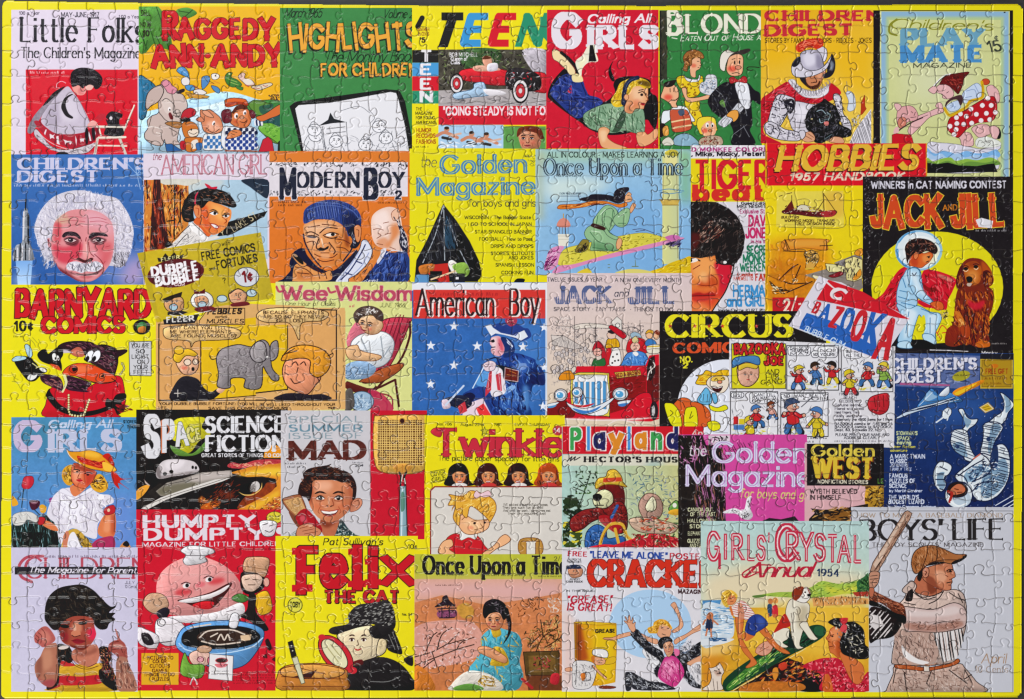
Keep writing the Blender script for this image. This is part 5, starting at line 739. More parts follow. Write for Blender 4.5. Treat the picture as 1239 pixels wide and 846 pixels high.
sub('crow', 'black crow with pale blue gloved wings'); p(K, '230 150 260 110 300 105 320 140 350 120 400 85 440 100 445 150 425 190 435 240 430 285 400 240 330 230 260 200', b=0, m=.1); p(K, '40 215 90 200 110 160 180 175 200 200 230 230 260 300 240 340 200 370 140 355', b=0, m=.1); pb(K, '200 290 290 260 310 290 250 310'); pb('ecece8', '360 190 355 145 380 140 392 195'); pb('ecece8', '396 190 395 155 410 165 412 195'); e(K, 380, 180, 6, 12); e(K, 404, 182, 5, 9); pb('d8502c', '330 225 400 240 425 280 380 265'); pk('e4e4e0', '145 340 170 310 200 320 230 310 220 340 190 360 160 360', 3); pk('a8ccdc', '20 185 60 160 130 165 135 185 80 200 30 205', 4); pk('a8ccdc', '125 75 150 62 180 100 190 150 170 175 145 150', 4); ls('e0dc9c', 7, '205 190 250 225 300 240', '220 260 260 240', '190 220 230 250'); pk('e4e4e0', '245 265 275 255 310 285 280 295', 3)

cv('cream magazine cover of a boy reading in a striped red deckchair', 334, 341, 501, 501, 'd6d78a', 'C2', m=.04)
sub('title'); T("Wee Wisdom", 105, 96, 655, 98, 56, 'b94a60', w=.16, n=.13, sp=.05, sf=.02, o='d8a0a0', ow=2); l('b94a60', 9, '85 42 95 62 115 60'); l('b94a60', 9, '300 48 310 66 330 62'); TL('6a6a40', 18, .08, '120 122 330 One Hour of Childs', '515 128 620 JUNE 1966', it=.2); fine('b84a5a', 390, 128, 412, 12)
sub('deckchair'); p('b8384c', '520 190 640 172 640 200 560 370 480 440 440 430 520 340', m=.1, o='4a1820', w=3); lines('7a2030', '540 190 635 178 560 370 480 430 460 425', 108, 17, 6); p('c86a7a', '380 250 430 180 520 200 450 260 390 300', m=.1); ls('4a1c1c', 9, '640 190 640 250 600 350 500 470', '380 440 480 470 580 430', '580 430 595 540', '500 460 440 520 410 555'); p('5a2420', '380 440 500 480 480 500 380 470'); p('a8542c', '440 430 520 385 610 360 600 390 520 440 440 440', o='3a1810', w=3); ls('8a3038', 6, '480 480 560 500 570 550', '470 490 540 520 545 560')
p('b83050', '470 470 540 500 570 560 480 560', m=.1, a=.9)
sub('person', 'boy in a white shirt reading in the deckchair'); p('e3e6ea', '395 280 440 240 530 230 575 270 560 340 520 375 450 380 420 330', o='6a7078', w=3, m=.06); ls('9aa2aa', 5, '440 260 470 330', '520 250 530 330', '400 300 430 270', '560 290 520 350'); p('8aa8c8', '372 370 440 350 500 380 470 420 400 430 372 420', m=.12); dabs('5a7898 b8cce0', '372 370 490 380 420 430 372 425', 40, 30, 4); e('9ab4cc', 440, 520, 50, 42, o='3a4a58', w=3); dabs('5a7898 c8d8e4', '400 490 480 490 480 550 400 550', 30, 30, 4); p('5a5450', '372 480 400 470 410 540 372 560', m=.2)
p('e0b080', '375 300 420 285 440 310 520 330 500 350 430 350 385 340', o='7a4a2a', w=3); p('e3b488', '425 170 500 165 530 200 510 235 470 240 440 215', o='7a4a2a', w=3); p('4a3a34', '405 160 430 130 480 122 525 145 530 185 505 180 480 160 440 170 420 195', m=.3); dabs('e0dcd8 8a7a70', '410 155 480 124 520 150 430 165', 30, 22, 5); portrait(462, 203, 38, 40, turn=-.5, rot=15, dk='8a5030', lt='f4d0a8')

cv('red and blue magazine cover with white stars and a drummer in a tricorn hat', 499, 342, 666, 506, '3566ac', 'C2', m=.1)
r('e3e3e9', 650, 25, 1232, 58); r('e3e3e9', 1205, 25, 1240, 600); r('d33a34', 655, 55, 1205, 175, m=.05); r('3566ac', 652, 175, 1204, 590, m=.14); p('5a94d8', '1000 300 1204 180 1204 480 1000 560', a=.4, soft=40)
fine('a8282c', 740, 80, 1010, 16)
sub('title'); T("American", 672, 164, 1000, 166, 108, 'ecdcd8', w=.1, n=.08, sf=.03, sp=.07); T("American", 664, 160, 992, 162, 108, '332426', w=.12, n=.06, sf=.03, sp=.07); T("Boy", 1062, 164, 1186, 166, 108, 'ecdcd8', w=.12, n=.08, sf=.03, sp=.06); T("Boy", 1054, 160, 1178, 162, 108, '332426', w=.13, n=.06, sf=.03, sp=.06)
sub('star')
for x, y, rr in ((825, 207, 22), (728, 288, 22), (921, 290, 22), (1112, 293, 22), (825, 370, 22), (727, 448, 22), (1200, 212, 20), (1200, 378, 20), (1195, 540, 20)): star('e4e6ee', x, y, rr)
V(*VIEW['F3']); MODEL[0] = .2; sub('person', 'drummer in a blue coat and tricorn hat holding sticks')
p('22397a', '0 640 60 600 150 560 220 460 290 340 350 310 430 310 500 330 570 360 580 390 640 460 645 560 560 560 540 620 520 700 525 815 200 815 150 700 60 690', m=.15); p('3a66b8', '400 370 480 350 540 380 500 480 420 460', a=.8, soft=16); p('162552', '480 560 560 430 640 520 640 560 540 560', a=.85, soft=14); p('5a9ad8', '110 540 180 440 210 480 200 570 130 570', m=.1, b=0); pb('8fb8e4', '310 610 400 560 410 590 330 640'); p('5a94d4', '480 560 520 590 530 700 500 780 470 690', a=.8, soft=14); p('3f70c0', '300 640 420 600 440 700 400 800 300 760', a=.7, soft=20); dabs('14204a 6a9ad8 2e50a0', '220 480 420 320 560 380 640 540 500 600 500 800 250 800', 160, 60, 10, 70, 35)
p('2a3f82', '240 90 330 70 400 60 480 110 520 120 540 180 470 215 420 200 300 160 230 170', m=.15, b=0); pc('dfe2ea', '176 95 222 82 240 110 300 150 420 175 440 150 485 130 515 180 460 212 420 190 320 165 260 155 225 175'); p('b83448', '340 40 425 40 420 80 380 100 345 75', a=.9); dabs('e0a0a0 5a1a30', '345 42 420 42 415 80 380 95 350 75', 24, 16, 6)
p('e3a8b0', '225 190 280 175 310 200 335 270 325 310 290 335 240 320 222 290 230 260 215 235', b=0, m=.06); p('cf4a5c', '280 200 310 210 325 290 300 290', a=.85, soft=8); p('f0dcdc', '230 200 265 190 260 270 235 300', a=.8, soft=8); ls('2a1c30', 8, '215 220 245 205', '228 265 255 262'); e('1c1424', 238, 216, 16, 11); ls('8a2038', 5, '230 285 250 280', '285 230 290 250')
p('1f3268', '300 190 350 190 400 230 410 300 370 340 320 340 330 270', m=.2, b=0); dabs('d8dff0', '340 190 400 250 390 280 350 230', 10, 34, 9, 50, 15); p('7a9ad0', '420 400 495 390 500 430 450 445', a=.9)
pb('e6dfe6', '215 440 260 420 330 440 330 500 340 610 300 640 225 640'); pc('c83a48', '215 450 232 445 225 600 178 655 180 600'); pc('c83a48', '260 480 300 465 310 610 275 600'); ls('e0b8c4', 4, '285 480 300 600', '205 470 200 600'); pb('20242c', '235 400 320 410 440 450 430 540 330 520 310 440'); p('6a2418', '335 425 440 450 435 535 330 520', c=0, o='d8c0c4', w=5); ls('c8783c', 5, '350 480 420 490', '370 450 420 470'); p('e4cdd4', '160 400 215 370 260 390 250 440 200 455 170 440', o='3a3050', w=3, b=0); ls('8a6a80', 4, '180 400 240 395', '180 420 240 415'); ls('1c2244', 10, '190 365 260 345 300 360', '270 350 290 400'); ls('cfe0f2', 9, '80 585 165 425', c=0)
pc('e6d0dc', '20 800 60 700 170 660 245 812 200 815'); pc('e83a3c', '105 745 165 705 235 815 140 815'); pc('2a3f82', '160 665 180 660 260 815 235 815'); pc('e6d0dc', '0 750 60 715 130 815 0 815'); pb('1a2040', '0 650 60 620 100 650 60 700 0 720'); pb('a82c44', '0 700 30 700 40 740 0 760')
V(*VIEW['C2']); MODEL[0] = .3; p('23263c', '770 520 830 495 880 500 900 530 870 555 830 545', m=.2); p('d8c0cc', '775 515 800 515 810 545 780 550'); pc('c83a44', '840 540 870 520 880 560 850 575'); ls('c8d4e8', 8, '790 535 865 455', c=0)

cv('pale pink cover of a crowd in a red vintage fire engine', 662, 331, 837, 516, 'd9c4c4', 'C3', g=('dccab0', 90), m=.04)
sub('title'); TL('4a444c', 18, .12, '90 64 372 TWELVE ISSUES A YEAR *', '420 66 745 A NEW ONE EVERY MONTH', '122 208 470 SPACE STORY * TINY TALES', '495 210 705 * THINGS TO DO'); T("JACK", 128, 168, 402, 166, 76, '56628c', w=.27, n=.18, sf=.06, sp=.04); T("JILL", 484, 170, 722, 166, 74, '56628c', w=.27, n=.18, sf=.06, sp=.04); T("and", 415, 138, 486, 136, 32, '3a3a48', w=.1, it=.25)
lines('d9c4c4', '120 118 730 118 730 170 120 170', 90, 9, 3.2, c=0, jit=.1)
V(*VIEW['G8']); MODEL[0] = .08; K = '2a2428'
p('e4cdb4', '250 0 840 0 840 200 600 260 300 200', a=.7, soft=30, c=0)
sub('crowd_drawing'); dabs('6a6468 9a9294 4a464a f0e8e0', '35 20 200 20 260 250 200 400 30 560', 330, 26, 3, 0, 90); dabs('6a6468 8a8486 e8e0d8', '200 120 460 80 480 180 330 380 230 380', 160, 24, 3, 0, 90); dabs('5a5458', '470 40 720 80 720 180 560 160', 70, 24, 3, 0, 90)
for i in range(34): x, y = rnd.uniform(40, 320), rnd.uniform(250, 480); e('d8ccc8', x, y, 13, 16, o='5a5458', w=2.5); ls('5a5458', 2, [(x-5, y-3), (x-3, y-3)], [(x+3, y-3), (x+5, y-3)], [(x-4, y+6), (x+4, y+6)], [(x-16, y+20), (x-18, y+45)], [(x+16, y+20), (x+18, y+45)])
p('d4c8c0', '35 170 120 160 275 250 200 265 40 230', o=K, w=3, c=0); lines('6a6468', '35 170 120 160 275 250 200 265 40 230', 75, 11, 2.5, c=0); p('d8ccc4', '30 160 120 165 40 200', c=0, o=K, w=2); pk('e0d4c8', '205 85 320 70 470 90 520 120 460 110 320 105 205 115', 3); ls(K, 3, '205 20 205 380', '360 100 360 210', '285 110 285 240', '310 70 330 100'); lines('5a5458', '345 100 375 100 375 210 345 210', 0, 9, 3, c=0); p('e0d8d0', '480 60 520 20 555 50 555 130 500 130', o=K, w=3, c=0); e('f0ece4', 525, 85, 16, 16, o=K, w=3); ls(K, 3, '555 110 640 100 700 130', '690 50 695 160', '670 90 715 90', '600 110 600 150', '220 180 260 150 270 200', '280 200 310 180 330 210')
sub('passenger', 'child in a red hood'); pk('b82430', '340 280 350 230 380 200 420 240 440 300 450 380 410 390 400 300', 3); e('eab0a0', 375, 285, 32, 30, o=K, w=3); pk('b82430', '365 250 380 205 415 250', 3); pk('2f6a38', '335 370 355 330 380 345 425 330 430 385 340 390', 3); ls(K, 4, '362 282 370 280', '385 280 392 282', '368 300 385 302')
sub('passenger', 'fire fighter in a yellow helmet with a spotted dog'); pb('c8242c', '440 240 470 230 480 330 450 380'); pk('e0aa1c', '435 250 450 190 500 180 530 200 540 245 500 250 450 255', 4); lines('8a5a10', '440 245 460 190 525 195 535 245', 90, 14, 3); pk('f0ece8', '465 380 475 300 500 255 540 270 545 380', 3); for_ = [e(K, x, y, 7, 7) for x, y in ((490, 320), (520, 300), (505, 350), (530, 345), (485, 365))]; pk('e2c0ac', '445 150 480 130 510 140 505 180 460 185', 3); pb(K, '450 130 490 118 515 140 480 150')
pk('c01e2c', '460 95 490 88 585 150 575 185 545 175 470 115', 4)
sub('passenger', 'fire chief in blue in the front seat'); pk('c8242c', '600 210 640 180 720 190 745 250 740 290 600 290', 3); p('4a86cc', '555 370 590 300 640 280 700 280 740 310 745 380 560 385', o=K, w=4, b=0, m=.06); dabs('2a4a8a 8ab8e8', '565 370 640 290 740 300 740 380', 40, 30, 5, 60, 40); e('eab8a4', 655, 245, 36, 34, o=K, w=3); pb('f0ece8', '635 290 660 280 680 300 660 315'); pk('d8c890', '630 190 655 165 680 195 670 215 640 215', 3); ls(K, 4, '640 240 650 236', '665 236 675 240', '645 262 668 262'); pk('9ab4c4', '620 150 650 135 690 150 700 180 660 165 630 180', 3)
sub('passenger', 'two children at the back rail'); pk('3f7ab8', '730 210 760 185 800 200 810 235 740 240', 3); e('eab890', 760, 160, 26, 26, o=K, w=3); pk('e0a82c', '730 150 750 120 785 125 790 150 760 140', 3); e('eab890', 812, 165, 22, 26, o=K, w=3); pb('8a3a24', '795 140 815 120 835 135 830 160'); pk('e4dcc8', '745 240 832 230 832 290 750 290', 3); l('d8b02c', 9, '750 245 832 240')
sub('fire_engine'); p('d22030', '220 390 520 388 730 385 760 310 832 300 832 780 770 800 10 770 10 700 100 640 190 560', m=.04, c=0, b=0); p('8a1820', '462 470 735 455 735 620 650 640 600 700 470 740', c=0, m=.12); p('6a141c', '740 400 832 380 832 640 770 700 740 560', c=0, m=.15); p('2a1a1e', '740 400 760 330 800 310 805 440 770 500 745 480', c=0, m=.2); dabs('5a1018 a8242c', '470 480 730 460 730 620 480 730', 60, 40, 6, -10, 30); ls('d8d0c8', 8, '790 360 800 390 760 430 745 490', '770 390 775 440'); p('7a141c', '10 690 120 640 200 700 190 770 20 770', b=0, m=.2); p('d22030', '600 690 680 600 770 600 760 760 560 770', b=0, m=.05, o=K, w=3); p('d8b048', '500 435 690 418 700 455 520 480', c=0, o=K, w=3); T("RED & BROWN", 515, 472, 690, 448, 26, '7a2a18', w=.2, j=.3)
pk('e0cc50', '180 480 210 445 260 435 440 440 462 470 465 740 440 760 230 740 180 660', 4); pk('eceaea', '195 485 225 455 430 455 448 480 450 735 240 735 195 650', 3); 
for i in range(6): p('4f94c8', [(205+i*42, 505-(i > 3)*6), (228+i*42, 505-(i > 3)*6), (228+i*42, 670+i*8), (205+i*42, 665+i*8)], c=0, b=0); l(K, 3, [(230+i*42, 505), (230+i*42, 665+i*8)], c=0)
pk('d4d0c8', '255 458 345 452 335 470 300 485 260 472', 3); ls(K, 5, '240 660 265 590 300 665', '260 600 240 560'); ls('8a2a30', 7, '236 665 262 598')
pk('dfe3e8', '145 655 230 695 300 700 400 670 495 620 480 650 400 710 300 745 230 735 180 705', 4); pb('3f7ac0', '190 700 300 720 400 685 350 725 260 742'); pb('c8242c', '150 660 250 680 350 665 300 690 230 692'); pk('dfe3e8', '5 670 90 655 60 680 10 690', 3); pb('4f94c8', '10 688 70 678 50 695 12 700'); pk('dfe3e8', '525 655 620 640 600 670 550 685', 3); pb('3f7ac0', '530 672 600 662 580 685 545 688')
for cx, cy, rx, ry in ((103, 603, 50, 46), (225, 583, 40, 38), (545, 595, 58, 48)): e('c8c6c8', cx, cy, rx, ry, o=K, w=5); e('e8e8ec', cx-4, cy, rx*.78, ry*.76, o=K, w=2); e('4f9ccc', cx-6, cy+2, rx*.5, ry*.5); e('d8ecf8', cx-14, cy-8, rx*.16, ry*.14)
pk('e08c1c', '90 490 110 440 160 420 195 440 205 480 180 490', 4); ls('8a5a14', 4, '140 425 150 485', '170 425 175 485'); pk('d8ccc0', '180 410 210 390 215 420 190 440', 3); pk('8a1820', '130 690 180 700 160 750', 3)
e(K, 795, 720, 30, 70); e('c8c4c4', 790, 720, 12, 40); ls('e8dcd8', 9, '0 770 400 790 832 770', '440 830 520 790 620 800 720 830', tp=2); p('f0d8d0', '0 772 520 780 760 770 600 800 200 800 0 790', a=.7, soft=5)

cv('black circus comic cover of a laughing lion in clown clothes', 798, 377, 1000, 528, '242122', 'C3', m=.12)
sub('title'); T("CIRCUS", 664, 334, 1290, 332, 104, 'e6da28', w=.26, n=.1, sf=.1, sp=.03)
for x in (690, 810, 880, 945, 1110): star('c83a2c', x, 282, 12)
T("COMICS", 702, 412, 1065, 408, 46, 'd8522c', w=.26, n=.14, sf=.06, sp=.06); T("NO.", 738, 458, 798, 456, 26, 'e0d830', w=.22); T("2", 752, 486, 778, 486, 26, 'e0d830', w=.2)
V(*VIEW['J1']); MODEL[0] = 0; K = '2a2018'
e('e2e4ee', 1105, 580, 365, 362)
sub('lion', 'laughing yellow lion in a blue bow with orange and yellow legs'); MODEL[0] = .06
pk('d8602c', '740 525 790 505 840 525 860 580 850 660 880 730 760 730 700 600', 4); pk('d8602c', '840 545 890 540 950 570 990 620 990 700 930 730 860 730 870 620', 4); pk('e2dc20', '645 560 680 545 720 560 760 620 775 720 720 725 680 680', 4); pk('e2dc20', '800 600 840 575 885 590 890 730 800 730', 4); ls(K, 4, '690 600 710 620 690 640', '850 610 835 660 860 640', '740 520 780 540 800 580', '870 530 930 560 950 620'); pk('e8e8ee', '1030 600 1100 620 1120 700 1080 760 1030 720', 3); ls('6a6a74', 3, '1060 640 1110 660', '990 760 1120 770', '860 420 850 500')
pk('e2dc20', '980 560 1040 580 1100 560 1120 590 1060 610 1000 600', 4); pk('e2dc20', '970 690 1020 680 1060 700 1060 740 1010 755 975 730', 4); pk('6ab4dc', '890 530 930 460 960 430 990 470 1000 540 960 560', 4); pk('6ab4dc', '1000 480 1030 470 1045 530 1020 550', 4); ls(K, 3, '940 480 935 530', '970 480 965 540')
pk('e8b820', '880 400 900 350 880 340 930 330 960 300 1020 320 1060 300 1130 300 1130 340 1080 340 1000 350 980 400 940 410', 4); dabs('f0d84c c8801c', '890 390 940 330 1120 310 990 350 960 400', 40, 30, 6, -20, 30); pk('ecdcc8', '960 400 990 350 1060 340 1120 350 1125 420 1080 470 1010 450', 4); pk('e8c04c', '1010 350 1080 345 1100 370 1050 380 1000 380', 2); pk('4a1414', '1000 420 1040 430 1080 420 1060 460 1020 455', 4); l('f0ecea', 6, '1005 424 1040 434 1075 424'); e('e08a6a', 1060, 388, 18, 13, o=K, w=3); ls(K, 4, '1020 375 1035 360 1045 375', '1070 365 1085 355 1095 368')
MODEL[0] = 0
cv('navy digest cover of an astronaut drifting upside down below a space shuttle', 1068, 428, 1227, 617, '25427c', 'C4', g=('1d2a58', 90), m=.15)
dabs('c8d0e8 8aa0d0', '615 380 1000 380 1000 760 615 760', 120, 2.5, 2, c=0); p('3a68b0', '700 420 900 380 900 480 720 500', a=.5, soft=30)
p('5a6a9a', '612 252 890 262 885 372 612 362', c=0, m=.2); dabs('8a94b8 3a4468', '612 252 890 262 885 370 612 362', 60, 26, 6, 0, 15); r('c8a834', 890, 270, 998, 370, m=.1); pc('24242c', '890 255 1000 255 1000 275 890 272'); r('b08a24', 896, 276, 992, 364, o='7a5a14', w=2); T("FREE GIFT", 908, 320, 982, 320, 15, '9a3414', w=.18); fine('7a4a14', 905, 340, 980, 9); e('c8701c', 938, 295, 12, 7); fine('7a4a14', 905, 356, 960, 8)
sub('title'); T("CHILDREN'S", 590, 306, 880, 304, 34, 'dcdae6', w=.27, n=.16, sf=.06, sp=.04, sh=('2a3458', 3, 3)); T("DIGEST", 596, 350, 770, 346, 36, 'dcdae6', w=.27, n=.16, sf=.06, sp=.04, sh=('2a3458', 3, 3)); e('a8a030', 828, 328, 30, 16, -15); fine('3a3a18', 806, 328, 850, 6); pc('a85a88', '625 350 790 356 790 362 625 358')
V(*VIEW['F2']); MODEL[0] = .2; W = 'dfe6ea'; N = '1a2440'; B1_ = '86a4bc'
sub('space_shuttle'); p('3f78b4', '180 270 210 230 240 190 262 182 300 215 350 200 400 225 420 250 330 262 240 285 180 300', o=N, w=2.5, m=.1); p('c8d6e4', '62 340 130 300 200 275 260 262 330 240 385 225 340 255 260 280 160 310 80 340', o=N, w=2.5, b=0); pb('8fb4d4', '215 235 245 192 270 215 290 225 230 250'); p('d4dce6', '295 215 345 168 352 200 330 222', o=N, w=2); ls(N, 5, '120 305 260 275 380 232', '180 290 300 262'); ls('e4ecf2', 3, '190 270 260 200', '280 270 400 240')
p('d8831c', '368 205 400 178 460 160 520 135 540 140 510 165 450 195 400 222', m=.15); pb('ecc02c', '380 205 430 180 500 150 460 182 400 215')
sub('person', 'small astronaut far off by the shuttle'); p(W, '318 300 345 282 362 295 360 320 335 345 315 335', o=N, w=3, b=0); l(W, 8, '320 335 282 362'); l(W, 7, '355 300 340 350'); ls(N, 3, '325 300 345 320', '350 290 340 310'); p('e0d4c0', '512 282 560 255 595 290 545 312', o='8a6a1c', w=3, c=0); pc('d8b02c', '520 282 558 262 585 290 548 305'); ls('7a5a18', 2.5, '530 285 565 275', '540 295 575 285')
sub('cover_lines')
TL('c8d09a', 19, .2, '66 430 180 STOWAWAYS', '70 458 142 SPACE', '70 480 145 having'); TL('c0b850', 13, .2, '30 500 168 other fiction', '34 520 124 adventure'); TL('d4dae8', 21, .2, '32 556 220 A MARK TWAIN', '32 582 124 CLASSIC', '28 660 126 FAMOUS', '28 688 168 PUZZLES OF', '28 714 122 SCIENCE', "24 776 186 THE WORLD'S", '24 800 216 BIGGEST LIZARD'); TL('c8d0e4', 15, .18, '32 602 130 JIM BAKERS', '32 622 150 FAMILY TREE', '28 738 205 by Martin Gardner', '24 824 280 by Roy Chapman Andrews')
sub('person', 'large upside down astronaut in a white ribbed suit')
p(W, '400 295 425 290 445 330 470 345 505 345 490 375 460 395 440 420 420 405 440 370 420 330', o=N, w=5, b=0); pb(B1_, '420 300 440 335 470 355 450 390 440 380 425 330'); p(W, '625 205 645 210 690 250 698 275 670 310 655 350 620 380 560 370 600 330 640 300 645 250', o=N, w=5, b=0); pb(B1_, '645 215 685 255 680 290 655 310 655 260')
p(W, '360 440 375 405 420 400 450 420 460 480 480 530 500 560 450 575 420 540 385 520 360 480', o=N, w=5, b=0); pb(B1_, '370 480 420 470 450 540 430 545 385 515'); p(W, '540 370 600 360 640 385 620 430 590 480 580 530 560 560 520 530 530 470 535 420', o=N, w=5, b=0); pb(B1_, '580 380 630 385 600 450 570 530 560 500')
lines(N, '360 440 380 405 450 420 470 500 500 560 450 575 370 500', 20, 15, 5, jit=.4); lines(N, '540 370 630 370 620 430 580 540 520 530', 10, 15, 5, jit=.4)
p(W, '385 645 450 590 520 530 580 540 600 490 640 480 670 520 680 600 665 680 620 750 560 785 500 780 470 740 440 690 400 680', o=N, w=6, b=0); pb(B1_, '560 600 650 560 665 660 610 740 540 770 520 700'); pb('26365e', '580 520 610 490 615 570 600 620 570 600'); pb('8fb0c8', '450 620 520 590 540 620 480 680 430 670')
lines(N, '620 500 668 520 678 600 660 680 600 750 520 780 560 700 610 620', 15, 14, 5, jit=.4); dabs('1a2440 2e4468', '440 610 560 560 600 680 520 770 470 700', 70, 34, 6, -30, 50); dabs('f0f4f6 5a7a9c', '440 610 600 560 650 650 540 770 470 700', 90, 26, 5, -20, 50); ls(N, 6, '400 650 470 600 540 560', '480 680 560 640 600 560', '520 530 560 560 590 620', '470 740 520 690 590 680', '385 640 430 655 450 690'); l('c86a5a', 8, '480 560 515 535'); e('2a3a60', 395, 493, 11, 11); e('2a3a60', 562, 453, 12, 12)
p(W, '268 620 290 580 330 575 365 600 350 640 325 660 335 700 310 735 280 710 265 660', o=N, w=5, b=0); pb(B1_, '290 640 325 630 320 660 330 700 310 725 285 690'); ls(N, 6, '300 600 340 620', '285 640 320 640', '280 670 325 670', '285 700 330 700', '300 720 345 735')
e(W, 402, 755, 74, 72, o=N, w=6); e('b8c8d6', 420, 775, 48, 42, a=.9); p('2a1a18', '340 740 350 700 390 682 425 690 450 720 440 752 410 765 370 765', b=0, o=N, w=4); pb('c8704c', '358 725 395 695 430 705 435 735 400 750 370 750'); ls('5a2418', 5, '380 720 400 725', '395 740 420 738'); l('a82c24', 14, '345 735 365 745 352 790', tp=0); ls('f0f4f6', 8, '360 790 400 812 440 800'); p(N, '470 770 490 765 500 785 480 790')
ls('d8dee8', 5, '600 810 695 755', '640 815 700 780', '670 818 700 800')
V(*VIEW['C4'])


# gum comic, gum wrappers
V(); part('comic_strip', 'tan printed comic strip of a teacher, an elephant and a laughing boy')
V(*VIEW['C1']); MODEL[0] = .2
p('d8a869', '688 170 735 205 880 190 930 130 1110 120 1345 130 1345 145 1524 150 1524 585 688 605', c=0, m=.06)
p('d8a869', '700 210 1340 210 1340 545 700 548', o='3a2a1c', w=3, c=0)
p('e0b520', '886 212 1350 150 1354 505 886 545', c=0, m=.05); p('d8a060', '702 214 886 212 886 545 702 545', c=0, m=.05)
ls('3a2a1c', 4, '702 214 702 545', '886 280 886 545', '702 545 886 545 1354 505', c=0)
V(*VIEW['C2']); p('d8a869', '0 130 370 130 370 552 0 564', c=0, m=.05); p('e0b520', '0 205 132 200 132 470 0 485', c=0, m=.05); ls('2a2020', 5, '132 205 132 470 0 485', '0 515 335 515 335 140 180 135', c=0); p('d8a060', '134 150 332 142 332 512 134 512', c=0, m=.05)
TL('3a2414', 10, .15, '0 538 330 L BE WELL LIKED THROUGHOUT YOUR', '0 553 132 FOR PREMIUMS', '300 553 330 198'); fine('3a2414', 340, 400, 352, 10)
sub('speech_bubble'); p('e2ba7c', '10 150 60 132 200 130 290 145 300 165 270 185 190 195 180 265 140 195 50 192 5 175', o='3a2414', w=3); TL('3a2414', 13, .14, '30 156 282 BECAUSE ELEPHANTS', '30 174 285 ARE SO BIG THEY NEVER', '85 190 205 GET LOST!')
sub('person', 'laughing blond boy in a black jumper'); p('e3926c', '110 390 135 340 200 330 260 350 270 420 250 450 215 490 170 480 125 450', o='3a1c14', w=4); p('df962c', '105 345 140 300 200 285 270 300 310 340 300 390 260 420 225 400 225 350 180 340 130 350', o='3a2410', w=4, m=.05); ls('3a2410', 4, '110 330 160 300', '300 330 320 320', '130 320 170 310'); p('26222a', '85 512 110 490 160 485 220 492 280 490 305 512', c=1); ls('3a1c14', 4, '150 365 165 355 175 370', '185 365 200 355 208 370', '145 425 160 445 185 440', '255 420 265 440', '175 380 170 400', '120 400 135 410')
V(*VIEW['C1']); sub('speech_bubble'); p('e2ba7c', '720 245 740 222 860 215 1000 222 1060 240 1050 270 980 280 870 285 845 310 830 284 740 275', o='3a2414', w=3); TL('3a2414', 13, .14, '748 232 1000 WHY CANT YOU TELL', '750 250 1020 ME WHERE ELEPHANTS', '752 268 1045 ARE FOUND, MUSCLES?')
p('d8a869', '880 195 920 140 1080 140 1080 212 880 212', c=0, o='3a2414', w=3); T("PEBBLES", 915, 165, 1065, 163, 22, '2a2018', w=.25, it=.2); T("and", 950, 182, 1000, 182, 10, '2a2018', w=.15); T("MUSCLES", 912, 206, 1075, 206, 18, '2a2018', w=.13, it=.15)
sub('person', 'teacher with a bun and glasses holding a pointer'); p('26242a', '755 545 770 480 810 440 870 450 900 490 930 510 960 495 975 510 940 540 900 545', m=.1); p('e8b08c', '780 370 830 340 870 350 875 400 850 430 810 430 785 400', o='3a2014', w=3); p('e3b42c', '765 365 775 335 830 318 870 340 860 352 820 350 790 380', o='3a2a10', w=3); e('e3b42c', 790, 325, 22, 18, o='3a2a10', w=3); e('e8d0b8', 828, 378, 16, 14, o='3a2014', w=3); e('e8d0b8', 862, 376, 12, 13, o='3a2014', w=3); e('1c1418', 852, 408, 7, 9); e('d8604a', 815, 402, 14, 9, a=.6); ls('2a2220', 5, '960 500 1055 360', c=0); p('e8b08c', '955 500 985 480 1000 490 975 515'); ls('c8c0b8', 4, '785 500 785 530', '770 515 800 515')
sub('elephant', 'grey elephant pointed at by the teacher'); p('8a8284', '955 360 980 320 1050 300 1110 310 1130 290 1165 280 1190 310 1200 400 1230 440 1225 460 1200 455 1175 420 1160 400 1150 490 1080 490 1080 450 1020 450 1015 490 960 485 965 430', o='2a2428', w=4, m=.12); dabs('5a5254 a8a0a2', '965 360 1120 310 1170 400 1080 440 970 440', 160, 12, 3); p('a09899', '1105 320 1140 285 1170 300 1175 360 1140 380 1110 360', o='2a2428', w=4); p('8a8284', '1195 300 1225 285 1225 350 1195 370', o='2a2428', w=4); e('f0ece8', 1178, 355, 5); l('2a2428', 4, '925 350 935 365 955 362'); TL('3a2414', 11, .15, '702 566 1040 YOUR DUBBLE BUBBLE FORTUNE:', '1055 567 1128 YOU WIL', '700 584 740 LIFE.', '920 586 1122 SAVE THIS COMIC')
V(); part('gum_wrapper', 'tilted yellow bubble gum wrapper with a brown oval and three cartoon faces'); V(*VIEW['B1']); MODEL[0] = .15
p('c8ae26', '606 462 1150 370 1205 648 1195 662 905 705 770 752 692 768 668 700', c=0, m=.08, g=('b8a22c', 0)); p('a89428', '606 462 640 455 700 735 685 735', c=0, a=.5)
sub('brand_oval'); pc('2a2420', '700 500 695 482 715 485 730 462 748 480 770 458 785 478 812 465 800 498'); T("FLEER", 712, 498, 795, 486, 15, 'e0d890', w=.18); e('5a2024', 776, 550, 126, 62, -8); T("DUBBLE", 668, 562, 878, 532, 36, 'ece8ea', w=.3, n=.22, j=.1, sp=.03); T("BUBBLE", 686, 606, 884, 576, 36, 'ece8ea', w=.3, n=.22, j=.1, sp=.03); TL('e8d8d8', 12, .15, '770 606 815 GUM')
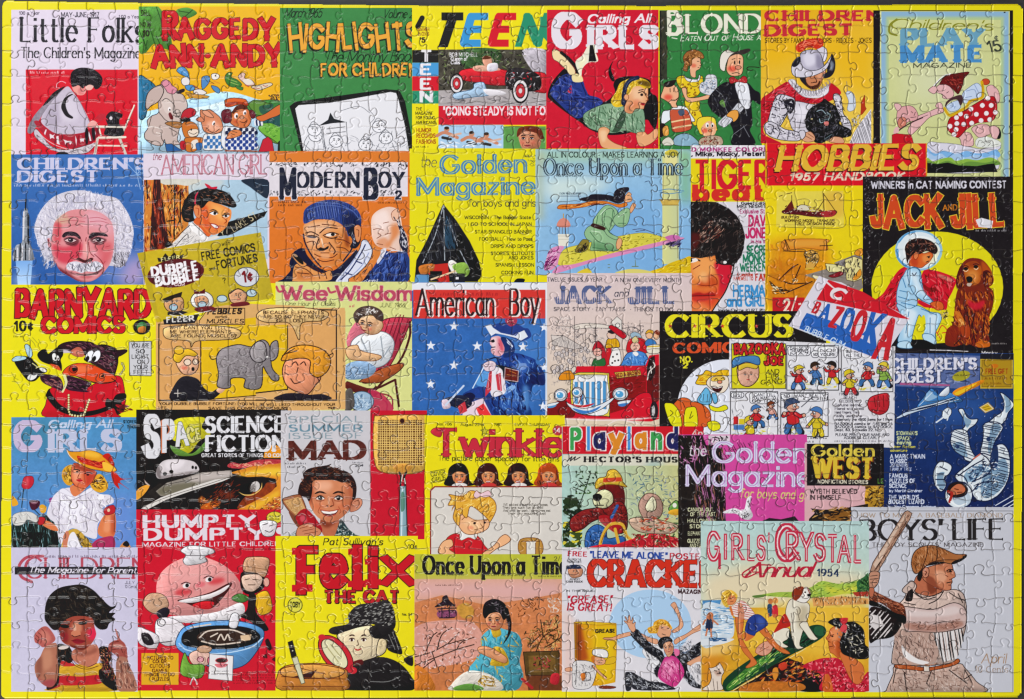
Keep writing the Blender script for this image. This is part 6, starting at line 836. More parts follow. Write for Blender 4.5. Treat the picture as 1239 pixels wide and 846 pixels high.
sub('offer_lettering'); T("with", 978, 430, 1015, 424, 18, '2c2a18', w=.1, it=.2); T("FREE COMICS", 892, 494, 1128, 452, 34, '2c2a18', w=.17, sp=.08); T("and", 922, 538, 948, 534, 14, '2c2a18', w=.1, it=.2); T("FORTUNES", 958, 532, 1138, 498, 34, '2c2a18', w=.17, sp=.08); T("?", 985, 594, 998, 592, 22, '3a3618', w=.12)
e('cfd0d6', 1088, 567, 54, 43, o='3a3a3c', w=3); T("1^", 1072, 590, 1118, 584, 46, '7a1c24', w=.2, n=.12)
sub('child_face', 'dark haired gum chewing child'); p('cf9a6a', '725 680 760 650 805 660 810 705 780 722 740 715', o='2a1c14', w=3); pc('2a2420', '715 665 750 650 805 632 800 655 770 660 735 680'); e('a8c4d0', 766, 700, 18, 15, o='2a3a40', w=3); face(770, 678, 20, 0); pc('26242a', '740 722 800 715 830 722 800 735 740 735')
sub('child_face', 'white haired child with a bow'); p('e4e0d8', '842 670 860 640 900 630 935 650 940 685 915 700 860 700', o='3a3a3c', w=3); p('d8a078', '860 660 900 650 920 670 905 695 870 695', o='2a1c14', w=2); pc('5a1c24', '855 622 880 635 905 618 905 640 858 642'); e('a8c4d0', 892, 688, 18, 14, o='2a3a40', w=3); face(890, 668, 18, 0); p('6a2428', '860 705 930 695 950 715 880 722')
sub('child_face', 'pigtailed child'); p('d8a078', '1010 640 1050 620 1088 640 1082 675 1050 685 1018 675', o='2a1c14', w=3); e('b8ccd4', 980, 662, 22, 15, o='2a3a40', w=3); e('b8ccd4', 1110, 638, 22, 16, o='2a3a40', w=3); face(1052, 650, 20, 0); ls('2a1c14', 4, '1015 640 1050 618 1088 638'); p('6a2428', '1020 685 1085 675 1100 690 1030 698')
V(*VIEW['C1']); sub('brand_tab'); pc('26242a', '720 190 880 165 860 205 725 212'); T("FLEER", 735, 202, 858, 194, 22, 'dcd8d0', w=.22); ls('e8e4dc', 3, '750 168 840 190', '790 160 830 182', '860 165 930 150')

V(); part('comic_strip', 'white newspaper comic strip with five small panels and a red glove', [(878, 405), (1090, 545)]); V(*VIEW['C4']); MODEL[0] = .1
p('dddade', '62 205 610 230 606 565 60 548', c=0, m=.04)
sub('title_panel'); r('d9cf26', 70, 222, 248, 370, o='2a2a2c', w=2.5); T("BAZOOKA", 78, 252, 246, 252, 28, 'c8282c', w=.3, n=.22, o='2a1414', ow=2.5, j=.15); T("JOE", 178, 290, 242, 290, 24, 'c8282c', w=.3, n=.22, o='2a1414', ow=2.5, j=.1); T("AND", 182, 324, 226, 322, 16, '3a3618', w=.11, it=.15); T("HIS", 182, 340, 226, 338, 14, '3a3618', w=.11, it=.15); T("GANG", 165, 356, 236, 352, 14, '3a3618', w=.11, it=.15)
p('dca890', '92 290 120 280 155 290 158 335 130 362 100 355 88 320', o='3a2018', w=2.5); p('d8b83a', '92 295 120 285 155 292 150 305 120 300 95 310', o='4a3a10', w=2); p('4a80b4', '72 300 78 270 120 262 158 265 160 292 120 282 92 292', o='1c2a48', w=2.5); face(124, 325, 20, 0)
sub('strip_panel')
def small_fig(x, y, s, hair, shirt, legs, skin='dca58c'):
    K = '22222a'; tl = rnd.uniform(-.5, .5)*s; a1, a2 = rnd.uniform(-.6, 1.2), rnd.uniform(-1.2, .8); sx = rnd.choice((1, -1))
    for q in (-1, 1):
        kx = x + q*rnd.uniform(.4, 1.1)*s + tl; l(K, .95*s, [(x+q*.3*s+tl*.5, y+2.2*s), (kx, y+2.9*s), (kx+q*rnd.uniform(-.2, .6)*s, y+3.6*s)], c=0); l(legs, .7*s, [(x+q*.3*s+tl*.5, y+2.2*s), (kx, y+2.9*s), (kx+q*.2*s, y+3.5*s)], c=0)
    p(shirt, [(x-.55*s, y+.8*s), (x+.55*s, y+.8*s), (x+.8*s+tl*.5, y+2.3*s), (x-.7*s+tl*.5, y+2.4*s)], o=K, w=1.8, b=0)
    for q, aa in ((-1, a1), (1, a2)):
        ex, ey = x+q*1.15*s, y+(1.5-aa*.5)*s; hx, hy = ex+q*rnd.uniform(-.2, .6)*s, ey-aa*.8*s
        l(K, .62*s, [(x+q*.5*s, y+1*s), (ex, ey), (hx, hy)], c=0); l(shirt, .4*s, [(x+q*.5*s, y+1*s), (ex, ey), (hx, hy)], c=0); e(skin, hx, hy, .26*s, .26*s, o=K, w=1.3)
    e(skin, x, y, .74*s, .8*s, o=K, w=1.8); e(skin, x+sx*.75*s, y+.15*s, .25*s, .2*s, o=K, w=1.2); p(hair, [(x-sx*.95*s, y+.35*s), (x-sx*.9*s, y-.7*s), (x+sx*.1*s, y-1.15*s), (x+sx*1.1*s, y-.55*s), (x+sx*.4*s, y-.4*s), (x-sx*.4*s, y-.1*s)], o=K, w=1.6, b=0)
    e('f4f0ee', x+sx*.35*s, y-.05*s, .2*s, .26*s, o=K, w=.8); e('1c1618', x+sx*.4*s, y, .1*s); e('7a2a2a', x+sx*.35*s, y+.45*s, .24*s, .12*s)
for (x0, y0, x1, y1), bub, figs in (
 ((252, 228, 423, 375), ((256, 230, 330, 262, 'CAN I GO TO|THE MOVIES|MA?'), (332, 245, 360, 268, 'NO!'), (355, 232, 420, 268, 'NO!!|YOURE')), ((292, 310, 16, 'd8c02c', 'c82c30', '4a78b4'), (345, 298, 15, '3a2a20', '4a78b4', '3a6a9a'), (400, 296, 15, '2a2420', 'c82c30', 'd8c02c'))),
 ((432, 232, 602, 380), ((440, 236, 500, 270, 'BUT MA|ALL THE'), (540, 240, 598, 268, 'IM|HAPPY')), ((458, 325, 17, 'd8c02c', 'd8c02c', 'c82c30'), (520, 300, 16, '4a78b4', 'c82c30', '3a6aa0'), (572, 300, 17, 'e0c83c', '8ab04a', '4a78b4'))),
 ((66, 380, 222, 526), ((68, 382, 110, 402, 'OH|MA!'), (130, 382, 222, 420, 'I CANT TELL|YOU WANT TO|GO TOO')), ((130, 478, 17, 'd8c02c', 'd8c02c', 'c82c30'), (150, 440, 15, '4a78b4', 'c82c30', '3a6aa0'), (200, 425, 12, '7a3a20', 'dca090', '4a78b4'))),
 ((232, 384, 388, 528), ((235, 386, 385, 412, 'NO I WANT REALLY|TO GO!!!'),), ((268, 428, 24, '3a4a6a', 'c82c30', '3a6aa0'), (350, 452, 20, '4a78b4', 'd8c02c', 'd8c02c')))):
    r('e2e0e4', x0, y0, x1, y1, o='2a2a2e', w=2.5); dabs('d8c83a e8e4c0 c8d4e0', [(x0+6, y1-25), (x1-6, y1-4)], 30, 16, 5, 0, 20); dabs('5a5a62', [(x0+4, y0+40), (x1-4, y1-4)], 26, 22, 1.8)
    for a, b, c_, d_, s in bub:
        p('eeecf0', [(a, (b+d_)/2), (a+4, b+2), ((a+c_)/2, b), (c_-4, b+2), (c_, (b+d_)/2), (c_-6, d_-2), ((a+c_)/2, d_), (a+5, d_-2)], o='3a3a42', w=1.8)
        rows = s.split('|')
        for i, t in enumerate(rows): T(t, a+7, b + (i+1)*(d_-b)/(len(rows)+.6)+2, c_-7, b + (i+1)*(d_-b)/(len(rows)+.6)+2, min(9, (d_-b)/(len(rows)+1)), '2a2a30', w=.14)
    for f in figs: small_fig(*f)
r('c82c30', 76, 462, 92, 488); r('d8c02c', 94, 470, 112, 488); r('4a78b4', 76, 490, 112, 506); ls('5a5a62', 3, '262 420 232 400', '300 430 340 395', '240 500 330 500', c=0)
fine('2a2a30', 70, 536, 385, 7); fine('2a2a30', 130, 548, 340, 7)
sub('offer_text'); TL('5a5660', 8, .14, '425 392 490 FREE PRIZE', '440 404 482 BEACH', '425 416 500 FIELDERS MITT', '410 428 500 Genuine leather', '410 440 505 Hand-stitched', '410 452 490 Hand Fingers, They', '410 464 500 really using the'); TL('3a3a42', 8, .15, '410 476 600 order only the 4000 items for 1 from', '410 490 600 BAZOOKA comics or $1.45 and 25', '410 500 600 BAZOOKA comics to BAZOOKA,', '410 510 565 Dept. 83, Stroudia 22, N.Y.', '412 526 590 PLEASE PRINT YOUR NAME AND', '440 536 560 ADDRESS CLEARLY'); fine('5a5660', 410, 546, 600, 7); fine('5a5660', 430, 556, 570, 7)
sub('red_glove'); p('c02c34', '520 412 535 395 580 385 590 400 585 440 560 456 535 448 522 436', o='5a1418', w=2.5, m=.1); ls('6a1418', 2.5, '540 400 545 430', '555 396 558 430', '570 392 572 430', '530 440 575 445')
V(); part('gum_wrapper', 'tilted red, white and blue bubble gum wrapper with tall slanted lettering'); V(*VIEW['B4']); MODEL[0] = 0
p('dcd6e0', '255 530 300 548 340 555 600 690 500 838 470 846 140 720 200 640', c=0, m=.03); p('cf2430', '290 545 420 590 598 695 560 690 245 620', c=0, m=.04); p('2f62b4', '200 668 300 700 470 800 480 846 440 830 180 730', c=0, m=.05); pc('dcd6e0', '255 530 285 545 175 725 140 720')
V(*VIEW['C4']); sub('brand_lettering')
for ch, x, y, x1, h, c in (('B', 333, 116, 352, 36, 'c82c34'), ('A', 356, 136, 386, 48, '2f62b4'), ('Z', 388, 162, 422, 64, 'c82c34'), ('O', 420, 182, 458, 78, '2f62b4'), ('O', 456, 204, 496, 92, 'c82c34'), ('K', 496, 232, 546, 110, '2f62b4'), ('A', 536, 262, 588, 124, 'c82c34')): T(ch, x, y, x1, y+6, h, c, w=.32, n=.16, it=.16 if ch != 'A' else .2)
T("BUBBLE GUM", 308, 180, 438, 236, 19, 'cfe0f0', w=.14, sp=.12, it=.1); T("c", 388, 66, 440, 78, 50, 'e8dce0', w=.15, it=.3); l('e8dce0', 6, '385 20 410 40 420 38', tp=1)

# ---- fourth row
cv('blue cover of a girl in a straw hat with red ribbon beside tulips', 14, 505, 166, 665, '4d8cba', 'D1', g=('5a86c4', 90), m=.12)
p('3f7a90', '52 58 300 58 300 200 52 200', a=.6, soft=30, c=0); p('6a8ad0', '400 400 600 400 600 640 400 640', a=.7, soft=30, c=0)
sub('title'); T("Calling All", 212, 102, 494, 100, 32, 'b8c4dc', w=.17, it=.25, sp=.08); T("G", 60, 198, 186, 198, 118, 'c0b0cc', w=.26, n=.2); T("IRLS", 212, 202, 538, 200, 84, 'b8bcd4', w=.28, n=.22, sf=.05, sp=.05); TL('24343c', 13, .2, '545 82 600 STORIES', '560 104 600 THINGS')
V(*VIEW['H6']); MODEL[0] = .14; K = '221c20'; sk = 'd87a4c'
sub('flower', 'red, purple and yellow tulips'); p('5a7a78', '8 60 300 60 260 420 8 420', a=.5, soft=40, c=0); p('c02a38', '85 320 100 260 130 245 175 250 182 300 150 345 105 348', b=0, o='5a1420', w=3, m=.1); p('e0606a', '110 270 140 255 135 320 110 320', a=.7, soft=8); ls('1c2420', 7, '98 350 85 500', '190 520 230 560', '260 540 265 600'); p('4a2030', '145 450 180 440 230 450 225 490 190 520 160 510', b=0, m=.15); pb('8a5a6a', '160 455 215 455 200 470 170 470'); pb('dca02c', '228 490 255 475 285 500 275 540 240 540'); pb('e0a02c', '5 405 45 440 55 475 20 490 5 480'); pb('8a3a80', '305 430 350 420 345 470 320 480')
p('23302e', '8 640 60 590 180 600 300 560 380 660 400 836 8 836', b=0, m=.2, c=0); dabs('6a9aa0 0c1212 3a4a44 9ac0c8 1a2624', '8 600 200 560 320 560 390 700 390 830 8 830', 200, 120, 8, 88, 10); dabs('0c1212 1c2422', '20 700 380 700 390 830 20 830', 60, 90, 20, 88, 14)
sub('person', 'girl in a white blouse and straw hat'); p('dcd6e0', '290 540 340 410 400 360 480 340 560 400 640 350 720 390 800 400 830 460 740 500 760 560 700 640 690 750 600 730 540 680 470 680 400 800 360 640 310 590', b=0, m=.05); p('f0ecf4', '400 420 540 430 600 560 480 620 380 540', a=.7, soft=30); dabs('a8a0b4 f8f6fc c8c0cc', '310 540 400 380 720 400 780 470 690 700 540 660 400 700', 130, 70, 6, 70, 40); ls('8a8494', 5, '430 400 490 440 620 380', '400 440 380 560', '620 420 660 480 640 600', '480 440 470 560', '700 470 740 490', '560 560 700 620'); p('e4e0ea', '390 370 430 345 500 400 480 410', b=0, o='a8a0b0', w=3); p('e4e0ea', '550 400 640 340 660 360 600 395', b=0, o='a8a0b0', w=3); ls('6a6474', 4, '700 400 730 440 760 410', '810 400 800 460'); e('f0ecf0', 730, 415, 26, 22)
pb(sk, '480 370 490 320 600 320 600 350 520 410'); p(sk, '760 560 830 530 850 620 830 740 740 740 700 700 720 620', b=0, m=.06); p('e89a70', '770 580 810 580 800 690 750 690', a=.7, soft=10); p('b84a30', '810 560 845 580 840 720 810 700', a=.7, soft=8); pb(sk, '240 610 300 610 360 650 380 690 320 680 250 640'); p('b82830', '755 510 830 480 840 540 765 560', b=0, o='5a1014', w=3); e('e0c0a0', 790, 522, 12, 14); p('b82830', '208 600 240 575 275 590 265 630 225 640', b=0, o='5a1014', w=3); p('d0cdc8', '10 570 60 540 150 535 200 560 220 590 200 620 130 600 90 640 20 640', b=0, o='6a6a6c', w=3, m=.06); ls('8a8a90', 4, '60 560 80 600', '120 545 160 590')
p('a83058', '680 770 760 740 830 740 830 836 650 836', b=0, m=.1); p('c8a040', '400 836 440 720 480 680 540 680 620 760 660 836 590 836 540 740 500 710 470 740 450 836', b=0, m=.1); dabs('2a2018 8a6a24', '500 700 660 760 660 830 560 820', 40, 40, 8, 40, 40); pb('c8785c', '420 740 450 690 470 720 445 830 420 830'); pb('e4e0e8', '470 730 510 700 550 780 560 836 460 836'); pb('c8844c', '880 830 920 775 960 800 965 836'); pb(K, '905 800 935 770 960 800 940 820')
p('dca02c', '410 220 440 170 500 160 500 300 460 320 420 280', b=0, m=.15); p('dca02c', '640 290 700 230 740 240 785 310 770 360 720 380 660 350', b=0, m=.15); dabs('8a5a14 f4cc58 3a2410', '415 200 495 170 490 310 430 270', 50, 40, 7, 70, 30); dabs('8a5a14 f4cc58 3a2410', '640 300 730 240 780 320 720 370', 60, 40, 7, 30, 50)
p('d86a44', '485 240 510 140 640 190 690 210 670 270 630 320 590 345 520 325 495 290', b=0, m=.04, o='5a1c14', w=3); p('f0a078', '500 190 560 190 560 280 510 290', a=.85, soft=14); p('b83428', '600 200 680 220 660 280 610 330 600 260', a=.8, soft=12); p('8a2c20', '510 140 640 190 690 215 600 210 510 175', a=.7, soft=8); ls(K, 8, '510 190 545 195 555 205', '595 225 630 215 655 225'); e(K, 535, 210, 11, 7); e(K, 622, 234, 12, 7); ls('7a2418', 5, '555 220 540 260 565 265', '500 300 520 325'); pb('b81c2c', '525 275 560 270 580 282 555 292')
p('dc9424', '450 30 480 45 560 45 640 35 720 60 770 100 830 160 855 200 800 215 720 200 640 185 560 150 500 110 470 80', b=0, m=.1, o='4a2a10', w=4); p('f0b83c', '570 50 650 42 720 70 700 95 600 80', a=.85, soft=10); pb('c0281f', '535 80 600 100 700 130 760 120 740 180 660 165 560 130'); dabs('e05a3a 7a1410', '540 85 740 135 730 175 560 125', 30, 40, 7, 20, 15); p('c0281f', '740 80 790 60 825 110 835 170 800 140 770 110', b=0, m=.1); pb('f0b83c', '740 130 800 150 850 195 760 200'); p('c0281f', '810 210 850 220 900 265 990 262 880 285 960 355 870 300 880 350 830 300', b=0, m=.1); l('e8e4e0', 5, '452 35 470 75 510 115 560 148')

cv('dark science fiction cover of a grey flying saucer trailing orange fire', 165, 496, 349, 618, '221f1f', 'D1', m=.2)
p('d87a1c', '1000 270 1240 240 1240 420 1100 460 900 462 880 440 1100 330', m=.3, b=0); p('e8b83a', '1040 300 1240 265 1240 350 1120 330', a=.8, soft=12); p('7a2a14', '860 440 900 400 1050 390 1100 420 1060 462 860 462', m=.4); dabs('b8481c 3a1a10 e0902c d8b04a', '860 400 1240 260 1240 462 860 462', 160, 50, 7, -20, 25, c=0); p('221a18', '830 430 950 360 1080 325 1150 322 1120 380 1050 410 900 460 850 462', m=.4); dabs('8a3414 c05a1c 120c0a', '860 460 1000 380 1120 350 1050 430 900 462', 60, 30, 8, -30, 40)
p('8a2a34', '1000 260 1100 245 1240 230 1240 262 1020 285', m=.3); p('e0a030', '605 375 650 355 640 400 605 430', m=.2)
V(*VIEW['D2']); p('d8881c', '0 195 75 190 75 430 0 430', m=.2, b=0); p('e8c04a', '0 240 60 215 75 300 40 330 0 320', a=.9, soft=10); p('c0641c', '0 280 50 290 60 330 0 380', m=.3); p('7a3a14', '0 300 40 305 30 340 0 345'); V(*VIEW['D1'])
V(*VIEW['F6']); MODEL[0] = .1; r('221d1c', 0, 30, 1215, 448, m=.25)
p('d8882c', '760 150 900 110 1000 80 1190 60 1190 330 1180 450 820 450 900 400 1040 340 1140 260 1130 200 1020 180 900 185', m=.15, b=0, c=0); p('ecc43c', '800 170 950 130 1060 110 1180 110 1180 180 1060 170 900 172', a=.95, soft=14, c=0); p('e8b434', '880 430 1020 370 1150 290 1170 330 1060 400 960 450', a=.9, soft=14, c=0); p('c05a2c', '1060 420 1185 330 1190 450 1060 450', a=.8, soft=14, c=0); p('c04048', '740 90 780 65 860 80 960 50 1060 40 1170 45 1160 75 1000 85 860 115 760 110', m=.3, b=0); dabs('e88a7a a82c34 e8b08a', '745 90 860 75 1160 45 1150 80 860 110', 90, 24, 7, -10, 40); dabs('b8481c 3a1a10 f0d060 8a2c14', '1050 400 1190 330 1190 448 1000 448', 90, 20, 6, -30, 40)
p('221a18', '520 250 700 200 880 185 1000 190 1040 230 1010 300 940 360 820 440 480 440', m=.25, b=0, c=0); p('8a3a1c', '900 330 1020 280 1060 230 1130 240 1100 300 980 370 860 430 820 430', m=.4, b=0); p('d8641c', '520 440 560 400 640 380 690 390 640 430 600 448', m=.3, a=.95, soft=5); p('c06a2c', '500 380 530 340 560 370 590 365 560 395', m=.3, a=.9, soft=4); p('7a3424', '680 320 740 300 800 340 740 360 700 370', a=.85, soft=8); dabs('e8a04c 5a1c10 c05a24', '490 360 690 320 680 440 520 440', 60, 20, 5, -30, 30); dabs('1a1412 6a2c18', '650 220 850 200 820 420 600 420', 60, 60, 8, -30, 30)
p('e09a34', '0 300 60 255 110 255 60 330 0 370', m=.2, b=0); pb('c8b4a8', '60 190 100 180 120 250 80 240'); p('1f1a1a', '40 170 60 100 130 70 170 90 140 140 190 200 150 260 110 250', m=.3, b=0)
sub('flying_saucer'); p('2a2624', '0 400 100 300 200 230 240 310 60 420 0 440', m=.3, b=0, c=0); p('8d857c', '160 300 250 230 400 190 520 150 640 140 770 130 780 180 700 205 540 260 300 330 200 340', m=.1, b=0, c=0); p('c0b4ae', '430 190 560 150 770 135 775 175 640 200 520 220 460 225', a=.9, soft=8); p('6a6450', '180 290 280 250 500 230 440 290 300 330 200 330', a=.8, soft=8); p('cfc6c8', '180 95 230 50 320 40 420 48 480 70 510 130 440 160 300 180 190 200 160 160', m=.06, b=0); p('e6dde0', '240 60 340 45 400 60 340 120 250 120', a=.8, soft=10); p('8a8080', '190 180 300 160 500 130 510 150 330 200 210 215', a=.8, soft=5); p('6a6060', '160 120 190 100 200 190 170 180', a=.8, soft=5)
p('d8d2cc', '40 440 200 350 400 280 640 205 770 190 700 220 440 300 240 370 90 448', b=0, c=0); l('5a524c', 4, '60 420 300 330 560 250 770 180', c=0); ls('3a3432', 4, '300 190 520 150', '220 250 500 195', '400 230 430 215'); 
for x, y in ((233, 158), (285, 142), (458, 106), (484, 110)): e('161212', x, y, 17 if x < 400 else 10, 15 if x < 400 else 14)
e('1a1614', 900, 285, 66, 48, -25); e('cfc8c4', 965, 262, 36, 44, 25, m=.1); e('6a625e', 945, 275, 24, 34, 25, a=.7, soft=5); l('e0b868', 9, '830 305 880 330 950 325 1010 280 1020 230', tp=2); ls('8a8480', 4, '60 380 130 360', '360 360 400 355', '250 380 300 390')
V(*VIEW['D1']); MODEL[0] = .2; sub('title')
p('c8c02a', '770 70 850 55 905 60 890 100 930 130 880 160 840 210 790 215 800 170 760 150', m=.1); p('5f8a3a', '750 180 800 200 850 215 910 160 900 200 850 225 780 222', m=.1)
T("S", 634, 222, 706, 222, 165, 'd8d6da', w=.32, n=.2); T("P", 716, 200, 770, 200, 125, 'd8d6da', w=.32, n=.2, sh=('c8704a', -6, 2)); T("A", 778, 178, 832, 172, 92, 'd8d6da', w=.3, n=.18, o='4a5a28', ow=2); T("C", 834, 166, 866, 158, 60, 'd8d080', w=.3, n=.2, o='4a5a28', ow=2); T("E", 868, 152, 890, 148, 44, 'd8d080', w=.3, n=.2, o='4a5a28', ow=2)
T("SCIENCE", 905, 122, 1258, 118, 66, 'dcdade', w=.25, n=.13, sf=.05, sp=.04); T("FICTION", 905, 204, 1262, 204, 66, 'dcdade', w=.25, n=.13, sf=.05, sp=.04); TL('d8d6da', 14, .2, '888 230 1262 GREAT STORIES OF THINGS TO COME')

cv('red cover of a round pink faced cook over a blue mixing bowl with animals', 165, 617, 341, 836, 'c71e30', 'E1', m=.05)
V(*VIEW['D1']); sub('title'); T("HUMPTY", 628, 540, 1132, 536, 48, 'dcd0d8', w=.3, n=.2, sp=.05); T("DUMPTY'S", 630, 596, 1290, 590, 46, 'dcd0d8', w=.3, n=.2, sp=.05); T("MAGAZINE FOR LITTLE CHILDREN", 628, 626, 1236, 622, 18, 'dcd0d8', w=.17, n=.14)
sub('cartoon_badge'); e('d8c83a', 1212, 498, 36, 26, o='4a3a14', w=2); fine('3a3414', 1190, 495, 1236, 8); fine('3a3414', 1190, 508, 1236, 8); p('e0dadc', '1145 520 1180 510 1220 520 1215 560 1200 580 1160 575', o='3a3438', w=2.5); ls('3a3438', 3, '1160 530 1180 525', '1190 535 1205 530', '1170 555 1190 562 1205 552')
V(*VIEW['E1']); sub('cook', 'round pink faced cook laughing in a white hat'); p('d98f8c', '690 230 710 160 780 105 870 85 960 110 1030 160 1070 230 1060 300 1000 340 900 350 760 345 710 310', m=.05); p('e8a8a4', '760 140 850 100 940 130 900 200 780 210', a=.6, soft=25); e('c8343c', 810, 243, 38, 16, -8, a=.8, soft=8); e('c8343c', 955, 195, 38, 14, -10, a=.8, soft=8); e('d8606a', 885, 210, 22, 12, -10, a=.7, soft=4)
p('4a1416', '785 280 840 270 930 245 1010 205 1020 215 980 270 930 315 870 310 820 290', o='3a1414', w=3); p('c8242c', '850 300 900 285 945 290 925 318 875 315'); p('e0d8d8', '790 282 930 250 1010 212 990 240 930 270 850 290', c=1)
e('e8e0e0', 822, 215, 16, 11, -15); e('1c1416', 826, 214, 8, 9); e('e8e0e0', 922, 188, 16, 11, -15); e('1c1416', 926, 188, 8, 9); ls('3a2024', 4, '800 208 820 200 840 206', '900 182 920 172 942 180'); p('d8d4d6', '798 60 840 38 930 50 945 70 905 85 910 110 830 125 808 105 820 80', o='5a5458', w=3); ls('6a6468', 3, '820 82 905 82', '850 60 840 80')
p('dcd6d8', '745 352 850 345 960 330 1060 290 1080 330 1040 370 900 380 760 375', m=.05); p('d98f8c', '750 320 780 318 775 335 750 332', o='6a3434', w=2); ls('6a5a60', 3, '870 330 895 320 890 350', '1000 330 1040 320')
sub('monkey', 'monkey in a yellow jacket and paper hat'); p('231d1e', '1060 180 1070 155 1120 150 1165 170 1160 230 1100 255 1065 230', m=.2); p('d9b8a4', '1068 175 1100 165 1150 170 1155 205 1120 240 1085 235 1068 205', o='3a2418', w=2); ls('3a2418', 3, '1080 190 1100 185', '1115 188 1140 190', '1095 212 1125 212'); e('d9a090', 1175, 200, 14, 20, o='3a2418', w=2); p('c89a78', '1075 150 1080 100 1110 88 1185 95 1180 150 1165 178 1130 160', o='3a2418', w=2.5); ls('8a6040', 3, '1080 130 1180 145', '1120 95 1115 150'); p('d8a828', '1125 260 1180 240 1200 320 1150 345 1130 310', o='3a2a10', w=2.5); p('231d1e', '1100 250 1130 260 1130 330 1170 380 1185 410 1150 412 1100 370 1060 350 1090 320', m=.2); p('4a7a3a', '1025 265 1060 250 1100 270 1070 290 1030 280', o='1c2a18', w=2)
sub('dog', 'grey and white dog in a paper hat'); p('c49a7c', '630 290 660 250 720 255 745 300 710 340 660 330', o='3a2418', w=2.5); p('26222a', '690 335 730 310 750 330 720 370', m=.2); p('dcd4d8', '690 370 740 355 800 380 850 440 800 470 730 480 690 440', o='4a4248', w=2.5, m=.06); e('e4dee0', 712, 378, 18, 16, o='2a2428', w=3); p('dcd4d8', '605 400 650 410 700 440 690 490 640 485 610 460', o='4a4248', w=2.5); p('2a2428', '625 425 660 430 680 470 650 478 630 460', m=.3); ls('4a4248', 4, '640 400 610 385', '680 470 760 460')
sub('mixing_bowl'); p('5a90c4', '775 475 800 410 850 385 950 370 1060 372 1150 400 1165 440 1130 510 1070 570 960 590 900 560 820 520', o='1c2a48', w=3, m=.06); p('1d191a', '800 455 820 415 900 395 1010 390 1110 405 1150 440 1110 475 1000 495 880 490 820 480'); p('3a2a24', '870 450 900 415 1000 405 1080 420 1110 445 1060 470 940 475'); ls('d8c8b8', 6, '880 445 920 415 1020 410 1080 430', '890 460 960 475 1060 465', '960 455 975 430 990 455 1005 430 1015 455', '930 440 960 425', '840 400 930 385'); pc('d8b894', '1060 435 1110 430 1105 455 1065 460'); ls('b8d4ec', 5, '790 470 830 500 960 515 1100 490 1160 445'); p('e0dce0', '1010 395 1020 345 1040 335 1055 350 1045 400', o='3a3438', w=2.5)
sub('mouse', 'pink mouse in a green smock holding a recipe'); p('d9b0a0', '835 520 870 500 920 510 940 545 900 570 850 560', o='3a2418', w=2.5); e('d86a80', 930, 545, 14, 18, o='5a1c2c', w=3); e('d89aa0', 885, 540, 14, 12, o='5a1c2c', w=2.5); p('c49a7c', '870 490 900 478 935 490 920 510 880 508', o='3a2418', w=2); p('6a9a3a', '815 510 840 560 900 565 890 620 830 620 795 595', o='1c2a14', w=2.5); p('e0dcdc', '925 515 1030 525 1025 635 920 625', c=0, o='5a5458', w=2.5); e('3a2a28', 978, 545, 26, 11, o='c04a50', w=3); p('d8707a', '950 560 1005 560 990 575 960 575'); fine('6a6468', 935, 595, 1010, 7); fine('6a6468', 935, 608, 1010, 7); l('dcd4d4', 5, '840 650 855 620 870 650')
sub('yellow_panel'); r('d8a426', 625, 512, 788, 652); TL('5a2a1c', 14, .15, '650 540 765 PICTURES TO', '675 556 735 COLOR', '662 576 750 CUTOUTS', '672 596 738 GAMES', '635 614 770 THINGS TO DO', '672 634 745 PUZZLES')
for y in (600, 612, 624, 636, 648): fine('6a1420', 1030, y, 1236, 8)
fine('6a1420', 1055, 58, 1210, 9); p('2a1c1c', '1170 460 1185 450 1200 490 1185 500'); p('4a1a1c', '1160 530 1175 515 1180 535'); p('4a1a1c', '1200 540 1215 530 1215 550')

cv('white and red magazine cover of a grinning boy and a woven fly swatter', 340, 497, 517, 653, 'c8c4c8', 'D2', m=.03)
r('c41f30', 430, 22, 682, 548, m=.05); r('e6d812', 655, 45, 690, 548)
sub('title'); T("SPECIAL", 95, 72, 402, 70, 24, '8a9aa2', w=.17, n=.12, sp=.12); T("SUMMER", 98, 108, 402, 108, 26, '6a8a9a', w=.2, n=.14, sp=.1); T("ISSUE OF", 98, 138, 400, 136, 22, '8a9aa2', w=.17, n=.12, sp=.12); T("MAD", 98, 222, 415, 218, 70, '5a2c26', w=.24, n=.15, sf=.09, sp=.02, m=.5); fine('3a3a40', 85, 242, 172, 9); fine('3a3a40', 95, 256, 160, 9); fine('3a3a40', 360, 238, 402, 7); T("25^", 368, 252, 402, 250, 10, '3a3a40', w=.15)
V(*VIEW['F7']); MODEL[0] = .15; sub('person', 'grinning brown haired boy with big ears holding a swatter')
p('9c9ea0', '120 800 180 750 240 720 240 846 120 846', m=.2); dabs('2a3438 d8dcd8', '130 790 235 730 235 846 130 846', 40, 20, 6); p('2f4448', '600 800 640 700 685 615 720 640 780 720 860 780 930 800 940 846 590 846', m=.2); dabs('d8dcd4 14201f a8b4b0', '620 780 685 640 760 720 900 800 900 846 610 846', 110, 26, 7, 40, 60)
p('b8684a', '480 600 560 640 670 610 650 720 610 800 520 800 470 700', m=.08, b=0); p('7a3424', '480 610 560 650 640 640 560 700 490 680', a=.85, soft=12)
p('d0835c', '380 220 420 190 520 180 660 200 780 220 820 300 825 420 800 480 740 560 660 620 560 640 470 610 400 540 350 440 340 340', m=.05, b=0); p('e6a684', '430 210 560 195 600 260 450 290', a=.8, soft=18); p('a84e34', '340 330 390 230 400 330 370 460 350 430', a=.8, soft=12); p('b0583c', '760 230 820 300 825 420 770 520 790 380', a=.7, soft=14); p('cc8668', '815 420 870 385 915 400 920 450 880 505 820 530 790 520', o='4a1c10', w=4, b=0); ls('6a2c1c', 6, '840 420 880 410 890 450 860 490')
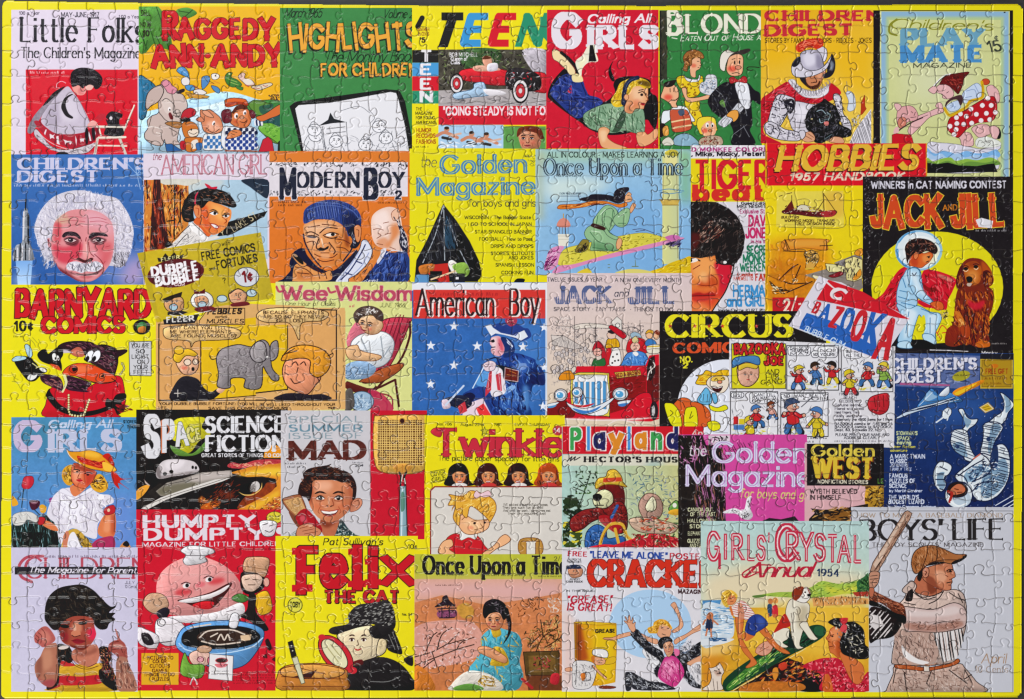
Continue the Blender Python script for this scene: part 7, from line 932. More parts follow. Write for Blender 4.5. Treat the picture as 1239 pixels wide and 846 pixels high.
portrait(575, 400, 235, 225, turn=-.1, dk='8a3c28', lt='eeb494', red='d0603c', eye='221412', brow='2a1814', lip='b04a3a', teeth=1, side=1, k=.7)
p('2a1a18', '230 330 250 230 290 180 285 120 340 70 440 45 540 30 590 15 570 45 640 60 690 40 660 75 760 100 830 170 860 260 850 380 815 400 820 300 790 225 700 215 620 190 500 190 420 190 385 220 380 330 350 420 320 380 260 360', m=.25, b=0); dabs('0e0808 5a3024 8a5038 3a241e', '250 240 340 80 560 40 760 100 850 260 830 300 700 200 420 180 340 330', 260, 50, 8, 15, 50)
p('9a5c3c', '60 410 120 370 230 345 270 370 320 500 300 560 200 580 130 520', o='3a1a10', w=6, b=0); p('c89a64', '75 415 230 370 262 385 310 500 210 570 140 505', c=0, m=.25); dabs('8a6034 e0c090', '90 420 250 375 300 500 210 560 145 505', 130, 8, 4); pb('7a4430', '130 530 200 580 260 700 220 690 170 620'); p('a81c28', '205 585 320 500 480 690 470 760 380 740 260 690', m=.12, b=0); p('d05a68', '250 590 300 570 330 640 270 640', a=.8, soft=6)
p('c8805e', '210 770 230 700 290 665 350 660 390 680 460 715 480 750 440 790 300 795 230 795', o='4a1c10', w=4, b=0); ls('6a2c1c', 5, '250 710 330 690', '280 740 400 715', '300 770 440 745', '350 665 385 690 360 700'); pb('e0a888', '345 668 385 670 385 690 350 692')
V(*VIEW['D2']); MODEL[0] = .2; sub('fly_swatter'); p('d8a850', '445 60 470 45 640 42 658 60 655 240 645 265 600 280 500 278 455 255 442 180', o='6a4418', w=3, m=.05); r('5a3414', 462, 62, 642, 246, m=.1); lines('d8b060', '458 62 645 62 645 248 458 248', 0, 9.5, 5.5, c=0, jit=.1); lines('e0bc70', '458 62 645 62 645 248 458 248', 90, 9.5, 4.2, c=0, jit=.1); e('3a1c10', 559, 66, 11, 11, o='b8843c', w=3); p('c89040', '520 250 545 240 580 240 600 255 575 280 540 280', m=.1); ls('b87a34', 4, '530 250 545 275', '590 250 575 275', '560 245 560 280'); ls('2a2826', 8, '548 275 556 300 552 320 550 548', '575 275 566 300 572 330 578 548', tp=0); ls('d8d4c8', 4, '560 285 556 310', '568 300 572 320'); p('9ab8c0', '552 330 572 330 578 548 548 548', c=0, g=('7a98a4', 0)); l('d8e4e8', 4, '560 340 556 545', c=0); p('4a7a64', '555 360 568 360 570 420 554 430', a=.8)

cv('yellow picture paper cover with four girls in a row above a blonde girl', 514, 503, 684, 672, 'e6d616', 'D2', m=.03)
sub('title'); TL('5a5a18', 11, .12, '700 84 760 No. 706', '795 86 890 August 22nd', '930 86 960 1981', '1015 86 1160 EVERY THURSDAY'); T("Twinkle", 685, 205, 1215, 208, 104, 'c43040', w=.17, n=.1, sf=.06, sp=.03, o='7a2a28', ow=3, inl=None); p('c43040', '675 110 690 95 720 100 715 130 690 125', o='7a2a28', w=2); star('c0b83a', 893, 108, 18, o='5a5a28', w=2); e('b83a44', 1190, 105, 22, 20); T("14", 1174, 113, 1200, 113, 18, 'e8d8d8', w=.15)
sub('subtitle'); T("The picture paper specially for little girls", 705, 226, 1195, 230, 20, '3a3a20', w=.09)
pc('dcd028', '670 270 735 258 740 305 675 318'); ls('3a3a18', 2, '672 272 735 260', '675 318 740 305', c=0); T("COVER", 676, 292, 735, 282, 17, '3a3a18', w=.1); T("GIRLS", 680, 314, 736, 303, 16, '3a3a18', w=.1)
V(*VIEW['J2'])
for cx, hc, lab in ((320, '1c1414', 'girl with straight black hair'), (470, '3a1810', 'girl with dark hair and a fringe'), (625, '2a1410', 'girl resting her cheek on her hand'), (780, 'a8441c', 'girl with auburn hair')):
    sub('person', lab); p(hc, [(cx-70, 414), (cx-58, 365), (cx-50, 325), (cx-15, 300), (cx+25, 305), (cx+48, 340), (cx+55, 390), (cx+72, 414)], m=.3); dabs('6a3a28 0e0808', [(cx-60, 410), (cx-45, 320), (cx+40, 320), (cx+60, 410)], 26, 40, 4, 80, 20)
    p('e0905c', [(cx-34, 355), (cx-20, 338), (cx+22, 338), (cx+34, 360), (cx+28, 390), (cx, 410), (cx-26, 392)], b=0); pb(hc, [(cx-40, 360), (cx-30, 325), (cx+25, 322), (cx+40, 358), (cx+15, 345), (cx-15, 345)]); portrait(cx, 372, 33, 36, turn=rnd.uniform(-.3, .3), rot=rnd.uniform(-8, 8), dk='a85c34', lt='f8c898', teeth=1); pb('c83a38' if cx in (470, 780) else 'e0d8d4', [(cx-35, 416), (cx-15, 402), (cx+25, 402), (cx+40, 416)])
V(*VIEW['D2'])
sub('story_panel'); pc('c8a890', '672 345 690 332 1215 332 1215 610 672 610'); p('d6cfc6', '676 350 692 336 1215 336 1215 610 676 610', c=0, m=.04); l('8a2a2c', 5, '674 605 674 350 690 333 1215 332', c=0)
TL('6a645c', 10, .12, '970 410 1150 IVE picked a bucketful of peas,', '965 422 1130 They are such fun to shell', '968 434 1160 And while we work, I sometimes eat', '985 446 1140 Their tiny mouthing well')
V(*VIEW['J2']); MODEL[0] = .12; K = '6a3a20'; sub('person', 'blonde girl with a bow in a red dress')
pk('c8242c', '255 690 300 660 340 670 410 670 450 720 465 765 250 765', 3); pk('eab080', '215 740 240 700 280 690 290 720 270 740 300 765 225 765', 3); pk('eab080', '440 762 500 720 530 680 560 665 585 690 560 715 510 740 470 768', 3); pk('e4e0dc', '325 660 350 630 410 650 405 690 370 680 330 695', 2); pk('eab080', '295 560 330 550 400 590 470 590 470 630 430 655 370 665 330 640', 3); p('f4c898', '350 590 430 600 430 640 370 630', a=.8, soft=10)
pk('e0a83c', '265 515 280 480 270 460 340 470 380 440 450 460 500 490 510 540 480 600 470 590 440 560 380 520 360 580 330 560 320 620 290 580 300 520', 3); dabs('f8d87c a86a1c', '275 490 380 450 500 500 480 580 380 520 310 580', 70, 36, 4, -50, 40); ls(K, 3, '385 598 410 592', '445 596 462 592', '400 640 430 635 445 625', '335 590 350 575', '430 610 440 625'); e('2a1a20', 400, 607, 7, 6); e('2a1a20', 452, 604, 6, 6); e('e87858', 380, 630, 16, 10, a=.5, soft=4); pk('e8c4cc', '395 465 410 440 430 455 470 440 485 465 450 475 430 470 410 480', 2)
pk('b8863c', '635 690 735 690 742 765 635 765', 3); r('dcd6cc', 665, 700, 712, 765); ls(K, 3, '665 710 665 765', '712 710 712 765', '640 700 735 700')

cv('red topped comic cover of a brown bear in a straw hat and blue trousers', 680, 516, 852, 669, 'a8c8c0', 'D3', g=('c8c07a', 0), m=.1)
r('c9222e', 145, 40, 775, 158, m=.03); pc('c9222e', '145 150 640 150 640 158 145 158')
sub('title')
for ch, x, x1, c in (('P', 178, 225, '3f9a50'), ('l', 250, 262, '4a90d0'), ('a', 278, 328, '2a2a5a'), ('y', 345, 405, 'd8862c'), ('l', 424, 436, '4a90d0'), ('a', 455, 505, 'd8862c'), ('n', 524, 572, '3f9a50'), ('d', 592, 640, '2a2a5a')): T(ch, x, 128, x1, 128, 76 if ch != 'y' else 72, c, w=.26, n=.2, o='e6dcd8', ow=5, cap=True)
fine('e0b0a8', 430, 146, 640, 9); T("4p", 700, 84, 745, 84, 30, 'e0c8c0', w=.12)
pc('d6d2c0', '148 162 640 160 640 208 146 208'); l('3a3a3a', 4, '165 190 185 170 178 188 200 170 195 185 220 172', c=1); T("HECTOR'S HOUSE", 236, 192, 668, 194, 22, '252324', w=.3, n=.14, sf=.08, sp=.12)
p('8ab0a8', '500 210 580 215 560 400 480 380', a=.7, soft=16); p('d8d070', '560 230 640 220 640 400 580 380', a=.8, soft=20); dabs('4a6a7a d8d8a0 8a94a0', '420 240 640 230 640 440 440 400', 120, 22, 4)
sub('leafy_branch'); dabs('1f2a20 2c3a24', '146 340 200 330 235 400 180 440 146 420', 30, 34, 15, 30, 60, c=0); ls('2a3428', 4, '200 420 235 330 265 240', '190 300 240 320', '215 270 245 300', '240 290 280 280'); dabs('2a3428 4a6a3a', '180 230 300 230 280 330 200 330', 40, 16, 6); dabs('1f2a20 3a4a24 d8c83a', '146 450 240 440 220 570 146 570', 70, 34, 12, 40, 80, c=0)
sub('bear', 'brown bear in a yellow straw hat and blue trousers'); p('6a1c1c', '300 300 330 280 390 280 412 330 405 400 370 420 300 400', m=.2); p('7a2222', '280 390 230 400 185 430 175 460 190 490 230 480 270 450 330 430 350 460 380 500 420 480 420 400 390 360 330 380', m=.15, o='1c0c0c', w=3); dabs('3a0e10 a83a34', '190 430 300 390 410 380 410 480 360 490 300 430 210 480', 110, 22, 4, 40, 50); p('b02028', '310 420 360 430 400 480 380 500 330 470 300 440', a=.8)
p('d8d6a8', '285 330 320 310 355 325 362 365 330 390 290 385 275 360', o='2a1c14', w=3); p('1c1616', '275 335 300 328 315 342 300 360 280 355'); ls('1c1616', 4, '300 360 305 375', '285 378 320 378'); p('d8b23a', '285 285 300 262 330 255 340 230 370 225 395 250 405 280 420 300 370 290 320 292 290 308', o='5a3a10', w=3, m=.1); pc('c8442c', '320 262 395 258 400 275 318 280')
p('2f5a9a', '240 540 250 490 290 460 330 480 340 520 400 510 410 540 300 560 250 565', m=.12, o='14243c', w=3); dabs('14284a 5a8ac8', '250 490 320 475 340 530 260 560', 40, 24, 4); l('2f5a9a', 12, '355 430 380 380'); ls('d8a83a', 13, '305 550 320 500 350 460 400 460 420 510 450 540 380 560', '390 560 370 480'); ls('8a5a14', 3, '310 540 325 500 350 465', '400 470 425 520')
sub('pond_animals'); p('b08a7a', '470 380 500 330 550 335 575 380 560 430 500 440', o='4a3428', w=3, m=.1); p('e0dcb8', '500 380 530 340 548 370 540 400 510 405', o='4a3428', w=3); p('c8a890', '430 440 500 430 600 450 640 470 600 500 470 490', o='4a3428', w=3, m=.1); p('6a9a4a', '600 390 625 360 640 365 640 410 610 410', o='1c2a14', w=3); e('e8e4d8', 625, 378, 9, 10); p('d8a030', '605 400 640 395 640 420 600 415'); dabs('3a5a3a b8482c 8a4a5a', '470 430 640 420 640 490 480 490', 60, 22, 5, 0, 40); p('b0222c', '300 570 420 530 520 500 640 520 640 572 240 575', m=.2); dabs('d84a4a 7a1218 e0d0b0 2a5a30', '440 500 640 500 640 572 440 572', 110, 20, 6); p('c82430', '250 560 330 545 420 560 400 575 250 575', c=1)

cv('pink magazine cover with a dark tree trunk and a white bird', 821, 526, 977, 669, 'cf4a98', 'D3', m=.05)
p('26211f', '640 78 745 78 760 120 830 130 845 450 740 575 640 575', m=.3, c=0); r('d8c8d0', 770, 78, 862, 120, m=.2); dabs('b06a98 3a2c2a 8a5a4a 151210', '700 80 840 140 845 440 745 460 700 330', 240, 60, 5, 85, 12); dabs('c87ab0 1c1618', '640 80 860 80 830 130 650 220', 110, 30, 4, 60, 60); lines('26211f', '845 118 945 112 930 150 850 180', 60, 14, 3)
sub('title'); T("the", 684, 164, 760, 166, 44, 'e0d4dc', w=.09, it=.1); T("Golden", 785, 192, 1195, 194, 84, 'd8d4e8', w=.14, n=.12, sf=.02, sp=.06, inl=('b890c8', .03), o='7a5a8a', ow=1); T("Magazine", 672, 292, 1215, 296, 84, 'd8d4e8', w=.14, n=.12, sf=.02, sp=.06, inl=('b890c8', .03), o='6a4a7a', ow=1)
sub('subtitle'); T("for boys and girls", 906, 345, 1225, 352, 38, 'd8c878', w=.1, it=.15)
sub('cover_lines'); TL('d0d0a8', 15, .17, '682 404 790 CANADA, OUT', '692 424 800 OF THE EAST', '680 452 800 HALLOWEEN', '690 476 760 STORY', '682 506 745 ELEPHANTS', '680 538 745 QUIZZES', '690 558 745 AND FUN')
sub('bird'); p('e0dce0', '835 405 880 390 920 400 935 350 955 340 945 380 960 420 945 440 915 435 890 415 840 412', m=.1); dabs('2a2428 e8e4e8', '840 400 930 395 955 430 920 440 890 415', 40, 16, 4); dabs('2a2428 e8e4e8', '925 400 940 345 955 350 950 400', 20, 14, 3, 80, 20); pc('2a2428', '990 450 1030 432 1080 438 1140 425 1160 450'); l('e0c8d8', 5, '1188 110 1188 450', c=0)

cv('black topped western magazine cover with an adobe house below the title', 974, 537, 1070, 636, 'd8a8ac', 'C4')
r('221f20', 318, 550, 575, 690); p('8a6a34', '500 690 575 690 575 740 510 740', c=0, m=.4)
sub('title'); T("Golden", 332, 592, 542, 592, 36, 'd8c24a', w=.17, n=.12, sp=.08); T("WEST", 334, 660, 540, 664, 62, 'd8b83a', w=.28, n=.17, sf=.09, sp=.03, sh=('8a3a1c', 4, 3)); T("NONFICTION STORIES", 354, 682, 520, 684, 11, 'd8d0b8', w=.2); T("LE", 552, 682, 572, 682, 14, '5a8a3a', w=.2)
r('d8acb0', 318, 692, 512, 740, m=.08); TL('2a2224', 14, .17, '328 716 485 WYETH BELIEVED', '328 736 432 IN HIMSELF'); p('b0842c', '515 700 560 695 575 720 575 770 515 760', m=.3); dabs('5a3a18 d8b04a 2a2018', '510 692 575 692 575 765 510 765', 40, 20, 5); p('26201c', '325 800 345 780 330 765 370 770 440 765 520 750 520 780 460 790 460 812 325 812', m=.4, c=0); p('8a5a28', '370 785 460 775 460 812 370 812', c=0, m=.3); dabs('26201c 8a5a28 c89a5a', '330 770 520 750 520 812 330 812', 50, 24, 5, 0, 40)

# ---- fifth row
cv('lavender grey cover of a dark haired child holding up one finger', 14, 663, 167, 837, 'c6c0d6', 'E1', m=.04)
sub('title'); T("CHILDREN", 108, 182, 660, 184, 90, 'b04a5a', w=.12, n=.05, sf=.04, sp=.05); l('b04a5a', 13, '190 85 120 90 85 130 95 175 140 198'); fine('6a5a70', 205, 92, 605, 13); r('2c292f', 66, 132, 608, 166); T("The Magazine for Parents", 124, 157, 622, 160, 24, 'd6d0dc', w=.14, it=.3, sp=.06); TL('6a6474', 13, .1, '552 208 594 JULY', '552 226 600 10 Cents')
V(*VIEW['F8']); MODEL[0] = .16; sub('person', 'dark haired child in a striped yellow and red top pointing up')
p('c89a2c', '320 640 420 650 620 640 700 660 740 720 760 846 230 846 300 800', m=.12); p('b8242c', '330 735 480 740 620 730 640 790 480 805 320 800', m=.1, b=0); pb('b83030', '330 620 420 640 440 660 340 660'); pb('a83030', '240 826 300 805 320 800 330 815 250 840'); p('a87c3c', '640 650 720 680 720 740 650 700', a=.8, soft=6)
p('1f1a18', '310 500 400 520 430 600 400 640 340 620 320 720 315 800 230 840 250 740 310 640', m=.3); dabs('5a3a2a 0c0a0a 3a2a20', '310 520 400 530 340 640 320 790 250 820', 70, 30, 5, 80, 25); p('1f1a18', '620 530 690 520 720 600 700 640 740 720 770 800 740 846 640 780 620 700 650 660', m=.4); dabs('6a4a3a 0c0a0a c87a4a 8a2a30', '625 540 700 530 720 640 750 780 650 720 625 640', 110, 28, 5, 60, 50); pb('d8c8c0', '318 520 370 505 395 520 360 535 325 535'); dabs('d8a890 6a3a3a', '620 560 720 560 720 600 640 600', 24, 16, 5)
p('b8705a', '430 540 520 510 600 500 625 560 610 630 560 665 480 650 420 600', m=.1, b=0); p('8a4a3c', '440 540 540 550 600 520 600 560 480 590', a=.7, soft=10); ls('4a2018', 4, '400 600 450 660 530 685 620 660', '415 600 460 650 530 670 605 640')
p('a86a54', '140 650 180 590 215 520 270 490 305 500 310 600 315 700 300 780 260 820 200 800 150 740', m=.06, b=0); p('c08468', '200 560 260 540 270 650 210 690', a=.8, soft=14); p('9a3a44', '150 740 200 770 270 760 300 780 260 822 200 800', a=.75, soft=8); p('7a4438', '150 640 190 590 190 720 160 740', a=.6, soft=8)
p('b05a54', '135 430 160 395 200 365 240 370 285 430 290 470 240 505 200 520 165 495 140 480', m=.1, b=0); p('c87a6a', '180 400 230 400 260 460 210 490', a=.8, soft=8); ls('5a2424', 4, '150 430 170 450 160 490', '165 410 190 435 185 490', '190 380 215 415 215 470', '140 450 160 470')
p('9a4a42', '695 500 735 470 760 460 745 395 742 388 752 386 780 455 815 490 830 530 835 610 790 620 750 580 700 545', m=.12, b=0); p('e0b8a8', '730 500 790 500 800 520 740 520', a=.8, soft=4); ls('4a1c1c', 4, '710 520 760 510 800 520', '720 540 770 530', '740 480 770 475', '790 530 800 560'); l('c07a6a', 6, '750 400 772 460')
p('a06a58', '760 600 830 600 850 660 890 740 905 846 770 846 750 720', m=.08, b=0); dabs('c89a84 6a4038', '770 620 840 620 890 830 770 830', 70, 44, 7, 75, 15)
p('9a4638', '320 330 400 290 500 280 570 300 590 370 600 430 560 500 500 540 420 520 350 480 325 420', m=.1, b=0); p('cf8a6a', '420 350 480 320 490 400 440 400', a=.8, soft=10); p('d8284c', '540 390 600 375 612 430 580 470 545 450', a=.95, soft=12); p('b83040', '335 420 380 410 390 460 350 470', a=.8, soft=10); p('5a1c18', '325 340 370 330 390 470 350 480 325 420', a=.5, soft=10); p('4a1814', '400 500 480 520 540 505 500 545 430 530', a=.6, soft=6)
e('1c100e', 500, 338, 34, 13, -5); e('1c100e', 365, 362, 34, 14, 5); e('7a5a50', 508, 334, 8, 5); p('e0b8a0', '430 360 445 350 450 395 432 400', a=.8, soft=5); ls('2a1210', 8, '455 322 500 312 550 328', '335 340 370 336 400 350', tp=2); p('c87a5c', '420 400 470 395 485 425 450 440 415 430', b=0, a=.95); ls('3a1412', 5, '418 428 440 440 480 430'); pb('8a1c2c', '420 470 455 455 480 460 520 472 490 490 450 492'); l('4a1014', 4, '415 470 460 472 520 474')
p('221d1a', '215 250 225 180 260 120 320 75 400 55 500 50 580 90 640 150 690 200 720 215 750 200 752 170 735 150 755 180 745 220 715 240 700 260 745 262 720 290 745 310 700 340 680 380 630 385 590 350 575 300 500 285 420 290 350 330 320 380 280 390 240 350 215 310', m=.3, b=0); dabs('443c34 0c0a09 2e2622', '220 260 260 130 400 60 560 80 690 210 700 330 630 380 580 300 420 285 300 360', 260, 44, 6, 30, 60); dabs('221d1a', '205 250 250 130 330 80 300 200 240 340', 60, 40, 6, 100, 40); ls('221d1a', 8, '330 300 400 330 420 310', '560 280 590 330 570 350', '300 380 330 400 320 430', tp=1)
V(*VIEW['E1'])

cv('yellow comic cover of a person in a checked cap with a red magnifying glass', 334, 649, 506, 836, 'e5d614', 'E2', m=.03)
sub('title'); T("Pat Sullivan's", 238, 66, 480, 66, 26, '3a3820', w=.11, it=.2, sp=.12); T("10^", 582, 82, 620, 82, 18, '3a3820', w=.1)
for ch, x, x1, y, h, sfv in (('F', 130, 236, 252, 166, .0), ('e', 226, 336, 228, 168, 0), ('l', 358, 396, 236, 156, .0), ('i', 422, 460, 228, 150, .0), ('x', 480, 606, 220, 150, .0)): T(ch, x, y, x1, y, h, 'c3202a', w={'F': .3, 'e': .24, 'l': .34, 'i': .34, 'x': .2}[ch], n=.19, sf=sfv, o='2a1414', ow=4)
for q in ('112 78 150 78 150 106 112 106', '112 228 196 226 196 256 112 256', '340 82 396 80 396 106 340 106', '338 212 412 210 412 238 338 238', '408 124 460 122 460 146 408 146', '408 206 474 204 474 230 408 230'): p('c3202a', q, c=0)
T("THE CAT", 240, 298, 548, 298, 44, 'b8262c', w=.26, n=.19, sf=.05, o='2a1414', ow=2, sh=('2a1414', 3, 3)); e('d8d04a', 125, 310, 29, 29, o='4a4a18', w=3); T("TOBY", 104, 318, 146, 318, 20, '2a2a18', w=.2); fine('3a3a18', 105, 350, 125, 6); TL('3a3a18', 9, .15, '558 352 600 No. 54')
sub('person', 'plain figure in a black coat and checked cap'); p('242122', '335 650 345 570 400 540 470 520 540 540 590 590 600 655 335 655', m=.08); ls('7a7a78', 3, '430 620 500 620 550 600', '420 570 435 600'); p('e0cda8', '300 425 400 395 450 400 495 460 470 510 410 535 360 545 340 500 310 460', o='2a2220', w=4); face(385, 455, 48, -.3); p('d8c49a', '465 450 495 455 490 500 455 515', o='2a2220', w=3); p('5a1c1c', '360 540 395 530 400 550 370 555')
p('242122', '430 400 500 380 530 420 560 500 540 508 500 490 495 450 450 445 430 430', m=.1); p('2a2728', '262 420 275 400 340 385 340 350 380 310 450 300 500 290 525 330 530 400 480 430 450 390 400 395 320 420 290 430', m=.1); dabs('8a8884 a8a69e', '330 350 440 300 520 300 520 390 450 390 340 390', 110, 13, 3.5, -20, 15); ls('8a8884', 2.5, '520 420 545 490', '505 430 530 490')
sub('magnifying_glass'); e('c42a34', 290, 510, 52, 92, -40, o='2a1414', w=3); e('ded8b0', 285, 507, 34, 72, -40, o='2a1414', w=3); ls('a8a070', 4, '255 480 300 540', '270 470 310 520'); e('c42a34', 234, 440, 15, 12); e('c42a34', 358, 575, 18, 14)
sub('barrel'); p('c07a34', '55 590 80 560 140 548 250 548 330 570 335 600 325 655 70 655', o='4a2410', w=3, m=.08); p('d89a4c', '65 580 90 562 200 550 320 570 300 600 200 608 90 600', o='4a2410', w=3); pc('3a1c10', '120 600 200 578 215 570 190 605 150 612'); ls('6a3414', 3, '70 600 330 610', '75 640 325 640', '120 560 250 590')
sub('knife'); pc('242122', '95 460 115 452 132 515 110 525'); p('ccc8a8', '112 525 134 518 165 625 150 630', c=0, o='4a4a3a', w=2.5); e('c8c4b0', 110, 475, 3); e('c8c4b0', 115, 495, 3)
p('242122', '565 530 590 515 602 520 602 555 580 550')

cv('peach cover of a plaited girl in a turquoise tunic near blossom branches', 502, 671, 684, 836, 'd9a890', 'E2', g=('c8784a', 90), m=.12)
r('b8b83a', 610, 100, 1215, 205, m=.06); p('d8a8a4', '610 210 1205 215 1205 280 1000 300 800 270 610 290', a=.9, soft=20, c=0); p('c87848', '610 300 720 270 900 310 1100 280 1205 260 1205 655 610 655', m=.2, c=0, a=.85); p('d8a098', '610 400 800 370 880 420 860 520 700 560 610 540', m=.15, a=.8, b=0)
sub('title'); T("Once Upon a Time", 640, 184, 1235, 184, 72, '23211c', w=.27, n=.08, sf=.04, sp=.04, o='c8c860', ow=1.5); fine('4a4a18', 700, 190, 810, 7); fine('4a4a18', 900, 192, 1060, 7); fine('4a4a18', 1110, 196, 1205, 7); fine('5a3a34', 695, 232, 800, 7); T("2/-", 1175, 130, 1210, 128, 16, '5a5a30', w=.1)
sub('pagoda'); p('2a2228', '690 318 720 295 722 278 740 270 750 290 775 315 740 312', m=.2); p('8a4a6a', '705 335 775 330 772 360 710 362', m=.3); ls('2a2228', 4, '700 325 780 322', '708 335 770 332', '710 362 770 360', '720 320 720 360', '750 318 750 360'); dabs('2a2228 6a3a5a', '695 300 780 300 775 362 705 362', 30, 14, 3)
sub('blossom_branches'); ls('3a2a24', 4, '610 520 680 500 740 470 810 450', '610 555 700 520 780 490 850 470', '650 510 680 440 700 420', '700 490 720 430 760 400', '740 470 790 420', '610 600 650 560 690 530', '680 500 700 560', '780 490 800 460 850 440'); dabs('d8b0ac e4c4bc 6a4438', '610 400 860 380 860 540 610 580', 150, 14, 5); dabs('7a5a28 3a2c1c d8b06a', '1050 420 1205 340 1205 490 1080 500', 160, 22, 4); ls('3a2a1c', 4, '1100 500 1130 440 1190 400', '1080 470 1120 430', '1140 480 1205 440', '1130 440 1120 370'); dabs('8a4a28 4a2a18', '1000 290 1140 270 1130 320 1030 360', 40, 16, 4); dabs('c8a08a e0c8b8', '1140 280 1205 280 1205 340 1150 340', 30, 16, 6); p('c8983a', '780 320 820 300 850 330 840 360 800 360', a=.8, m=.3)
sub('person', 'girl with a long black plait in a turquoise tunic'); p('4a9cae', '880 440 930 400 980 410 1030 430 1045 480 1035 540 1050 600 1020 655 900 650 830 580 850 540 880 500', m=.12); dabs('2f7a90 7ac0cc c8a83a', '880 440 1030 430 1040 600 900 640 850 560', 90, 30, 5, 60, 50); p('c8a22c', '920 400 950 400 960 430 930 440', m=.2); p('c8a22c', '930 480 970 490 990 550 920 555 920 530', m=.2); p('d8946a', '870 480 910 480 980 520 975 545 920 525 870 500', o='7a4424', w=2); p('d8946a', '900 350 950 340 970 370 955 405 925 410 900 385', o='5a2a18', w=2); portrait(932, 374, 34, 38, turn=-.3, dk='9a4c2c', lt='f0b890')
p('1f1a1e', '885 340 895 300 935 285 975 305 985 350 970 370 950 340 915 345 895 365', m=.3); l('1f1a1e', 20, '980 330 995 390 990 430 970 465', tp=1); dabs('5a5058', '900 310 940 292 978 330 960 345', 20, 24, 3); dabs('5a5058', '980 350 1000 390 985 440 975 430', 14, 14, 3)
p('d8d0c4', '760 630 800 590 850 575 930 600 960 655 760 655', m=.1); dabs('c89a2c 8a6a2c', '860 590 930 600 940 640 870 640', 30, 24, 5); p('5a8a3a', '775 640 830 628 880 640 880 655 775 655', m=.1)
sub('chest'); p('5a4424', '1050 500 1195 495 1195 595 1060 595', c=0, m=.25, o='2a1c10', w=3); p('7a5a2c', '1070 515 1180 512 1180 580 1075 582', c=0, m=.3); dabs('a83a3c 3a2814', '1090 520 1160 520 1160 575 1090 575', 30, 18, 5); p('6a3a24', '1060 595 1205 595 1205 655 1070 655', c=0, m=.2); p('b82a34', '1165 590 1195 590 1190 630 1160 625'); l('a8282c', 12, '1045 610 1085 645'); p('c8742c', '610 560 650 570 680 610 690 655 610 655', m=.1)

cv('white comic magazine cover of a man in a black leather jacket and pink shirt', 680, 663, 850, 837, 'd9d5da', 'E3', m=.03)
p('e2bcae', '78 320 145 420 140 760 78 770', a=.7, soft=20, c=0); e('a9c8e4', 525, 435, 205, 172)
sub('title'); T("FREE", 112, 94, 210, 98, 22, 'b82a3a', w=.2, n=.16, sf=.05); T('"LEAVE ME ALONE"', 222, 102, 612, 110, 30, '2f4a98', w=.24, n=.18, sp=.03); T("POSTER", 622, 108, 805, 112, 26, 'b82a3a', w=.17, n=.14); T("CRACKED", 210, 240, 868, 244, 118, 'ce3424', w=.3, n=.17, sf=.05, sp=.0, o='5a1a14', ow=3)
TL('3a3a3e', 9, .16, '118 118 180 ALFRED THE', '118 130 180 GREATEST!', '122 216 175 ANDY', '104 228 190 GIBB INSIDE', '105 274 246 IN THIS ISSUE:'); T('"GREASE"', 108, 330, 334, 328, 34, 'b82438', w=.2, n=.15, it=.15); T("IS GREAT!", 108, 366, 330, 370, 34, 'b82438', w=.2, n=.15, it=.15); T("MAZAGINE", 664, 282, 798, 284, 18, '3a2024', w=.24)
p('c88a68', '115 160 145 150 185 160 180 195 140 205 120 190', m=.1, o='3a1c10', w=2); p('26304a', '105 160 120 142 165 140 180 158 140 160', c=1); face(150, 175, 16)
V(*VIEW['G6']); MODEL[0] = .12; K = '1e1c20'; sk = 'dca07c'
sub('grease_drum'); p('d89a1c', '105 245 220 240 350 255 475 250 478 420 465 760 330 790 120 790', c=0, m=.05); p('e0bc18', '260 270 472 262 460 750 330 780 280 600', a=.95, soft=30, c=0); p('a84a18', '125 250 170 260 230 560 130 600', a=.95, soft=14, c=0); lines('3a1c10', '110 250 165 255 165 590 115 590', 90, 8, 3); p('d8b028', '105 240 200 232 350 240 470 248 350 262 220 258', b=0, o='8a5a14', w=3); T("GREASE", 290, 330, 465, 326, 28, '2a2410', w=.26); ls('8a6a14', 4, '470 260 476 420 462 750')
sub('person', 'painter in white overalls and cap beside the drum'); pk('d9d4d2', '100 590 180 570 270 590 300 640 290 720 240 810 110 812 90 720', 3); dabs('4a484c 8a888c', '100 600 280 600 260 790 110 800', 90, 26, 3, 70, 50); pk('e4e0de', '270 480 310 470 370 475 400 500 395 545 330 540 270 520', 4); p(sk, '270 540 330 545 375 560 370 600 310 610 275 590', o='6a3420', w=3, b=0); pb('c87028', '255 540 285 530 280 590 262 580'); p('d8ae28', '390 560 430 540 470 545 460 590 380 605', b=0, o='6a4a14', w=3); l(K, 22, '270 620 330 680 380 720', c=0); l(sk, 16, '275 620 330 680 385 730', c=0); p('c8702c', '165 690 200 680 205 730 175 745'); ls(K, 4, '310 570 325 568', '345 570 355 572', '320 590 350 592'); p('7a3420', '330 795 400 790 470 800 440 815 340 815', o=K, w=2); ls(K, 5, '180 680 240 680 245 740 180 750', '130 620 120 780'); p(sk, '30 640 80 630 90 660 40 665', o='6a3420', w=3, b=0)
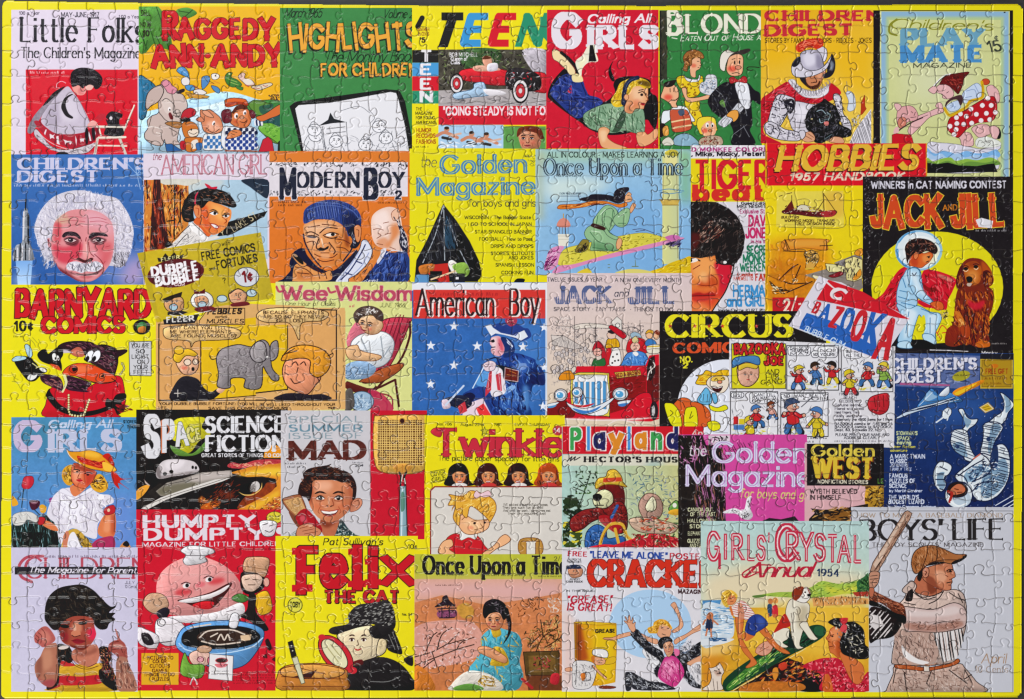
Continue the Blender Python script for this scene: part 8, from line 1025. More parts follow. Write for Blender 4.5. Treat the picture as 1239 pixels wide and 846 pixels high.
sub('person', 'blonde woman with raised arms behind the man'); p('e2e0e2', '700 480 800 400 880 420 880 560 800 640 740 560', b=0, o='6a686c', w=2); dabs('4a484c b8b6ba', '720 480 860 420 860 560 760 600', 50, 50, 3, 60, 40); p(sk, '960 310 1020 260 1000 170 960 110 945 90 965 68 990 75 1030 180 1055 260 1020 310 970 330', o='6a3420', w=3, b=0); p(sk, '360 375 440 370 520 340 640 320 760 370 830 390 820 430 720 390 640 350 540 370 450 395 380 390', o='6a3420', w=3, b=0); ls('6a3420', 3, '365 372 440 372', '370 385 430 386'); p(sk, '980 390 1080 340 1150 290 1210 255 1215 300 1130 340 1020 410 985 430', o='6a3420', w=3, b=0)
p(sk, '830 280 870 250 930 270 950 320 920 380 850 370 825 330', o='6a3420', w=3, b=0); p('dda02c', '745 290 790 270 800 240 850 212 910 225 950 270 955 300 900 260 850 265 830 330 790 335 755 330', b=0, m=.15); dabs('9a5c14 f4d070', '760 300 850 220 940 270 850 270 820 330', 50, 40, 5, -40, 40); ls(K, 5, '865 290 885 282', '915 290 930 296', '870 340 900 350')
sub('person', 'man in a black leather jacket and pink shirt with arms thrown up'); p('232328', '595 340 655 300 720 380 800 450 870 490 900 540 1000 480 1080 500 1150 440 1215 410 1215 510 1130 560 1090 600 1110 680 1215 780 1215 815 1120 790 1040 690 960 560 850 640 830 720 800 650 850 580 760 510 680 440', m=.15, b=0); dabs('9a9ca4 0c0c0f c8cad0 5a5c64', '600 345 660 310 860 500 1010 490 1200 420 1120 560 1060 620 900 560', 170, 40, 5, 40, 40); dabs('9a9ca4 0c0c0f c8cad0', '800 650 860 580 860 700 1040 640 1200 780 1100 780 980 640', 80, 50, 5, 60, 40); dabs('6a7a94 c8d4e0 232328', '1030 420 1130 390 1100 520 1020 500', 50, 34, 4)
p('c83a80', '870 590 900 540 960 530 1010 560 1060 650 1050 720 980 800 900 770 840 720 840 660', b=0, m=.08); p('e888b4', '880 590 960 560 990 640 920 740 870 680', a=.9, soft=14); dabs('9a1c58 f0a8c8', '870 590 1000 560 1050 680 970 790 850 710', 80, 50, 5, 70, 30); pb('e0709c', '975 470 1020 480 1020 520 985 530')
p(sk, '590 300 570 260 550 240 540 225 560 230 575 240 550 200 555 190 575 225 580 180 592 185 600 230 615 200 622 210 615 250 640 240 635 270 640 300 620 325', o='6a3420', w=3, b=0); p(sk, '880 440 910 410 950 410 970 450 965 500 930 540 900 510', o='3a1810', w=3, b=0); portrait(922, 462, 40, 56, turn=-.2, rot=-12, dk='6a3018', lt='f4c8a4', k=.8); p(K, '835 420 860 375 920 362 955 385 960 410 920 405 885 425 875 470 850 460', m=.2, b=0); dabs('6a6a70', '840 420 900 370 950 390 880 430', 20, 22, 4)
p('2a2a30', '550 690 570 670 620 675 660 700 760 750 860 760 960 800 960 825 640 825 610 760 600 825 555 825', m=.15, b=0); dabs('9a9ca4 0c0c0f d8dae0', '560 690 620 680 760 755 940 800 900 820 650 815 610 750 570 815', 130, 46, 5, 30, 50); p(sk, '1090 590 1140 560 1210 530 1215 600 1150 620 1100 610', o='6a3420', w=3, b=0); pb('dedadc', '1120 620 1215 590 1215 780 1140 720'); dabs('5a585e 8a888e', '1110 610 1215 600 1215 780 1130 720', 60, 40, 3, 70, 40); ls('3a383c', 4, '700 440 760 560 740 640 810 690', '640 360 690 440')

cv('grey white magazine cover of a baseball batter in a cap and flannel shirt', 1030, 614, 1227, 838, 'c2c2ca', 'D4', m=.03)
r('c8c8d0', 592, 52, 1210, 742, m=.02); l('8a8a92', 3, '592 742 592 58 1198 58 1198 742', c=0)
sub('title'); T("HOW TO MAKE A BASEBALL DIAMOND", 614, 82, 1160, 82, 16, 'a8907a', w=.12, n=.08); T("BOYS' LIFE", 622, 168, 1168, 164, 76, '2b2829', w=.17, n=.06, sf=.06, sp=.03); T("THE BOY SCOUTS' MAGAZINE", 668, 192, 1088, 192, 15, '5a5456', w=.14, n=.09)
V(*VIEW['F1']); sub('bat'); p('b08a74', '48 300 60 262 150 120 200 38 215 30 235 42 225 70 150 190 85 300 70 312', o='2a1814', w=2.5, c=0); pc('d4b8a4', '62 270 150 125 205 45 212 50 150 150 75 290'); dabs('6a4434 3a241c', '70 300 150 185 225 60 215 50 130 200 60 300', 60, 34, 2.5, -58, 5)
sub('person', 'baseball batter in a brown cap and pale flannel uniform')
MODEL[0] = .2; sk = '241c1c'
p('cbb2a6', '200 420 215 370 250 345 300 370 380 385 430 382 465 405 478 470 472 560 440 650 430 690 440 705 300 720 160 715 145 690 155 620 165 560 130 500 150 470', o=sk, w=3, m=.08)
p('b8988a', '160 560 230 570 330 580 340 700 170 715 150 690 158 620', a=.9, m=.15, b=0); dabs('6a4a40 3a2826 e0cac0', '160 570 330 580 335 700 160 705 150 640', 150, 26, 2.2, 70, 40); pb('e6e0de', '190 630 215 660 260 690 310 705 280 715 225 700 195 670')
pc('e2dcda', '330 575 460 555 462 610 432 690 370 705'); lines('1f1a1c', '330 575 465 555 468 600 435 690 365 708', 82, 17, 7, c=0, jit=.25); lines('b89a90', '340 580 460 560 440 680 370 700', 82, 17, 3, c=0)
p('cdb2ac', '195 465 240 462 330 470 420 440 472 470 474 540 430 560 350 572 260 568 205 560', o=sk, w=3, m=.06, b=0); p('dccac6', '200 470 330 478 420 455 450 480 380 500 210 500', a=.9, soft=6); p('a87868', '210 530 330 540 440 520 460 545 350 570 220 560', a=.85, soft=6); dabs('6a4238 8a5c4c', '210 520 330 530 450 510 440 555 250 565', 90, 16, 2, -10, 30); ls(sk, 3, '330 535 380 525 420 528', '300 470 320 465')
pc('e4dedc', '130 500 165 520 190 545 160 560 150 540'); p('241c1c', '45 470 100 465 150 480 190 530 150 590 80 605 45 612', m=.2); pc('d8d0ce', '50 490 90 500 110 540 70 560 48 540'); lines('d8d0ce', '48 480 130 490 140 570 60 600', 130, 17, 7); 
p('6a3424', '48 385 90 400 150 430 200 455 205 530 150 480 90 440 48 445', m=.25); dabs('b8684a d08a68 2a1410', '50 390 150 432 198 460 200 490 120 450 50 425', 130, 16, 3, 28, 15); p('1c1614', '50 430 100 450 160 485 205 500 205 535 170 515 100 465 48 452', m=.2)
p('c08a70', '45 310 75 300 92 312 85 350 70 372 45 375', o=sk, w=2.5, b=0); ls(sk, 2.5, '50 322 80 318', '48 336 84 332', '48 352 78 350'); p('b8684c', '45 375 66 378 60 420 45 410', b=0, o=sk, w=2)
p('b86a4c', '250 330 285 305 320 320 330 370 370 385 330 410 280 405 245 385', o=sk, w=2, m=.1, b=0); p('7a3a28', '300 330 330 340 345 385 310 400', a=.9, soft=4)
p('cbb2a6', '190 385 232 345 255 365 240 395 225 405', o=sk, w=3, b=0); p('241c1c', '215 395 238 380 235 430 205 430', m=.3); ls(sk, 4, '235 390 275 415 330 408 375 390', '250 395 290 425 340 415', '375 390 350 425 310 445', '200 440 250 450', '440 400 460 440', '400 395 440 420 470 430')
p('c47a58', '275 300 300 285 330 275 395 262 412 270 418 290 428 322 412 334 414 348 408 360 408 380 380 386 340 372 300 350 282 330', o='3a1810', w=2.5, m=.06, b=0); p('8a4430', '300 320 330 330 350 365 385 385 340 375 300 350', a=.9, soft=4); p('e0a888', '340 300 375 300 390 330 370 350 345 335', a=.8, soft=5); ls('1c100e', 4, '388 300 402 292 418 294', '392 304 412 302', '390 352 410 348'); ls('5a2418', 3, '410 334 402 338', '398 362 410 362', '385 318 395 325'); e('1c100e', 405, 298, 5, 4)
p('c88468', '280 295 296 283 310 292 308 320 292 330 282 318', o='3a1810', w=2.5, b=0); l('5a2418', 3, '290 298 300 305 294 318'); p('1f1718', '262 310 258 335 270 345 280 325 285 290 300 278 330 272 395 262 410 255 330 262 280 285', m=.2)
p('a8683c', '232 270 240 225 265 198 310 185 350 190 400 212 430 224 475 226 472 240 445 258 410 268 360 258 310 268 268 305 245 308', o=sk, w=3, m=.1, b=0); dabs('5a3018 d0986a 7a4828', '236 265 270 200 330 190 400 215 340 250 270 295', 120, 24, 2.5, 70, 40); p('1f1718', '410 268 445 258 475 240 472 228 450 246 420 255'); ls('3a2014', 3, '305 188 300 230 275 300', '345 192 350 225 340 258', '268 302 320 262 380 250 440 250')
p('bfa294', '120 830 150 760 165 722 300 735 440 712 470 730 520 790 548 840 130 840', o=sk, w=3, m=.08); dabs('4a302a e0cec4 7a564a', '140 800 170 725 440 720 540 835 130 835', 220, 26, 2.4, 40, 60); ls(sk, 4, '165 725 150 800', '400 740 480 800', '470 740 500 790', '200 750 210 830', '320 745 300 800', '500 760 470 780')
p('b0562c', '162 716 230 720 300 728 400 712 438 690 445 706 400 726 300 744 220 738 165 732', o=sk, w=2.5, b=0); p('d8ccc0', '288 722 310 722 312 746 288 746', c=0, o=sk, w=2.5); dabs('d88a5a 6a2c14', '170 718 440 700 440 710 180 734', 30, 16, 2, 0, 10)
V(*VIEW['D4']); sub('price'); T("April", 1078, 630, 1172, 630, 36, 'a8886e', w=.09, n=.05, it=.15); T("10 Cents", 1058, 666, 1180, 664, 24, '9a8474', w=.08, n=.05, sf=.04)
cv('pale blue annual cover of girls and a dog on a seesaw plank at the beach', 848, 631, 1052, 838, 'b4cfcc', 'D4', g=('d8d8b0', 90), m=.06)
p('e8d0a8', '28 300 200 250 655 300 655 420 28 420', a=.8, soft=30, c=0)
V(*VIEW['G1']); MODEL[0] = .16; r('d8a02c', 20, 240, 1215, 840, m=.12); p('e8bc40', '400 260 1215 200 1215 600 700 560 300 520', a=.9, soft=40); p('d08428', '20 560 200 620 60 840 20 840', a=.8, soft=30); p('e8c070', '20 470 250 480 200 560 20 580', a=.9, soft=20)
p('9cb84a', '440 150 560 130 680 125 800 95 880 50 1000 70 1110 55 1215 20 1215 150 1050 140 900 170 700 170 520 160', m=.15, b=0); p('d8d040', '900 80 1010 110 1130 80 1120 130 960 150', a=.8, soft=14); dabs('3a5a24 5a8030 c8d050', '450 155 700 130 900 60 1215 30 1215 140 900 170', 100, 30, 5, -12, 20); p('2f5a34', '1130 60 1180 20 1215 0 1215 150 1150 140', m=.4); dabs('143018 5a8a4a', '1120 130 1160 50 1215 10 1215 150', 60, 18, 8); pc('a83a2c', '1100 130 1215 125 1215 160 1120 160'); p('d89a58', '810 170 1020 160 1215 175 1215 215 820 230', c=0, m=.2); dabs('5a3a20 d8c8a0', '820 160 1215 150 1215 215 830 215', 70, 30, 5, 90, 30); p('5a7a3a', '385 155 470 148 460 165 400 170')
p('4f88b8', '25 190 160 185 150 220 100 230 25 230', c=0, m=.2); p('c8d4dc', '25 228 160 220 240 300 250 430 200 470 25 520', m=.1, b=0); dabs('5a8ab4 e8ecf0 7aa8cc', '25 235 220 225 260 300 230 440 25 490', 110, 60, 7, 0, 8); pb('d8dce0', '20 470 200 460 250 470 150 505 20 510')
V(*VIEW['D4']); sub('title')
for s, x, x1, y, h in (('G', 48, 96, 240, 100), ('I', 112, 124, 234, 84), ('R', 140, 186, 236, 88), ('L', 200, 232, 240, 86), ('S', 236, 268, 240, 86), ("'", 278, 284, 236, 90), ('C', 304, 388, 240, 126), ('R', 344, 396, 236, 96), ('Y', 398, 446, 240, 96), ('S', 452, 494, 242, 94), ('T', 498, 542, 244, 92), ('A', 540, 588, 246, 92), ('L', 600, 632, 248, 92)): T(s, x, y, x1, y, h, 'c03048', w=.21, n=.17, inl=('ead8d8', .045))
l('c03048', 10, '96 220 96 272', c=0); T("Annual", 190, 306, 440, 304, 54, 'b8283c', w=.14, n=.08, it=.45, sp=.0); l('b8283c', 5, '290 262 240 262 185 290 195 308 250 285'); T("1954", 462, 302, 546, 304, 26, '2a3a5a', w=.2, n=.1, sf=.05)
V(*VIEW['G1']); MODEL[0] = .14; sk = 'd07038'; dk = '8a3818'; K = '2a1a14'
sub('person', 'two small girls far off on the sand'); pb('2f4a6a', '490 225 520 215 525 290 500 300'); pb('c8303a', '525 235 560 225 565 300 530 305'); e('c87a44', 512, 195, 18, 20); e('d8944c', 548, 190, 20, 22); ls('c87a44', 9, '500 285 498 308', '535 290 540 308', '550 290 552 308')
sub('person', 'child in a dark swimsuit paddling'); pb('c87a54', '55 300 95 295 100 360 60 365'); pb('26304a', '48 370 60 320 75 330 90 320 100 375 85 400 50 395'); e('b86a40', 82, 295, 22, 22); ls('c87a54', 12, '45 330 30 360', '100 330 135 360', '60 395 50 440', '85 395 90 450'); dabs('2f5a88', '70 460 200 455 200 480 80 485', 26, 40, 7, 0, 8, c=0)
sub('plank'); p('1f3f2c', '175 830 180 760 280 670 400 590 560 500 720 420 800 370 870 365 910 395 890 450 760 530 640 590 500 680 340 770 230 835', m=.1, b=0); p('3f7a30', '200 800 320 690 420 610 520 570 480 640 330 740 230 830', a=.9, m=.2, b=0); dabs('8ab850 5a9a40 c8d878', '210 810 330 690 520 560 640 540 480 660 300 780', 70, 60, 7, -36, 8); dabs('0e1f18 2c5a40', '520 540 720 440 860 380 890 440 700 550 560 620', 70, 60, 9, -28, 12); p('2c5a3c', '830 380 880 375 900 410 870 440 830 430', m=.1, b=0); l('e8e0b0', 4, '245 832 500 690 760 535', c=0)
p('2a1c18', '250 836 420 740 520 660 640 600 760 650 860 620 900 700 880 836', m=.2, b=0, c=0); dabs('8a3420 c85a24 1a0e0c 5a2418 d89040', '300 830 640 620 860 650 870 830', 190, 44, 14, -20, 50); pb('d88a34', '530 680 560 670 570 720 545 760 528 730'); p('c8402c', '570 650 620 630 630 670 590 690'); p('1a1818', '725 780 790 740 840 730 880 780 890 838 730 838', m=.3); p('c8742c', '290 836 420 770 720 780 720 836', m=.2, a=.9, b=0)
sub('dog', 'white dog with a brown patched head on the plank'); p('e4dcc8', '640 200 680 175 740 190 790 220 785 300 760 360 720 500 750 525 700 535 665 450 650 350 620 280', o=K, w=3, m=.05, b=0); p('b0a080', '720 230 780 240 770 320 720 400 700 300', a=.7, soft=14); p('e4dcc8', '520 440 560 400 620 385 650 400 640 460 600 490 640 520 590 525 540 480', o=K, w=3, b=0, m=.05); pk('e4dcc8', '720 360 770 340 790 380 830 440 850 465 800 470 760 420', 3); pb('1f2a28', '650 400 670 480 690 530 640 520 640 470'); pk('e8e2da', '690 180 720 150 760 95 790 110 800 150 790 180 760 205 720 200', 3); p('8a3420', '665 140 680 110 720 90 750 95 745 130 720 170 690 190 670 170', b=0, m=.1); pb('8a3420', '775 100 790 120 795 145 785 130'); pb('1c1412', '775 145 800 140 798 158 780 160'); e('1c1412', 760, 130, 6, 6); ls(K, 3, '740 170 770 175 790 165', '660 280 680 420', '700 250 720 330'); p('b82c24', '535 420 560 370 610 285 640 320 655 370 600 390 560 410', b=0, m=.1)
sub('person', 'blonde girl in a striped top and blue shorts balancing on the plank')
p('d89a80', '405 560 430 510 490 480 530 510 510 560 460 585', o=dk, w=3, b=0); ls(dk, 3, '430 560 500 520', '440 540 470 500')
p(sk, '260 310 300 300 320 340 310 450 340 520 385 590 415 640 360 670 335 665 370 620 320 560 285 480', b=0, o=dk, w=3); p(sk, '430 400 470 380 510 430 560 500 640 555 645 572 590 560 520 510 470 450', b=0, o=dk, w=3); pb(sk, '320 420 400 430 380 460 330 480'); p('e09058', '275 330 295 320 300 430 290 470', a=.8, soft=6)
p('e8dcd4', '225 250 250 220 300 190 340 210 390 270 400 300 340 330 320 320 280 310 250 300', b=0, o=dk, w=2); lines('b84a48', '230 250 300 195 345 215 398 290 340 330 260 300', 12, 16, 6, jit=.1); p('c88060', '280 220 310 215 325 310 285 320', b=0, a=.9)
p('2c3f88', '330 400 350 330 400 290 450 300 495 355 460 390 410 420 395 440 350 425', b=0, m=.1, o='16204a', w=3); ls('16204a', 4, '400 300 410 420', '360 350 350 410'); p('4a64b0', '420 310 460 320 470 360 430 370', a=.7, soft=8)
p('d88450', '195 180 210 150 245 145 268 165 262 200 235 220 205 215', b=0, o=dk, w=2); p('e0b440', '160 180 165 140 200 115 240 118 275 150 270 180 250 150 220 150 205 175 200 200 215 235 190 235 170 210', b=0, m=.2); dabs('a87420 f4d880', '165 180 200 120 270 150 215 160 200 230', 30, 26, 6, -50, 30); ls('5a2010', 3, '215 178 228 174', '240 172 252 172', '225 198 245 194'); l(sk, 16, '225 235 240 290')
sub('dog', 'small white terrier by the plank'); p('e0cfc0', '25 830 70 790 90 740 80 690 72 675 100 670 140 650 145 635 165 660 180 700 165 730 160 780 165 830', o=K, w=3, b=0, m=.05); p('b8907c', '110 700 150 690 160 720 130 730', a=.7, soft=6); ls(K, 5, '110 690 128 694', '140 684 150 680', '130 715 160 712'); e('1c1412', 150, 706, 7, 5); ls(K, 3, '100 750 110 830', '130 770 135 830')
sub('person', 'woman with black curls and a red dress in the foreground'); p('c02438', '740 660 850 610 930 600 1010 610 1080 700 1150 760 1215 700 1215 838 880 838 890 740 840 700', m=.12, b=0); dabs('e85a6a 7a1020 f08a90', '760 660 930 605 1020 620 1100 740 1200 730 1200 830 900 830', 170, 24, 9); p('d0703c', '925 480 910 460 930 430 945 390 1000 370 1030 420 1020 520 1005 600 960 570 940 560 930 520', b=0, o=dk, w=3); p('e89460', '950 400 1000 390 990 470 950 480', a=.8, soft=10); p('b04a24', '980 500 1020 470 1015 580 990 590', a=.8, soft=8); p('d0703c', '1005 560 1080 590 1170 650 1180 740 1140 790 1090 760 1040 660', b=0, o=dk, w=3); pb('c8602c', '890 740 930 720 960 838 890 838'); ls('5a1c10', 5, '940 440 965 434', '925 482 940 488', '935 520 960 516'); e('1c100e', 955, 446, 8, 5)
p('1a171a', '925 345 960 320 1010 315 1060 340 1120 345 1180 400 1190 500 1215 530 1215 600 1140 610 1070 590 1020 560 1010 480 1030 420 1000 390 960 370', m=.15, b=0); dabs('5a5a60 0a090a e0d8c0 8a8a8c', '960 330 1060 345 1170 390 1190 550 1080 590 1020 500', 130, 26, 6, 40, 70); pb('c83038', '1010 318 1065 314 1060 345 1035 360 1015 345'); pb('d84a50', '1030 360 1060 370 1050 420 1010 400')
V(); MODEL[0] = 0

# ---------------------------------------------------------------- the cuts of the jigsaw
V(); CLIP[:] = [0, 0, NX, NY]
COLS, ROWS = 36, 28
jr = random.Random(21)
def outline_top(x): return float(np.interp(x, [0, 60, 140, 300, 500, 800, 950, 1239], [.6, 1.8, 3, 4.6, 6.8, 7.4, 6.8, 5.4]))
def outline_left(y): return float(np.interp(y, [0, 846], [2.6, 1.0]))
def outline_right(y): return float(np.interp(y, [0, 846], [1237, 1235.3]))
def outline_bottom(x): return float(np.interp(x, [0, 300, 1239], [845.4, 844.6, 843.6]))
nodes = np.zeros((ROWS+1, COLS+1, 2))
for j in range(ROWS+1):
    for i in range(COLS+1):
        x = i/COLS*1235 + 1.5; y = j/ROWS*841 + 3
        if 0 < i < COLS: x += jr.uniform(-3.4, 3.4)
        if 0 < j < ROWS: y += jr.uniform(-2.8, 2.8)
        if i == 0: x = outline_left(y)
        if i == COLS: x = outline_right(y)
        if j == 0: y = outline_top(x)
        if j == ROWS: y = outline_bottom(x)
        nodes[j, i] = (x, y)
def knob(a, b):
    d = b-a; n = np.array([-d[1], d[0]])*jr.choice((1, -1)); c = jr.uniform(.43, .57); s = jr.uniform(.86, 1.1); t = jr.uniform(-.05, .05); w = jr.uniform(-.04, .05); w2 = jr.uniform(-.04, .05)
    q = [(0, 0), (c*.5, w), (c-.13*s, .0), (c-.09*s, .055*s), (c-.15*s+t*.4, .15*s), (c-.13*s+t, .245*s), (c+t, .295*s), (c+.13*s+t, .245*s), (c+.15*s+t*.4, .15*s), (c+.09*s, .055*s), (c+.13*s, .0), (c+(1-c)*.5, w2), (1, 0)]
    return smooth(np.array([a + d*u + n*v for u, v in q]), False, 4)
def straight(a, b): return np.array([a, (a+b)/2, b])
hor = [[knob(nodes[j, i], nodes[j, i+1]) if 0 < j < ROWS else straight(nodes[j, i], nodes[j, i+1]) for i in range(COLS)] for j in range(ROWS+1)]
ver = [[knob(nodes[j, i], nodes[j+1, i]) if 0 < i < COLS else straight(nodes[j, i], nodes[j+1, i]) for i in range(COLS+1)] for j in range(ROWS)]
PIECE = np.full((NY, NX), -1, np.int32)
for j in range(ROWS):
    for i in range(COLS):
        ring = np.concatenate([hor[j][i][:-1], ver[j][i+1][:-1], hor[j+1][i][::-1][:-1], ver[j][i][::-1][:-1]])
        rr_ = cover([dev(ring)])
        if rr_ is not None:
            x0, y0, k = rr_; PIECE[y0:y0+k.shape[0], x0:x0+k.shape[1]][k >= .5] = j*COLS + i
INSIDE = PIECE >= 0
for cx, cy, sx, sy in ((outline_left(0), outline_top(0), 1, 1), (outline_right(0), outline_top(1239), -1, 1), (outline_left(846), outline_bottom(0), 1, -1), (outline_right(846), outline_bottom(1239), -1, -1)):
    R_ = 6.0; X, Y = np.meshgrid((np.arange(NX)+.5)/S, (np.arange(NY)+.5)/S, sparse=True)
    ox, oy = cx + sx*R_, cy + sy*R_
    INSIDE &= ~(((X-ox)*sx < 0) & ((Y-oy)*sy < 0) & ((X-ox)**2 + (Y-oy)**2 > R_*R_))
def mask_of(polys):
    o = np.zeros((NY, NX), np.float32); r_ = cover(polys)
    if r_ is not None: x0, y0, k = r_; o[y0:y0+k.shape[0], x0:x0+k.shape[1]] = k
    return o
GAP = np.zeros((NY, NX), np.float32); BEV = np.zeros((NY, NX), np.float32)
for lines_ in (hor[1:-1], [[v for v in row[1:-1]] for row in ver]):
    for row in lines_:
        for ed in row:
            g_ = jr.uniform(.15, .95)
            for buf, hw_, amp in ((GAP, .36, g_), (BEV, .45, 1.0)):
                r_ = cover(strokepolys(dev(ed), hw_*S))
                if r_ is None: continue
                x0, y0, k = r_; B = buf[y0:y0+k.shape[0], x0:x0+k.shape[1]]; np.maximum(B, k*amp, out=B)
rim = (~INSIDE).astype(np.float32)
soft1 = np.clip(box(BEV, 1)*1.7, 0, 1)
tilt = np.random.RandomState(5); npz = COLS*ROWS + 1
ta, tb, tz = tilt.normal(0, .009, npz), tilt.normal(0, .009, npz), tilt.normal(0, .14, npz)
XX, YY = np.meshgrid((np.arange(NX)+.5)/S, (np.arange(NY)+.5)/S)
pj, pi_ = np.divmod(np.maximum(PIECE, 0), COLS)
HGT = (ta[PIECE]*(XX - (pi_+.5)/COLS*1236) + tb[PIECE]*(YY - (pj+.5)/ROWS*846) + tz[PIECE]).astype(np.float32)
HGT -= DEPTH*soft1
HGT -= 1.6*np.clip(box(box(rim, 1), 1)*1.6, 0, 1)      # the outer edge is pressed down by the cutter
seam_shade = hexc('463f3b'); gk = (np.clip(GAP, 0, 1)*GAPK)[..., None]
INK += (seam_shade - INK)*gk                    # board tone in the cuts, with seam shade painted into the ink
# ---------------------------------------------------------------- sheets of printed card, one mesh per cover and per printed figure
def linear(c): return np.where(c <= .04045, c/12.92, ((np.clip(c, 0, 1)+.055)/1.055)**2.4)
def to_nodes(a):
    p_ = np.pad(a, [(1, 1), (1, 1)] + [(0, 0)]*(a.ndim-2), mode='edge'); return (p_[:-1, :-1] + p_[1:, :-1] + p_[:-1, 1:] + p_[1:, 1:])/4
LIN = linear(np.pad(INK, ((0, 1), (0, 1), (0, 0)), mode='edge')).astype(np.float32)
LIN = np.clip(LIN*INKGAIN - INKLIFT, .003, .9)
HN = to_nodes(HGT)
def mat(name):
    m_ = bpy.data.materials.new(name); m_.use_nodes = True; return m_, m_.node_tree, m_.node_tree.nodes['Principled BSDF']
printed, nt, bs = mat('printed_card')
at = nt.nodes.new('ShaderNodeAttribute'); at.attribute_name = 'ink'; nt.links.new(at.outputs['Color'], bs.inputs['Base Color'])
tc = nt.nodes.new('ShaderNodeTexCoord')
def noise(nt, sc, det=2):
    n_ = nt.nodes.new('ShaderNodeTexNoise'); n_.inputs['Scale'].default_value = sc; n_.inputs['Detail'].default_value = det; nt.links.new(tc_of[nt].outputs['Object'], n_.inputs['Vector']); return n_
tc_of = {nt: tc}
n1, n2 = noise(nt, 1500), noise(nt, 26)
ad = nt.nodes.new('ShaderNodeMath'); ad.operation = 'MULTIPLY_ADD'; ad.inputs[1].default_value = .14; ad.inputs[2].default_value = .27; nt.links.new(n2.outputs['Fac'], ad.inputs[0]); nt.links.new(ad.outputs[0], bs.inputs['Roughness'])
bp = nt.nodes.new('ShaderNodeBump'); bp.inputs['Strength'].default_value = .12; bp.inputs['Distance'].default_value = .0002; nt.links.new(n1.outputs['Fac'], bp.inputs['Height']); nt.links.new(bp.outputs['Normal'], bs.inputs['Normal'])
bs.inputs['Specular IOR Level'].default_value = .3
board, nt2, b2 = mat('grey_board'); tc_of[nt2] = nt2.nodes.new('ShaderNodeTexCoord'); n3 = noise(nt2, 900, 4)
cr = nt2.nodes.new('ShaderNodeValToRGB'); cr.color_ramp.elements[0].color = (.10, .09, .08, 1); cr.color_ramp.elements[1].color = (.22, .2, .18, 1); nt2.links.new(n3.outputs['Fac'], cr.inputs['Fac']); nt2.links.new(cr.outputs['Color'], b2.inputs['Base Color']); b2.inputs['Roughness'].default_value = .9
black, nt3, b3 = mat('black_table'); tc_of[nt3] = nt3.nodes.new('ShaderNodeTexCoord'); n4 = noise(nt3, 420, 5)
cr = nt3.nodes.new('ShaderNodeValToRGB'); cr.color_ramp.elements[0].color = (.014, .0135, .014, 1); cr.color_ramp.elements[1].color = (.04, .038, .039, 1); nt3.links.new(n4.outputs['Fac'], cr.inputs['Fac']); nt3.links.new(cr.outputs['Color'], b3.inputs['Base Color']); b3.inputs['Roughness'].default_value = .6
def link(o, parent=None):
    scene.collection.objects.link(o)
    if parent is not None: o.parent = parent
    return o
def sheet(name, ys, xs, parent):
    y0, x0 = ys.min(), xs.min(); H_, W_ = ys.max()-y0+2, xs.max()-x0+2
    c = (ys-y0)*W_ + (xs-x0)
    quad = np.stack([c+W_, c+W_+1, c+1, c], 1)
    used = np.zeros(H_*W_, bool); used[quad.ravel()] = True
    remap = np.cumsum(used) - 1; vid = np.flatnonzero(used)
    vy, vx = np.divmod(vid, W_); vy = vy + y0; vx = vx + x0
    co = np.empty((len(vid), 3), np.float32)
    co[:, 0] = (vx/S - 619.5)*U; co[:, 1] = (423 - vy/S)*U; co[:, 2] = TOP + HN[vy, vx]*U
    me = bpy.data.meshes.new(name); nq = len(quad)
    me.vertices.add(len(vid)); me.vertices.foreach_set('co', co.ravel())
    me.loops.add(nq*4); me.loops.foreach_set('vertex_index', remap[quad].astype(np.int32).ravel())
    me.polygons.add(nq); me.polygons.foreach_set('loop_start', np.arange(0, nq*4, 4, dtype=np.int32))
    me.update(calc_edges=True)
    ca = me.attributes.new('ink', 'FLOAT_COLOR', 'POINT')
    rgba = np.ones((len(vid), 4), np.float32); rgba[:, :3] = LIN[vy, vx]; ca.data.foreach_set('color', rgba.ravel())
    me.materials.append(printed)
    return link(bpy.data.objects.new(name, me), parent)
def table_mesh():
    bm = bmesh.new(); vs = [bm.verts.new(v) for v in ((-6, -6, 0), (6, -6, 0), (6, 6, 0), (-6, 6, 0))]; bm.faces.new(vs)
    me = bpy.data.meshes.new('tabletop'); bm.to_mesh(me); bm.free(); me.materials.append(black); return me
table = link(bpy.data.objects.new('tabletop', table_mesh())); table['kind'] = 'structure'; table['label'] = 'flat black tabletop under the puzzle'
puzzle = link(bpy.data.objects.new('jigsaw_puzzle', None))
puzzle['label'] = 'finished jigsaw puzzle picturing overlapping vintage magazine covers inside a yellow border'; puzzle['category'] = 'jigsaw puzzle'
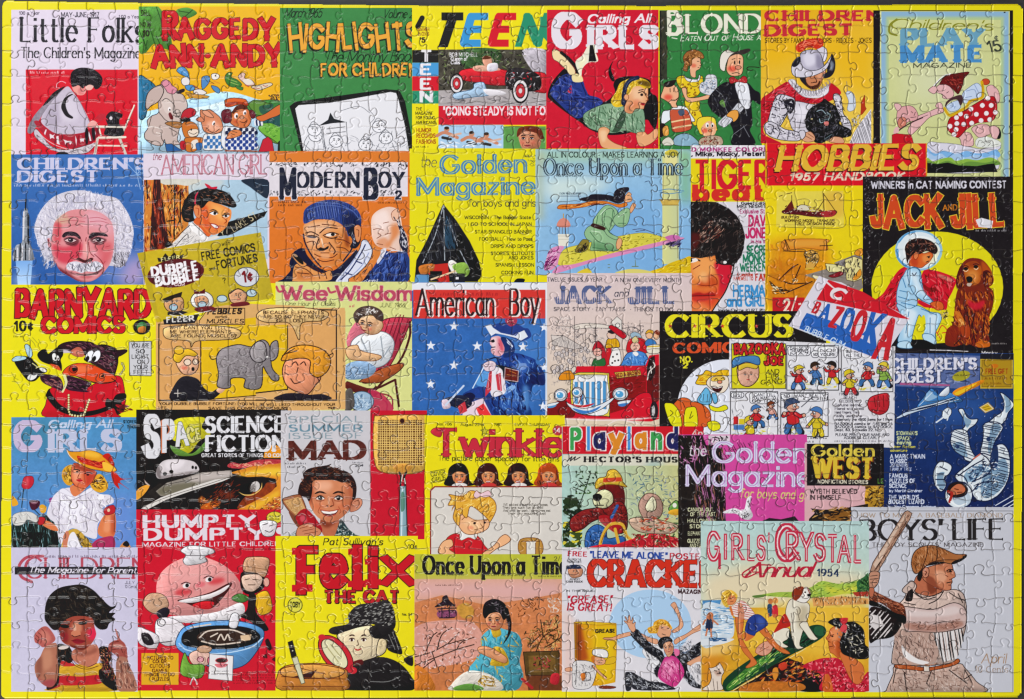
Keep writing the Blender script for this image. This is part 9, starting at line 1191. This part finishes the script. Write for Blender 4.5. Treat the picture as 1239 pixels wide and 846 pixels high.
def slab():
    bm = bmesh.new(); ins = 1.0; ring = []
    for i in range(COLS+1): ring.append((nodes[0, i, 0], nodes[0, i, 1]+ins))
    for j in range(1, ROWS+1): ring.append((nodes[j, COLS, 0]-ins, nodes[j, COLS, 1]))
    for i in range(COLS-1, -1, -1): ring.append((nodes[ROWS, i, 0], nodes[ROWS, i, 1]-ins))
    for j in range(ROWS-1, 0, -1): ring.append((nodes[j, 0, 0]+ins, nodes[j, 0, 1]))
    for k_, (cx, cy) in enumerate(ring):
        if (k_ % (COLS+ROWS)) in (0, COLS): ring[k_] = (cx + (2.5 if cx < 600 else -2.5), cy + (2.5 if cy < 400 else -2.5))
    lo = [bm.verts.new(pos(x, y, .0002)) for x, y in ring]; hi = [bm.verts.new(pos(x, y, .00105)) for x, y in ring]; n = len(ring)
    bm.faces.new(hi[::-1]); bm.faces.new(lo)
    for i in range(n): bm.faces.new((lo[i], hi[i], hi[(i+1) % n], lo[(i+1) % n]))
    bmesh.ops.recalc_face_normals(bm, faces=bm.faces[:])
    me = bpy.data.meshes.new('cardboard_base'); bm.to_mesh(me); bm.free(); me.materials.append(board); return me
link(bpy.data.objects.new('cardboard_base', slab()), puzzle)
LABI = np.where(INSIDE, LAB, 0).ravel()
order = np.argsort(LABI, kind='stable'); cnt = np.bincount(LABI, minlength=len(PARTS)); ends = np.cumsum(cnt)
# a figure cut in two by what overlaps it: large pieces become sub-parts of their own, crumbs go to the cover
LETTERS = ('title', 'text', 'letter', 'line', 'subtitle', 'handwriting', 'price', 'small', 'cover', 'drawing', 'story', 'brand')
def pieces(ys, xs):
    o = np.lexsort((xs, ys)); ys, xs = ys[o], xs[o]
    brk = np.flatnonzero((np.diff(ys) != 0) | (np.diff(xs) != 1)) + 1; st = np.concatenate([[0], brk]); en = np.concatenate([brk, [len(ys)]]) - 1
    par = list(range(len(st)))
    def find(a):
        while par[a] != a: par[a] = par[par[a]]; a = par[a]
        return a
    rows = {}
    for k in range(len(st)): rows.setdefault(int(ys[st[k]]), []).append(k)
    for y, ks in rows.items():
        for k in ks:
            for q in rows.get(y-1, ()):
                if xs[st[q]] <= xs[en[k]] and xs[en[q]] >= xs[st[k]]: par[find(k)] = find(q)
    root = np.array([find(k) for k in range(len(st))]); lab = np.repeat(root, en - st + 1)
    return [(ys[lab == u], xs[lab == u]) for u in np.unique(root)]
for i in range(1, len(PARTS)):
    nm, lb, par = PARTS[i]; idx = order[ends[i]-cnt[i]:ends[i]]
    if par and 12 <= len(idx) and not any(w_ in nm for w_ in LETTERS):
        pcs = sorted(pieces(*np.divmod(idx, NX)), key=lambda q_: -len(q_[0]))
        for k, (yy_, xx_) in enumerate(pcs[1:]):
            f_ = yy_*NX + xx_
            if len(yy_) > .25*len(pcs[0][0]): PARTS.append((nm, lb, par)); LABI[f_] = len(PARTS) - 1
            else: LABI[f_] = par
order = np.argsort(LABI, kind='stable'); cnt = np.bincount(LABI, minlength=len(PARTS)); ends = np.cumsum(cnt)
made = {}
for i in range(1, len(PARTS)):            # covers first, so that their printed figures can be parented to them
    nm, lb, par = PARTS[i]
    if par == 0:
        idx = order[ends[i]-cnt[i]:ends[i]]
        if len(idx) == 0: continue
        ys, xs = np.divmod(idx, NX); o = sheet(nm, ys, xs, puzzle); made[i] = o
        if lb: o['label'] = lb
for i in range(1, len(PARTS)):
    nm, lb, par = PARTS[i]
    if par:
        idx = order[ends[i]-cnt[i]:ends[i]]
        if len(idx) < 12 or par not in made: continue
        ys, xs = np.divmod(idx, NX); o = sheet(nm, ys, xs, made[par])
        if lb: o['label'] = lb
